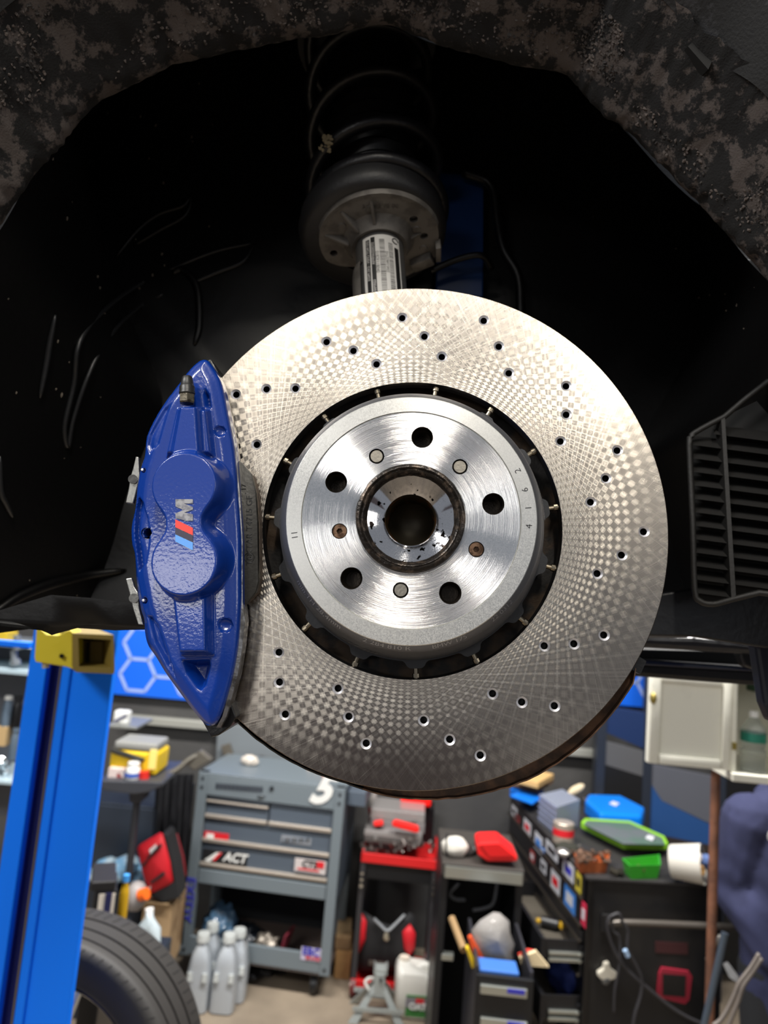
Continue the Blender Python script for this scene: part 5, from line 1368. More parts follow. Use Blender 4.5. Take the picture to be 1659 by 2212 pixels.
# ---- black service cart with red trays
ys = G(775, 2160).y; fs_ = Face((P(850, 2000, ys).x, ys + .02), -4)
M_SRED = plain('cart_red', (196, 28, 30), .4, bump=.1, bs=50); M_SBLK = plain('cart_black', (20, 21, 24), .4, .3); M_TUBE = plain('cart_tube', (66, 66, 70), .35, .6)
sc_ = T('service_cart', 'narrow black service cart with red top tray piled with tool cases', 'service cart', fs_.at(850, 2150))
ua, za, ub, _z = fs_.rect(774, 1846, 932, 2140); za = fs_.uz(850, 1846)[1]; zl = fs_.uz(820, 2118)[1]
for u in (ua, ub):
    for d in (0, .36):
        b = NB(); fs_.ubox(b, u - .014, .07, u + .014, za, d - .012, d + .012, .003); sc_.part('cart_leg', b, M_TUBE)
for z, nm in ((za, 'top_tray'), (zl, 'lower_tray')):
    b = NB(); fs_.ubox(b, ua - .012, z - .048, ub + .012, z, -.02, -.008, .004); sc_.part(nm, b, M_SRED)
    b = NB(); fs_.ubox(b, ua - .01, z - .045, ub + .01, z - .040, -.01, .38); sc_.part(nm + '_floor', b, M_SRED)
    for u in (ua - .012, ub): 
        b = NB(); fs_.ubox(b, u, z - .046, u + .012, z, -.02, .38, .003); sc_.part(nm + '_rim', b, M_SRED)
b = NB(); fs_.ubox(b, ua + .02, za - .13, ub - .02, za - .05, -.002, .36, .003); sc_.part('cart_drawer', b, M_SBLK)
for u in (ua, ub):
    b = NB(); cyl(b, fs_.w(u, -.016, za - .10), fs_.w(u, -.03, za - .10), .008, n=10); cyl(b, fs_.w(u, -.016, za - .13), fs_.w(u, -.03, za - .13), .008, n=10); cyl(b, fs_.w(u, -.016, za - .16), fs_.w(u, -.03, za - .16), .010, n=10); sc_.part('leg_bolts', b, plain('bolt_chrome', (190, 190, 186), .2, 1.0), kind='stuff')
    for d in (0, .36):
        b = NB(); cyl(b, fs_.w(u - .013, d, .046), fs_.w(u + .013, d, .046), .045, n=20); w_ = sc_.part('caster', b, plain('caster_red', (92, 26, 26), .5), smooth=30)
        b = NB(); cyl(b, fs_.w(u - .016, d, .046), fs_.w(u + .016, d, .046), .018, n=14); sc_.part('caster_hub', b, plain('hub_pale', (150, 140, 130), .3, .8), parent=w_)
# cases on the service cart
fz = Face(fs_.w(0, .06, 0), -4)
M_CASE = plain('case_clear', (150, 146, 144), .2, trans=.25, coat=.3)
def case(x0, y0, x1, y1, d0, d1, nm, label, mbody, mred=None):
    t = T(nm, label, 'tool case', fz.at((x0 + x1) / 2, y1, d0), group='clear tool cases on the service cart')
    b = NB(); fz.box(b, x0, y0, x1, (y0 + y1) / 2, d0, d1, .006); t.part('case_lid', b, M_CASE)
    b = NB(); fz.box(b, x0, (y0 + y1) / 2, x1, y1, d0, d1, .006); t.part('case_base', b, mbody)
    for k in (.2, .8):
        b = NB(); fz.box(b, x0 + (x1 - x0) * k - 4, (y0 + y1) / 2 - 4, x0 + (x1 - x0) * k + 4, (y0 + y1) / 2 + 5, d0 - .008, d0, .002); t.part('case_latch', b, plain('latch_grey', (140, 138, 136), .3, .6))
    return t
M_CB = plain('case_dark', (72, 68, 66), .35)
case(786, 1798, 912, 1826, .0, .26, 'tool_case', 'lower clear-lidded tool case with red strip on the service cart', M_CB)
case(800, 1752, 918, 1797, .06, .30, 'tool_case', 'upper clear tool case on the service cart', plain('case_grey', (118, 114, 114), .3))
one('red_pouch', 'long bright red pouch lying in the tool cases on the service cart', 'pouch', plain('bright_red', (232, 30, 24), .5), lambda b: fz.poly(b, [(846, 1778), (854, 1772), (904, 1786), (906, 1798), (898, 1800), (848, 1786)], -.03, .0, .006))
one('red_spool', 'short red handle at the left of the upper tool case', 'handle', MATS['bright_red'], lambda b: fz.poly(b, [(806, 1778), (826, 1776), (828, 1784), (808, 1786)], .0, .05, .004))
t = T('torque_case', 'black case with bright red top at the back of the service cart', 'tool case', fz.at(900, 1760, .30))
b = NB(); fz.box(b, 874, 1742, 936, 1820, .30, .44, .006); t.part('case_body', b, M_SBLK)
b = NB(); fz.box(b, 865, 1718, 932, 1742, .26, .42, .012); t.part('case_top', b, plain('top_red', (244, 26, 20), .4))
t = T('grip_tool', 'white and red bottle standing at the left back of the service cart', 'bottle', fz.at(806, 1760, .3))
b = NB(); cyl(b, fz.at(806, 1742, .3), fz.at(802, 1708, .3), .028, n=16); t.part('bottle_body', b, plain('white_dirty', (178, 172, 168), .4), smooth=30)
b = NB(); cyl(b, fz.at(808, 1758, .3), fz.at(806, 1742, .3), .030, n=16); t.part('bottle_base', b, M_SRED, smooth=30)
def junk(b):
    random.seed(21)
    for i in range(26):
        p = fz.at(random.uniform(778, 934), random.uniform(1822, 1844), random.uniform(-.02, .02)); r = random.uniform(.006, .014)
        cyl(b, p, p + Vector((random.uniform(-.02, .02), random.uniform(-.01, .01), random.uniform(.01, .03))), r, n=8)
one('loose_sockets', 'loose chrome sockets and bits in the red tray of the service cart', 'tools', plain('junk_metal', (120, 112, 108), .3, .8), junk, kind='stuff')
# black and red bag in the service cart
t = T('duffel_bag', 'black duffel bag with red ends and open zip in the service cart', 'bag', fs_.at(830, 2110, .1))
b = NB(); pillow(b, [(768, 2010), (776, 1975), (786, 1968), (818, 1990), (842, 1998), (870, 1988), (886, 1970), (896, 1980), (900, 2010), (896, 2060), (884, 2098), (774, 2098), (766, 2060)], .06, .34, fs_, .05); t.part('bag_body', b, M_BLKF, smooth=True)
for pts in ([(772, 1986), (782, 1972), (792, 1990), (790, 2030), (774, 2062), (766, 2050)], [(868, 2010), (886, 1996), (898, 2016), (896, 2050), (884, 2066), (872, 2050)]):
    b = NB(); pillow(b, pts, .02, .08, fs_, .02); t.part('bag_end', b, M_RED, smooth=True)
b = NB(); tube(b, [fs_.at(808, 1984, .0), fs_.at(822, 1998, -.01), fs_.at(836, 2010, -.02), fs_.at(850, 2000, -.01), fs_.at(874, 1976, .02)], .007, n=8); t.part('zip', b, plain('zip_silver', (176, 180, 184), .3, .7))
b = NB(); blob(b, fs_.at(834, 2024, -.03), .014, .01, .022, 2, .2); t.part('zip_pull', b, plain('zip_brass', (188, 178, 156), .3, .7))
b = NB(); fs_.box(b, 796, 2078, 840, 2088, .0, .01, .002); t.part('bag_label', b, plain('bag_label', (64, 54, 48), .6))
# ---- jack stand and white jug on the floor
yj = G(828, 2218).y
fj = flat(yj, 0)
js = T('jack_stand', 'grey steel jack stand on the floor in front of the service cart', 'jack stand', fj.at(822, 2225, .1))
M_JK = plain('jack_grey', (164, 170, 168), .45, .3, bump=.1, bs=60)
zt_ = fj.uz(824, 2104)[1]; uc = fj.uz(822, 2110)[0]
for sx in (-1, 1):
    for d in (0, .17):
        b = NB(); w = .022
        prism(b, [fj.w(uc + sx * .02 - w * .6, .07 + (d - .085) * .3, zt_ - .08), fj.w(uc + sx * .02 + w * .6, .07 + (d - .085) * .3, zt_ - .08), fj.w(uc + sx * .115 + w, d, .0), fj.w(uc + sx * .115 - w, d, .0)], (0, .012, 0), .002); js.part('stand_leg', b, M_JK)
for d in (.0, .17):
    b = NB(); fj.ubox(b, uc - .12, .055, uc + .12, .075, d + .004, d + .010); js.part('leg_brace', b, M_JK)
b = NB(); prism(b, [fj.w(uc - .034, .04, zt_ - .13), fj.w(uc + .034, .04, zt_ - .13), fj.w(uc + .022, .04, zt_ - .02), fj.w(uc - .022, .04, zt_ - .02)], (0, .075, 0), .004); js.part('stand_column', b, M_JK)
b = NB(); prism(b, [fj.w(uc + u, .045, zt_ + z) for u, z in ((-.032, .012), (-.02, -.004), (.02, -.004), (.034, .012), (.034, -.03), (-.032, -.03))], (0, .065, 0), .003); js.part('saddle', b, M_JK)
b = NB(); cyl(b, fj.w(uc + .004, .03, zt_ - .045), fj.w(uc + .004, .04, zt_ - .045), .007, n=12); js.part('pin_hole', b, M_BLK)
b = NB(); tube(b, [fj.w(uc - .03, .06, zt_ - .05), fj.w(uc - .055, .04, zt_ - .045), fj.w(uc - .07, .03, zt_ - .06), fj.w(uc - .05, .02, zt_ - .085)], .007, n=8); js.part('pawl_handle', b, plain('handle_white', (206, 206, 200), .4))
yg = G(898, 2206).y; fg = flat(yg)
jug = T('coolant_jug', 'white plastic jug with green label and loop handle on the floor', 'jug', fg.at(898, 2206, .08))
M_JUG = plain('jug_white', (226, 224, 216), .38)
gx0, _, gx1, _ = fg.rect(854, 2140, 943, 2140); zj = lambda y: fg.uz(898, y)[1]
b = NB()
def jsec(a0, a1, z, dd_):
    out = []
    for k in range(28):
        a = 2 * math.pi * k / 28; ca, sa = math.cos(a), math.sin(a)
        out.append(fg.w((a0 + a1) / 2 + (a1 - a0) / 2 * math.copysign(abs(ca) ** .4, ca), .09 + dd_ * math.copysign(abs(sa) ** .5, sa), z))
    return out
rows = [jsec(gx0 + .01, gx1 - .01, .001, .08), jsec(gx0, gx1, .012, .09), jsec(gx0, gx1, zj(2130), .09), jsec(gx0 - .002, gx1 - .002, zj(2120), .09), jsec(gx0 + .002, gx1 - .03, zj(2108), .085), jsec(gx0 + .006, gx0 + .08, zj(2100), .05), jsec(gx0 + .012, gx0 + .065, zj(2094), .03)]
loft(b, rows, closed=True); b.faces.new(b.verts[:28]); b.faces.new(b.verts[-28:]); jug.part('jug_body', b, M_JUG, smooth=50)
b = NB(); tube(b, [fg.at(890, 2112, .08), fg.at(904, 2092, .08), fg.at(918, 2086, .08), fg.at(934, 2096, .08), fg.at(940, 2116, .08), fg.at(938, 2134, .08)], .020, n=10); jug.part('jug_handle', b, M_JUG, smooth=True)
b = NB(); cyl(b, Vector((fg.w(gx0 + .04, .09, zj(2096)))), Vector((fg.w(gx0 + .04, .09, zj(2088)))), .026, n=18); jug.part('jug_cap', b, plain('cap_cream', (216, 206, 190), .5))
b = NB(); fg.box(b, 876, 2152, 936, 2198, -.004, .0); lb = jug.part('jug_label', b, plain('label_green', (56, 120, 56), .5), label='green label with grey top')
b = NB(); fg.box(b, 876, 2156, 922, 2178, -.006, -.004); jug.part('label_panel', b, plain('label_grey', (128, 124, 130), .5), parent=lb)
b = NB(); fg.box(b, 898, 2158, 916, 2168, -.008, -.006); jug.part('label_mark', b, M_SR, parent=lb)
ftxt(fg, (jug, lb), 'OATS', .040, 906, 2176, M_SW, -.010, 0, bold=.002)
# ---- black cabinet in the middle with things on top and a pulled-out drawer
ym_ = 3.05; fm = Face((P(1040, 1880, ym_).x, ym_), -3)
M_CBK = plain('cabinet_black', (24, 25, 28), .4, .2, bump=.05, bs=50); M_SLIDE = plain('slide_silver', (176, 180, 174), .3, .85)
cb = T('black_cabinet', 'black cabinet in the middle with silver edge and open lower bay', 'cabinet', fm.at(1040, 2150))
c0, cz, c1, _ = fm.rect(950, 1858, 1128, 2000); cz = fm.uz(1040, 1866)[1]
b = NB(); fm.ubox(b, c0, cz - .05, c1, cz, -.03, .42, .004); cb.part('cabinet_top', b, plain('top_dark', (58, 54, 50), .6))
b = NB(); fm.box(b, 960, 1879, 1130, 1905, -.036, -.028, .002); cb.part('drawer_edge', b, M_SLIDE, label='silver drawer edge')
for u in (c0, c1 - .03):
    b = NB(); fm.ubox(b, u, 0, u + .03, cz - .05, -.01, .42, .003); cb.part('cabinet_side', b, M_CBK)
b = NB(); fm.ubox(b, c0, 0, c1, cz - .05, .40, .42); cb.part('cabinet_back', b, M_DEEP)
b = NB(); fm.ubox(b, c0 + .03, .02, c1 - .03, .05, .0, .40); cb.part('cabinet_floor', b, M_CBK)
M_HOSE = plain('hose_grey', (92, 94, 98), .5)
one('air_hose', 'thin grey hose loops hanging inside the black cabinet', 'hose', M_HOSE, lambda b: (tube(b, [fm.at(990, 1908, .05), fm.at(972, 1930, .08), fm.at(984, 1942, .10), fm.at(1004, 1944, .12)], .007, n=8), tube(b, [fm.at(1074, 1906, .05), fm.at(1066, 1950, .08), fm.at(1046, 1962, .10), fm.at(1022, 1966, .12)], .007, n=8)), smooth=True, kind='stuff')
q = fm.at(982, 1838, .06); crumple('dust_mask', 'white fabric mask on the left of the black cabinet top', 'mask', plain('mask_white', (206, 202, 192), .7, bump=.3, bs=60), Vector((q.x, q.y, cz + .036)), (.056, .04, .042), 12, .12, 3, 2)
one('mask_strap', 'dark strap around the white mask', 'strap', M_BLKF, lambda b: tube(b, [fm.at(966, 1800, -.01) , fm.at(964, 1830, -.012), fm.at(968, 1852, .0)], .004, n=6), smooth=True)
t = T('red_case', 'bright red wedge-shaped case on the right of the black cabinet top', 'case', fm.at(1075, 1866))
b = NB(); prism(b, [fm.at(x, y, -.02) for x, y in [(1031, 1824), (1040, 1820), (1080, 1819), (1118, 1850), (1118, 1862), (1054, 1862), (1032, 1848)]], fm.n * .14, .008); t.part('case_body', b, plain('case_red', (232, 24, 24), .5))
b = NB(); fm.poly(b, [(1036, 1824), (1078, 1822), (1112, 1850), (1058, 1852)], -.026, -.02, .002); t.part('case_panel', b, plain('case_red_panel', (206, 18, 20), .45))
one('wrench', 'pale flat wrench behind the red case', 'tool', plain('wrench_pale', (150, 146, 140), .35, .8), lambda b: fm.poly(b, [(1032, 1812), (1092, 1818), (1094, 1824), (1034, 1818)], .10, .115, .002))
one('cabinet_clutter', 'dark clutter between the mask and red case', 'clutter', plain('clutter_dark', (48, 46, 44), .5), lambda b: [blob(b, fm.at(1008 + k * 7, 1838 + (k % 2) * 6, .08 + .02 * k), .02, .03, .03, 2, .3, 2, k) for k in range(4)], kind='stuff')
# lower drawer pulled towards the camera
yd = 2.62; fdw = Face((P(1090, 2120, yd).x, yd), -3)
pd = T('pulled_drawer', 'black drawer unit pulled out below the cabinet, holding an orange bag', 'drawer', fdw.at(1090, 2212))
d0, dz, d1, _ = fdw.rect(1026, 2120, 1152, 2190); dz = fdw.uz(1090, 2112)[1]
b = NB(); fdw.ubox(b, d0, .06, d1, dz, 0, .02, .003); pd.part('drawer_front', b, M_CBK)
for u in (d0, d1 - .012):
    b = NB(); fdw.ubox(b, u, .06, u + .012, dz + .02, .02, .40, .002); pd.part('drawer_side', b, plain('drawer_side_grey', (62, 62, 68), .35, .4))
b = NB(); fdw.ubox(b, d0, .06, d1, .08, .02, .40); pd.part('drawer_floor', b, M_CBK)
for y0 in (2133, 2204):
    b = NB(); fdw.box(b, 1037, y0, 1140, y0 + 20, -.012, .0, .003); h_ = pd.part('drawer_handle', b, M_SLIDE)
    b = NB(); fdw.box(b, 1096, y0 + 5, 1134, y0 + 15, -.015, -.012); pd.part('handle_label', b, M_SB, parent=h_)
fo = Face(fdw.w(0, .1, 0), -3)
q = fo.at(1066, 2060, .1); one('plastic_bag', 'translucent grey plastic bag standing in the pulled-out drawer', 'bag', plain('grey_film', (172, 168, 164), .25, trans=.30, ior=1.1, bump=.4, bs=45, coat=.3), lambda b: pillow(b, [(1018, 2010), (1036, 1988), (1066, 1970), (1080, 1972), (1100, 1990), (1102, 2016), (1112, 2040), (1106, 2060), (1112, 2096), (1092, 2110), (1052, 2100), (1030, 2060)], .08, .2, fo, .05), smooth=True)
one('orange_folder', 'orange folder leaning left of the grey plastic bag', 'folder', plain('folder_orange', (226, 84, 36), .5), lambda b: fo.poly(b, [(1011, 2026), (1018, 2022), (1060, 2098), (1040, 2102), (1028, 2088)], .05, .07, .003))
one('yellow_level', 'yellow tool at the left wall of the drawer', 'tool', plain('level_yellow', (218, 184, 32), .45), lambda b: fo.poly(b, [(1006, 2050), (1012, 2048), (1028, 2088), (1020, 2094)], .0, .03, .003))
one('blue_tray', 'blue plastic tray along the front of the drawer', 'tray', plain('tray_blue', (62, 112, 190), .45), lambda b: fo.box(b, 1030, 2098, 1122, 2112, -.07, .02, .004))
one('white_paper', 'cream papers lying at the right of the plastic bag', 'paper', plain('paper_cream', (224, 204, 164), .7), lambda b: prism(b, [fo.at(x, y, .1) for x, y in [(1122, 2070), (1158, 2056), (1186, 2090), (1126, 2086)]], (0, .01, .004)))
one('red_paper', 'red folded paper above the cream papers', 'paper', plain('paper_red', (212, 52, 34), .6), lambda b: prism(b, [fo.at(x, y, .11) for x, y in [(1120, 2064), (1140, 2054), (1160, 2058), (1126, 2074)]], (0, .01, .004)))
one('wooden_dowel', 'tan wooden dowel leaning up in the cabinet', 'dowel', plain('handle_tan', (150, 122, 84), .6), lambda b: cyl(b, fo.at(976, 1984, .2), fo.at(1002, 2052, .05), .014, n=10), smooth=30)
b = NB(); fm.box(b, 953, 2062, 980, 2076, -.012, .02, .003); cb.part('small_drawer_slide', b, M_SLIDE)
# ---- long black tool chest on the right: drawers face left, its end panel faces the camera
ZC_ = 1.0
cn = PZ(1272, 1893, ZC_); cf = PZ(1106, 1716, ZC_)
dirv = Vector((cf.x - cn.x, cf.y - cn.y, 0)); LEN = dirv.length; dirv.normalize()
yawc = math.degrees(math.atan2(dirv.y, dirv.x)) - 90      # end panel yaw
fe = Face((cn.x, cn.y), yawc)                              # end face: u to the right, d into depth along the chest
CW = .55
M_CHB = plain('chest_black', (23, 23, 25), .42, .1, bump=.08, bs=40, col2=(31, 30, 30), vs=5); M_CHT = plain('chest_top', (44, 42, 42), .6, .1)
chest = T('tool_chest', 'long black tool chest on the right with stickered drawers facing left', 'tool chest', fe.w(CW / 2, LEN / 2, 0))
b = NB(); fe.ubox(b, .004, .08, CW, ZC_ - .012, 0, LEN, .004); chest.part('chest_body', b, M_CHB)
b = NB(); fe.ubox(b, -.012, ZC_ - .012, CW + .01, ZC_, -.012, LEN + .01, .003); chest.part('chest_top', b, M_CHT)
b = NB(); fe.ubox(b, -.004, .08, .022, ZC_ - .012, -.006, .012, .003); chest.part('corner_strip', b, plain('strip_black', (10, 10, 12), .3))
b = NB(); fe.ubox(b, .02, 0, CW - .02, .08, .05, LEN - .05); chest.part('plinth', b, M_DEEP)
fl_ = Face(fe.w(0, LEN, 0), yawc - 90)                     # drawer face: u runs from far to near
def lp(px, py, d=0): return fl_.uz(px, py, d)
# drawer rows on the left face by height
rows_z = [(.985, .90), (.89, .80), (.79, .745), (.735, .69), (.68, .62), (.61, .53), (.52, .44), (.43, .34), (.33, .22), (.21, .10)]
M_DRW = plain('chest_drawer', (30, 30, 33), .35, .2); M_DLIP = plain('chest_lip', (92, 86, 80), .35, .8)
for k, (z1, z0) in enumerate(rows_z):
    if k in (5, 7): continue
    b = NB(); fl_.ubox(b, .02, z0, LEN - .02, z1, -.012, .0, .003); d_ = chest.part('chest_drawer', b, M_DRW)
    b = NB(); fl_.ubox(b, .02, z0, LEN - .02, z0 + .012, -.022, -.012, .002); chest.part('drawer_lip', b, M_DLIP, parent=d_)
def lst(cx, cy, w, h, m, m2=None, ar=1.0):
    u, z = lp(cx, cy, -.013)
    b = NB(); fl_.ubox(b, u - w / 2, z - h / 2, u + w / 2, z + h / 2, -.0145, -.0125); o = chest.part('sticker', b, m)
    if m2:
        b = NB(); fl_.ubox(b, u - w * .3, z - h * .22, u + w * .3, z + h * .22, -.016, -.0145); chest.part('sticker_print', b, m2, parent=o)
M_S1 = plain('st_white', (196, 198, 204), .5); M_S2 = plain('st_blue', (64, 128, 206), .5); M_S3 = plain('st_red', (198, 44, 74), .5); M_S4 = plain('st_yellow', (206, 190, 66), .5); M_S5 = plain('st_pink', (150, 60, 60), .5)
for a in ((1111, 1753, .10, .05, M_S1, M_SK), (1117, 1766, .10, .03, M_S5, M_SK), (1139, 1787, .12, .06, M_S1, M_SR), (1163, 1821, .12, .075, M_S1, M_S2), (1172, 1838, .06, .03, M_S2, M_S1), (1192, 1838, .17, .05, M_S1, M_SK), (1228, 1880, .13, .065, M_S1, M_SB), (1250, 1906, .06, .07, M_S4, M_SK),
          (1150, 1850, .07, .05, M_S5, M_S1), (1174, 1872, .08, .05, M_S1, M_SK), (1200, 1905, .12, .075, M_S1, M_SR), (1231, 1942, .13, .09, M_S2, M_S1), (1261, 1975, .05, .085, M_S3, M_S1)): lst(*a)
# two drawers pulled out to the left, slides towards the camera
def pulled(px0, px1, ytop, ybot, slide, name_label):
    f = Face(fe.w(0, .03, 0), yawc); u0 = f.uz(px0, ybot)[0]; z0, z1 = f.uz((px0 + px1) / 2, ybot)[1], f.uz((px0 + px1) / 2, ytop)[1]
    D = .58
    t = T('open_drawer', name_label, 'drawer', f.w(u0 / 2, D / 2, z0), group='drawers pulled out of the black tool chest')
    b = NB(); f.ubox(b, u0, z0, 0.0, z0 + .006, 0, D); t.part('drawer_floor', b, plain('drawer_liner', (92, 86, 76), .7))
    b = NB(); f.ubox(b, u0, z0, -.002, z1, 0, .006, .001); sd_ = t.part('drawer_wall', b, M_DRW)
    b = NB(); f.ubox(b, u0, z0, -.002, z1, D - .006, D, .001); t.part('drawer_wall', b, M_DRW)
    b = NB(); f.ubox(b, u0 - .016, z0 - .01, u0, z1 + .012, -.02, D + .02, .002); t.part('drawer_front', b, M_DRW)
    zs0, zs1 = f.uz(1220, slide[1])[1], f.uz(1220, slide[0])[1]; us = f.uz(slide[2], slide[1])[0]
    for za_, zb_ in ((zs1 - .014, zs1), (zs0, zs0 + .014)):
        b = NB(); f.ubox(b, us, za_, -.004, zb_, -.012, .0, .002); t.part('slide_rail', b, M_SLIDE, parent=sd_)
    b = NB(); f.ubox(b, us, zs0 + .014, -.004, zs1 - .014, -.006, .0); t.part('slide_web', b, plain('slide_dark', (66, 74, 74), .4, .7), parent=sd_)
    for z in (zs0 + .007, zs1 - .007):
        b = NB(); cyl(b, f.w(-.014, -.018, z), f.w(-.014, -.010, z), .006, n=10); t.part('slide_ball', b, M_SLIDE, parent=sd_)
    return f, z0
f1_, zf1 = pulled(1172, 1272, 2030, 2072, (2054, 2076, 1183), 'upper open drawer of the black chest with a black and yellow tool')
f2_, zf2 = pulled(1170, 1272, 2150, 2204, (2180, 2204, 1182), 'lower open drawer of the black chest holding a dark blue cloth')
q = f1_.at(1186, 2022, .2)
t = T('pneumatic_tool', 'black and yellow hand tool lying in the upper open drawer', 'tool', Vector((f1_.at(1190, 2026, .2).x, f1_.at(1190, 2026, .2).y, zf1 + .006)))
qa = f1_.at(1168, 2026, .25); qb = f1_.at(1204, 2026, .22); z_ = zf1 + .032
b = NB(); cyl(b, (qa.x, qa.y, z_), (qb.x, qb.y, z_), .022, n=14); t.part('tool_body', b, M_BLK)
b = NB(); blob(b, (qb.x + .03, qb.y, z_), .03, .025, .025, 2, .25, 2, 3); t.part('tool_head', b, MATS['yellow_bottle'])
b = NB(); blob(b, (qa.x - .014, qa.y, z_), .012, .012, .012, 2, .1); t.part('tool_end', b, MATS['yellow_bottle'])
q = f2_.at(1222, 2120, .2); crumple('blue_cloth', 'dark blue cloth bundle in the lower open drawer', 'cloth', plain('cloth_navy', (28, 46, 112), .8, bump=.4, bs=40), Vector((q.x, q.y, zf2 + .10)), (.085, .14, .12), 5, .35)
q = f2_.at(1208, 2164, .05); crumple('silver_fitting', 'small pale fitting at the near edge of the lower open drawer', 'fitting', plain('fitting_silver', (176, 168, 156), .3, .7), Vector((q.x, q.y, zf2 + .025)), (.018, .02, .025), 6, .2, 2)
# end panel hardware
b = NB(); tube(b, [fe.at(1320, 1996, -.002), fe.at(1322, 1996, -.06), fe.at(1346, 1993, -.07), fe.at(1440, 1996, -.07), fe.at(1570, 2002, -.07), fe.at(1640, 2004, -.07)], .013, n=10, k=4); hb = chest.part('push_handle', b, plain('handle_pipe', (104, 98, 92), .35, .6), smooth=True, label='grey pipe push handle')
b = NB(); fe.box(b, 1300, 1976, 1334, 2016, -.012, .0, .004); chest.part('handle_bracket', b, M_CHB, parent=hb)
b = NB(); fe.poly(b, [(1424, 2104), (1430, 2090), (1488, 2098), (1496, 2110), (1490, 2160), (1480, 2170), (1424, 2156), (1420, 2144)], -.010, -.0, .002); fr = chest.part('red_frame', b, plain('frame_red', (150, 34, 54), .35), label='red square frame')
b = NB(); fe.poly(b, [(1432, 2104), (1482, 2108), (1480, 2154), (1432, 2150)], -.012, -.009); chest.part('frame_centre', b, M_CHB, parent=fr)
b = NB(); fe.poly(b, [(1416, 2034), (1486, 2038), (1486, 2062), (1416, 2058)], -.003, 0); chest.part('dark_decal', b, plain('decal_red', (58, 26, 28), .5))
ops = T('bottle_opener', 'pale cast bottle opener screwed to the chest end panel', 'opener', fe.at(1310, 2128))
b = NB(); prism(b, [fe.at(x, y, -.004) for x, y in [(1288, 2096), (1300, 2088), (1302, 2076), (1312, 2074), (1316, 2088), (1330, 2098), (1330, 2106), (1318, 2112), (1296, 2112), (1288, 2104)]], fe.n * -.02, .004); ops.part('opener_body', b, plain('opener_cream', (206, 200, 184), .45))
b = NB(); blob(b, fe.at(1308, 2116, -.014), .022, .012, .02, 2, .1); ops.part('opener_mouth', b, plain('opener_steel', (120, 124, 128), .3, .8))
M_CBL = plain('cable_black', (48, 47, 50), .5)
one('extension_cable', 'black cable looped over the chest handle and trailing down', 'cable', M_CBL, lambda b: (tube(b, [fe.at(x, y, -.09) for x, y in [(1318, 1980), (1312, 1996), (1316, 2024), (1330, 2060), (1356, 2096), (1384, 2122), (1420, 2152), (1450, 2176), (1490, 2200), (1540, 2220)]], .0065, n=8), tube(b, [fe.at(x, y, -.092) for x, y in [(1318, 1980), (1336, 1974), (1344, 1990), (1356, 2012), (1356, 2050), (1376, 2090), (1386, 2116), (1384, 2150), (1372, 2190), (1366, 2225)]], .0065, n=8), tube(b, [fe.at(x, y, -.088) for x, y in [(1322, 1978), (1324, 2010), (1338, 2026), (1338, 2080), (1328, 2140), (1326, 2190)]], .005, n=8)), smooth=True, kind='stuff')
one('cable_plug', 'small blue and red plug on the hanging cable', 'plug', plain('plug_blue', (150, 176, 206), .4), lambda b: cyl(b, fe.at(1350, 2052, -.1), fe.at(1356, 2066, -.1), .009, n=10), smooth=30)
# ---- things on the chest
def on(px, py, z=ZC_): return PZ(px, py, z)
def topbox(b, pts, h, bev=.006, z=ZC_): prism(b, [on(x, y, z) for x, y in pts], (0, 0, h), bev)
t = T('blue_case', 'small blue case under the brown box on the far end of the chest', 'case', on(1130, 1740))
b = NB(); topbox(b, [(1100, 1722), (1150, 1742), (1174, 1726), (1130, 1710)], .050, .008); t.part('case_base', b, plain('case_blue', (10, 104, 206), .4))
b = NB(); topbox(b, [(1102, 1722), (1150, 1740), (1172, 1726), (1130, 1711)], .012, .004, ZC_ + .050); t.part('case_lid', b, plain('case_blue_lid', (14, 116, 222), .35))
t = T('cardboard_box', 'brown box on the blue case at the far end of the chest', 'box', on(1150, 1700, ZC_ + .062))
zz = ZC_ + .0625
b = NB(); topbox(b, [(1102, 1696), (1162, 1712), (1196, 1692), (1140, 1678)], .050, .003, zz); t.part('box_base', b, plain('card_dim', (128, 104, 82), .8))
b = NB(); topbox(b, [(1102, 1688), (1162, 1704), (1196, 1684), (1140, 1670)], .030, .003, zz + .0505); t.part('box_lid', b, plain('card_light', (204, 166, 108), .8))
t = T('organizer_box', 'clear lilac plastic organizer box holding red tins on the chest', 'organizer', on(1205, 1800))
M_ORG = plain('organizer_plastic', (178, 186, 206), .2, trans=.55, ior=1.15)
pz = [(1162, 1774), (1200, 1806), (1250, 1786), (1212, 1760)]
b = NB(); prism(b, [on(*p) for p in pz], (0, 0, .128), .004); t.part('organizer_body', b, M_ORG)
for k in range(5):
    b = NB(); a_, c_ = on(*pz[0]), on(*pz[1]); z = ZC_ + .02 + k * .025
    prism(b, [a_ + Vector((-.003, -.002, z - ZC_)), c_ + Vector((-.003, -.002, z - ZC_)), c_ + Vector((-.003, -.002, z - ZC_ + .003)), a_ + Vector((-.003, -.002, z - ZC_ + .003))], (-.002, -.001, 0)); t.part('organizer_rib', b, plain('rib_lilac', (150, 160, 196), .4))
def can(px, py, r, h, m, label, zb=ZC_, lab=None):
    q = on(px, py, zb); M = Matrix.Translation(q); t = T('tin_can', label, 'tin', q)
    b = NB(); lathe(b, [(0, 0), (r, 0), (r, h * .96), (r * .94, h), (0, h)], M, 24); t.part('can_body', b, m, smooth=30)
    b = NB(); lathe(b, [(r * 1.01, h * .35), (r * 1.01, h * .7)], M, 24); t.part('can_band', b, lab or M_SR, smooth=30)
can(1216, 1818, .046, .085, plain('tin_cream', (176, 164, 150), .35, .4), 'tin with a red band in front of the clear organizer box')
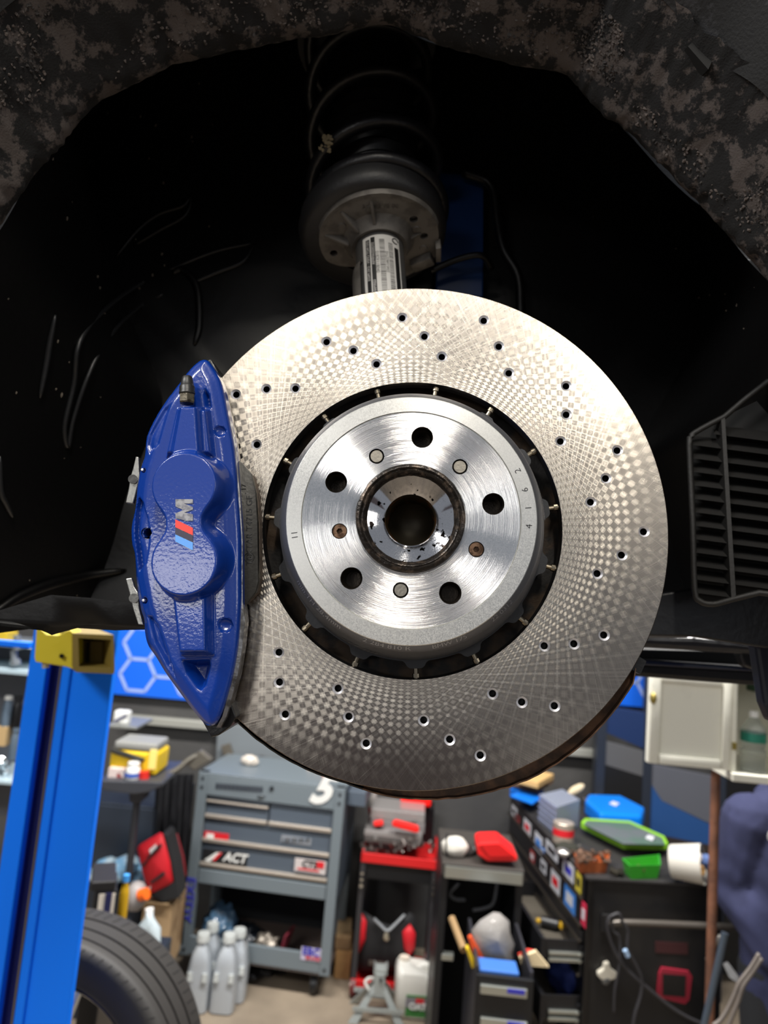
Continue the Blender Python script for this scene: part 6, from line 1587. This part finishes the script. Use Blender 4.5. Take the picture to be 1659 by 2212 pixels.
q = on(1222, 1842); crumple('rag', 'dark oily rag in front of the banded tin', 'rag', plain('rag_dark', (40, 40, 32), .9, bump=.4, bs=50), q + Vector((0, 0, .018)), (.05, .05, .025), 9, .3, 3)
q = on(1222, 1838); crumple('foil_lump', 'pale foil lump between tin and copper tray', 'foil', plain('foil', (186, 182, 178), .3, .8), on(1216, 1850) + Vector((0, 0, .014)), (.03, .03, .018), 10, .3, 3)
t = T('blue_tool_case', 'bright blue plastic tool case lying behind the green board on the chest', 'case', on(1330, 1780))
b = NB(); topbox(b, [(1262, 1760), (1294, 1790), (1386, 1796), (1392, 1776), (1340, 1748), (1268, 1746)], .075, .016); t.part('case_body', b, plain('case_azure', (0, 120, 226), .38))
b = NB(); topbox(b, [(1316, 1736), (1330, 1742), (1338, 1736), (1324, 1731)], .002, 0, ZC_ + .076); t.part('case_logo', b, M_S1, label='small white logo')
t = T('green_edged_board', 'grey board with bright green rim lying across the chest', 'board', on(1350, 1830))
bp_ = [(1254, 1790), (1346, 1836), (1444, 1838), (1436, 1822), (1360, 1788), (1262, 1782)]
b = NB(); topbox(b, bp_, .034, .008, ZC_ + .02); t.part('board_rim', b, plain('rim_green', (132, 190, 40), .45))
c_ = (sum(p[0] for p in bp_) / 6, sum(p[1] for p in bp_) / 6)
b = NB(); topbox(b, [(c_[0] + (x - c_[0]) * .93, c_[1] + (y - c_[1]) * .93 - 10) for x, y in bp_], .004, .001, ZC_ + .054); t.part('board_face', b, plain('board_face', (92, 98, 100), .45, col2=(78, 100, 88), vs=6))
b = NB(); topbox(b, [(1394, 1812), (1410, 1818), (1414, 1810), (1400, 1806)], .006, .001, ZC_ + .06); t.part('board_clip', b, M_S1)
one('board_support', 'dark flat case under the green edged board', 'case', M_BLK, lambda b: topbox(b, [(1300, 1822), (1360, 1850), (1420, 1846), (1380, 1820)], .019, .003), None)
t = T('copper_tray', 'copper orange parts tray with loose hardware on the chest', 'tray', on(1275, 1885))
def open_tray(t, pts, h, m, nm, fl=1.12):
    c = sum((on(*p) for p in pts), Vector()) / len(pts)
    lo = [c + (on(*p) - c) * 1.0 for p in pts]; hi = [c + (on(*p) - c) * fl + Vector((0, 0, h)) for p in pts]
    hi2 = [c + (on(*p) - c) * (fl - .08) + Vector((0, 0, h)) for p in pts]; lo2 = [c + (on(*p) - c) * .9 + Vector((0, 0, .004)) for p in pts]
    b = NB(); R = loft(b, [lo, hi, hi2, lo2], closed=True); b.faces.new(R[0]); b.faces.new(R[-1]); t.part(nm, b, m)
open_tray(t, [(1243, 1868), (1252, 1886), (1308, 1886), (1312, 1866)], .045, plain('copper_plastic', (172, 92, 50), .45), 'tray_body', 1.15)
def bits(px, py, n, rx, ry, m, nm, label, seed, z=ZC_ + .05):
    def f(b):
        random.seed(seed)
        for i in range(n):
            q = on(px + random.uniform(-rx, rx), py + random.uniform(-ry, ry), z); a = random.uniform(0, 6.3); r = random.uniform(.005, .010)
            cyl(b, q, q + Vector((math.cos(a) * .03, math.sin(a) * .03, random.uniform(-.004, .012))), r, r * .8, n=8)
    one(nm, label, 'hardware', m, f, kind='stuff')
bits(1276, 1850, 26, 28, 10, plain('copper_bits', (150, 118, 98), .3, .7, col2=(70, 62, 56), vs=40), 'loose_bolts', 'loose bolts heaped in the copper tray', 31)
bits(1232, 1836, 6, 12, 5, plain('bright_bits', (210, 206, 196), .2, .9), 'bright_sockets', 'bright sockets left of the copper tray', 32, ZC_ + .012)
bits(1332, 1884, 8, 14, 6, plain('dark_bits', (56, 52, 44), .4, .6), 'dark_bolts', 'dark bolts between copper tray and green bin', 33, ZC_ + .012)
t = T('green_bin', 'small bright green plastic bin at the chest edge', 'bin', on(1380, 1900))
open_tray(t, [(1350, 1886), (1364, 1900), (1420, 1898), (1418, 1878)], .055, plain('bin_green', (62, 170, 48), .35, trans=.2), 'bin_body', 1.2)
b = NB(); topbox(b, [(1374, 1876), (1392, 1884), (1394, 1880), (1378, 1872)], .01, .001, ZC_ + .03); t.part('bin_label', b, plain('label_dull', (90, 64, 48), .6))
t = T('white_bucket', 'translucent white bucket lying on its side with paper inside', 'bucket', on(1470, 1890))
q0 = on(1448, 1900) + Vector((0, 0, .07)); q1 = q0 + Vector((.100, -.060, .018)); Mk, Lk = frame_to(q0, q1)
b = NB(); lathe(b, [(0, 0), (.058, 0), (.062, .006), (.074, Lk), (.072, Lk), (.058, .01), (0, .008)], Mk, 36); t.part('bucket_body', b, plain('bucket_white', (206, 202, 192), .45), smooth=40)
for k, (c, dx, dz) in enumerate(((plain('paper_blue', (92, 116, 168), .7), .02, .01), (plain('paper_tan', (206, 158, 92), .7), .0, -.02), (plain('paper_white', (214, 204, 196), .7), -.02, .02))):
    b = NB(); blob(b, q1 + Vector((dx * .8 - .012, .004, dz)), .026, .022, .028, 2, .35, 2, k + 3); t.part('crumpled_paper', b, c)
one('cotton_glove', 'cream glove standing behind the clear organizer box', 'glove', plain('glove_cream', (216, 198, 164), .7), lambda b: (lambda vs: bmesh.ops.rotate(b, cent=on(1242, 1740) + Vector((0, 0, .08)), matrix=Matrix.Rotation(math.radians(-35), 3, 'Y'), verts=vs))(blob(b, on(1242, 1740) + Vector((0, 0, .08)), .055, .02, .022, 3, .1, 2, 2)), smooth=True)
bits(1292, 1728, 16, 26, 6, plain('silver_bits', (176, 170, 170), .25, .8), 'loose_tools', 'loose silver tools behind the blue tool case', 34, ZC_ + .03)
# ---- rusty pole, handle bar, dark unit behind
pp0 = P(1531, 1655, 2.45); pp1 = P(1519, 2050, 2.45)
M_POLE = plain('rust_pole', (136, 92, 70), .6, .2, bump=.3, bs=40, col2=(104, 72, 58), vs=9)
one('rusty_pole', 'brown rusty steel pole standing in front of the chest end', 'pole', M_POLE, lambda b: cyl(b, (pp0.x, 2.40, 0), (pp0.x, 2.40, 3.1), .0145, n=16), smooth=30)
hq = P(1566, 2015, 2.2); h2 = P(1518, 2230, 2.2)
def bar(b): 
    d = (h2 - hq).normalized(); cyl(b, hq, hq + d * ((hq.z - .0) / -d.z), .010, n=12)
one('steel_bar', 'blue grey steel bar leaning down in front of the pole', 'bar', plain('bar_bluegrey', (96, 108, 122), .35, .6), bar, smooth=30)
def loops(b):
    f = flat(2.15)
    tube(b, [f.at(x, y) for x, y in [(1640, 2060), (1622, 2090), (1598, 2122), (1586, 2150), (1572, 2180), (1556, 2204), (1540, 2216)]], .006, n=8)
    tube(b, [f.at(x, y, .02) for x, y in [(1646, 2070), (1626, 2100), (1606, 2130), (1596, 2160), (1584, 2190), (1570, 2225)]], .006, n=8)
one('grey_hose', 'grey double hose hanging at the right edge', 'hose', plain('hose_dim', (104, 96, 90), .5), loops, smooth=True, kind='stuff')
one('white_tag', 'white paper tag hanging beside the steel bar', 'tag', plain('tag_white', (206, 210, 214), .6), lambda b: flat(2.2).poly(b, [(1562, 2082), (1572, 2078), (1596, 2110), (1594, 2124), (1576, 2112)], 0, .003))
one('thin_bracket', 'thin silver bracket between pole and steel bar', 'bracket', plain('bracket_silver', (150, 146, 138), .3, .8), lambda b: tube(b, [flat(2.45).at(1526, 2074), flat(2.45).at(1540, 2050), flat(2.45).at(1556, 2020)], .006, n=8), smooth=True)
one('tan_carton', 'tall tan cardboard sheet behind the person at the right edge', 'cardboard', plain('tan_sheet', (176, 140, 108), .8), lambda b: (lambda f: f.ubox(b, f.uz(1622, 2100)[0], 0, f.uz(1690, 2100)[0] , f.uz(1650, 2030)[1], 0, .03, .003))(flat(3.12)))
du = T('dark_storage_rack', 'dark rack with slanted grey and blue panels behind the pole', 'rack', flat(4.12).at(1430, 2100))
fr_ = flat(4.12)
for x in (1296, 1398, 1560):
    b = NB(); u = fr_.uz(x, 1700)[0]; fr_.ubox(b, u - .025, 0, u + .025, 2.2, 0, .05, .003); du.part('rack_post', b, plain('rack_post', (52, 58, 70), .4, .4))
for pts, m in (([(1300, 1524), (1396, 1540), (1396, 1620), (1304, 1580)], plain('panel_navy', (28, 46, 84), .4)), ([(1290, 1596), (1396, 1624), (1396, 1680), (1300, 1650)], plain('panel_grey', (84, 84, 86), .5)), ([(1300, 1650), (1396, 1682), (1396, 1900), (1304, 1900)], plain('panel_black', (18, 18, 20), .5)), ([(1402, 1650), (1556, 1680), (1556, 1790), (1430, 1730), (1404, 1690)], plain('panel_grey2', (88, 90, 98), .45)), ([(1404, 1690), (1430, 1730), (1556, 1792), (1556, 1830), (1404, 1800)], plain('panel_blue', (36, 74, 128), .45)), ([(1404, 1800), (1556, 1830), (1556, 2000), (1404, 2000)], plain('panel_brown', (46, 38, 36), .6)), ([(1565, 1670), (1680, 1700), (1680, 1990), (1565, 1990)], MATS['panel_black'])):
    b = NB(); fr_.poly(b, pts, .01, .04, .002); du.part('rack_panel', b, m)
one('grey_duct', 'grey conduit along the wall right of the brake disc', 'conduit', plain('conduit', (58, 60, 64), .5), lambda b: (lambda u: flat(4.3).ubox(b, u - .03, 0, u + .03, 3.0, 0, .05, .004))(flat(4.3).uz(1296, 1640)[0]))
# ---- white wall cabinet with open door and a water bottle
fk = Face((P(1400, 1560, 2.22).x, 2.22), -3)
M_WC = plain('cabinet_white', (226, 224, 210), .45, bump=.05, bs=30, col2=(206, 204, 192), vs=5, thr=(.55, .75)); M_WC2 = plain('cabinet_white_in', (196, 194, 178), .5)
wc = T('wall_cabinet', 'white wooden wall cabinet with its door swung open at the right', 'cabinet', fk.at(1600, 1700))
r0 = fk.rect(1401, 1464, 1576, 1656)
dl, dt, drr, dbm = r0
b = NB(); fk.ubox(b, dl, dbm, drr, dt, 0, .02, .003); door_ = wc.part('cabinet_door', b, M_WC)
fwid = .028
b = NB()
iu0, iz1, iu1, iz0 = fk.rect(1424, 1478, 1558, 1634)
for a in ((dl, dbm, iu0, dt), (iu1, dbm, drr, dt), (iu0, dbm, iu1, iz0), (iu0, iz1, iu1, dt)):
    fk.ubox(b, a[0] + .001, a[1] + .001, a[2] - .001, a[3] - .001, -.010, .0, .002)
wc.part('door_frame', b, M_WC, parent=door_, smooth=30)
b = NB(); blob(b, fk.at(1411, 1508, -.016), .010, .014, .018, 2, .05); wc.part('door_knob', b, plain('knob_brass', (150, 134, 70), .4, .6), parent=door_, smooth=True)
cu0 = drr + .004; cu1 = cu0 + 1.50
zbot = fk.uz(1600, 1672)[1]; ztop = dt + .02
for a, nm in (((cu0, zbot, cu0 + .018, ztop, 0, .34), 'cabinet_side'), ((cu1 - .018, zbot, cu1, ztop, 0, .34), 'cabinet_side'), ((cu0, ztop - .018, cu1, ztop, 0, .34), 'cabinet_top'), ((cu0, zbot, cu1, ztop, .33, .345), 'cabinet_back')):
    b = NB(); fk.ubox(b, *a, .002); wc.part(nm, b, M_WC2 if 'back' in nm else M_WC)
b = NB(); fk.ubox(b, cu0 + .0, zbot - .02, cu1, zbot + .004, -.02, .34, .003); wc.part('cabinet_shelf', b, M_WC)
b = NB(); fk.box(b, 1582, 1604, 1592, 1620, -.004, .0, .001); wc.part('door_hinge', b, MATS['knob_brass'])
wq = fk.at(1636, 1672, .0); wq = Vector((wq.x, wq.y, zbot + .0045)); hh_ = fk.uz(1632, 1552)[1] - zbot
t = T('water_bottle', 'clear water bottle with green label standing in the white cabinet', 'bottle', wq)
Mw = Matrix.Translation(wq + fk.n * .03); rw = .036
b = NB(); lathe(b, [(0, 0), (rw, 0), (rw, .012)] + [(rw * (1 - .06 * (k % 2)), .014 + k * .006) for k in range(10)] + [(rw * .86, hh_ * .42), (rw * .98, hh_ * .5), (rw, hh_ * .72), (rw * .9, hh_ * .8), (rw * .4, hh_ * .95), (rw * .36, hh_), (0, hh_)], Mw, 32); t.part('bottle_body', b, plain('clear_pet', (226, 232, 230), .08, trans=.9, ior=1.15), smooth=60)
b = NB(); lathe(b, [(rw * 1.02, hh_ * .54), (rw * 1.02, hh_ * .70)], Mw, 32); lb = t.part('bottle_label', b, plain('label_teal', (34, 116, 96), .4), smooth=True, label='green label band')
b = NB(); lathe(b, [(0, hh_ + .014), (rw * .38, hh_ + .014), (rw * .40, hh_ - .004)], Mw, 20); t.part('bottle_cap', b, M_WHT, smooth=30)
one('green_pack', 'small dark green pack in the corner of the white cabinet', 'pack', plain('pack_green', (44, 92, 66), .5), lambda b: fk.box(b, 1642, 1484, 1690, 1500, .2, .3, .003))
# ------------------------------------------------------------------ person at the right edge
def remesh(bm, vox, smooth_it=6):
    me = bpy.data.meshes.new('tmp'); bm.to_mesh(me); bm.free()
    o = bpy.data.objects.new('tmp', me); COL.objects.link(o)
    m = o.modifiers.new('r', 'REMESH'); m.mode = 'VOXEL'; m.voxel_size = vox
    s = o.modifiers.new('s', 'SMOOTH'); s.factor = .5; s.iterations = smooth_it
    dg = bpy.context.evaluated_depsgraph_get(); dg.update()
    nm = bpy.data.meshes.new_from_object(o.evaluated_get(dg))
    b = NB(); b.from_mesh(nm)
    bpy.data.objects.remove(o); bpy.data.meshes.remove(nm); bpy.data.meshes.remove(me)
    return b
def limb(b, pts, rs, n=14):
    pts = [Vector(p) for p in pts]; m = len(pts)
    def rad(t):
        x = t * (m - 1); i = min(int(x), m - 2); return rs[i] + (rs[i + 1] - rs[i]) * (x - i)
    tube(b, pts, rad, n=n, k=6)
    for p, r in ((pts[0], rs[0]), (pts[-1], rs[-1])): blob(b, p, r * .98, r * .98, r * .98, 2, 0)
def torso(b, rows):                               # rows of (centre, rx, ry)
    loft(b, [[Vector(c) + Vector((rx * math.cos(a * .2618), ry * math.sin(a * .2618), 0)) for a in range(24)] for c, rx, ry in rows], closed=True)
    k = 24; b.verts.ensure_lookup_table(); b.faces.new(b.verts[:k]); b.faces.new(b.verts[-k:])
YP = 2.78
sh = P(1618, 1768, YP); el = P(1588, 1915, YP + .03); wr = P(1656, 2046, YP - .10); hd = P(1700, 2084, YP - .10)
px_ = sh.x + .175                                   # body mid line
SZ = sh.z
hipz = SZ - .54; kz = .48; cx_ = px_
def PT(dx, dy, z): return Vector((cx_ + dx, YP + dy, z))
pers = T('person', 'person in dark navy hooded sweatshirt and black trousers, hand in front pocket', 'person', PT(0, 0, 0))
M_SKIN = plain('skin', (196, 150, 124), .5, bump=.1, bs=200)
# body: head, neck, trunk and hands as one surface
b = NB()
hz = SZ + .235
torso(b, [(PT(0, .0, hipz), .15, .10), (PT(0, 0, hipz + .2), .14, .095), (PT(0, 0, SZ - .12), .165, .10), (PT(0, 0, SZ - .01), .12, .075), (PT(0, .0, SZ + .04), .06, .058), (PT(0, -.01, SZ + .12), .055, .056)])
blob(b, PT(0, -.015, hz), .074, .094, .115, 3, .02); blob(b, PT(0, -.05, hz - .06), .052, .05, .05, 3, .02); blob(b, PT(0, -.112, hz - .012), .012, .018, .022, 2, 0)
for s in (-1, 1): blob(b, PT(s * .076, .0, hz - .01), .012, .022, .032, 2, 0)
limb(b, [sh, el, wr], [.045, .038, .028])
sh2 = PT(.185, 0, SZ); el2 = PT(.235, .02, SZ - .29); wr2 = PT(.20, -.13, SZ - .50)
limb(b, [sh2, el2, wr2], [.045, .038, .028])
for s in (-1, 1): limb(b, [PT(s * .085, 0, hipz), PT(s * .095, -.01, kz), PT(s * .10, .02, .09)], [.075, .055, .042])
def hand(b, w, tip, side):
    d = (tip - w).normalized(); x = d.cross(Vector((0, 1, 0))).normalized(); y = x.cross(d)
    limb(b, [w, w + d * .045, w + d * .085], [.027, .034, .034], 10)
    for k in range(4):
        o_ = w + d * .082 + x * ((k - 1.5) * .018); l_ = (.055, .066, .062, .048)[k]
        limb(b, [o_, o_ + d * l_ * .5 + y * -.008, o_ + d * l_ + y * -.024], [.0088, .0082, .0072], 8)
    o_ = w + d * .03 + x * side * .028
    limb(b, [o_, o_ + x * side * .022 + d * .03, o_ + x * side * .024 + d * .058], [.011, .0095, .0085], 8)
hand(b, wr, hd, -1); hand(b, wr2, wr2 + Vector((-.05, -.03, -.10)), 1)
body = pers.part('body', remesh(b, .0075, 4), M_SKIN, smooth=True)
for s in (-1, 1):
    b = NB(); blob(b, PT(s * .030, -.098, hz + .006), .013, .008, .008, 2, 0); ey = pers.part('eye', b, plain('eye_white', (226, 222, 216), .2), smooth=True)
    b = NB(); blob(b, PT(s * .030, -.1045, hz + .006), .0055, .003, .0055, 2, 0); pers.part('iris', b, plain('iris_brown', (52, 36, 26), .2), parent=ey)
b = NB(); blob(b, PT(0, -.098, hz - .060), .024, .006, .007, 2, .05); pers.part('mouth', b, plain('lips', (160, 96, 86), .5), smooth=True)
b = NB(); vs = blob(b, PT(0, .012, hz + .028), .084, .100, .105, 4, .05, 6)
bmesh.ops.delete(b, geom=[v for v in vs if v.co.z < hz + .045 and v.co.y < YP - .045 or v.co.z < hz - .05], context='VERTS'); pers.part('hair', b, plain('hair_dark', (34, 26, 22), .7, bump=.5, bs=160), smooth=True)
M_NAVY = plain('navy_fleece', (48, 52, 84), .9, bump=.25, bs=220, col2=(40, 44, 74), vs=12)
b = NB()
torso(b, [(PT(0, 0, hipz - .15), .185, .138), (PT(0, 0, hipz - .04), .195, .145), (PT(0, -.01, hipz + .18), .19, .14), (PT(0, 0, SZ - .14), .21, .135), (PT(0, 0, SZ - .03), .225, .115), (PT(0, 0, SZ + .045), .215, .10), (PT(0, 0, SZ + .085), .160, .09), (PT(0, 0, SZ + .115), .085, .08)])
limb(b, [sh + Vector((.0, 0, .0)), sh.lerp(el, .5) + Vector((-.004, 0, 0)), el, el.lerp(wr, .5), wr + (wr - el) * .12], [.098, .090, .082, .074, .056])
limb(b, [sh2 + Vector((0, 0, 0)), sh2.lerp(el2, .5), el2, el2.lerp(wr2, .5), wr2.lerp(el2, .1)], [.098, .090, .082, .074, .052])
blob(b, PT(0, .085, SZ + .06), .11, .065, .075, 3, .1)
hb_ = remesh(b, .010, 3)
for v in hb_.verts:                               # sleeve and waist folds
    p = v.co
    arm_d = min((p - el).length, (p - wr).length, (p - el.lerp(wr, .5)).length)
    a = max(0, 1 - arm_d / .22); fold = math.sin((p.z * 62 + p.x * 34) + 2 * noise.noise(p * 9))
    v.co += (p - PT(0, 0, p.z)).normalized() * (.005 * a * fold + .003 * noise.noise(p * 8))
hood = pers.part('hooded_sweatshirt', hb_, M_NAVY, smooth=True, label='dark navy fleece sweatshirt')
b = NB(); prism(b, [PT(-.12, -.155, hipz + .0), PT(.12, -.155, hipz + .0), PT(.085, -.152, hipz + .17), PT(-.085, -.152, hipz + .17)], (0, -.012, 0), .004); pers.part('front_pocket', b, M_NAVY, parent=hood)
b = NB(); q = P(1660, 1806, YP - .15); blob(b, q + Vector((.010, .0, 0)), .014, .004, .022, 2, .2); pers.part('chest_logo', b, M_S1, parent=hood)
b = NB()
for s in (-1, 1): limb(b, [PT(s * .085, 0, hipz + .02), PT(s * .10, -.015, kz), PT(s * .105, .01, .10)], [.112, .088, .075])
blob(b, PT(0, 0, hipz), .165, .12, .12, 3, 0)
pers.part('trousers', remesh(b, .012, 3), plain('trousers_black', (32, 34, 38), .85, bump=.2, bs=160), smooth=True)
for s in (-1, 1):
    b = NB(); blob(b, PT(s * .11, -.05, .05), .05, .135, .05, 3, .05, 2, 1, flat=.049); pers.part('shoe', b, M_BLK, smooth=True)
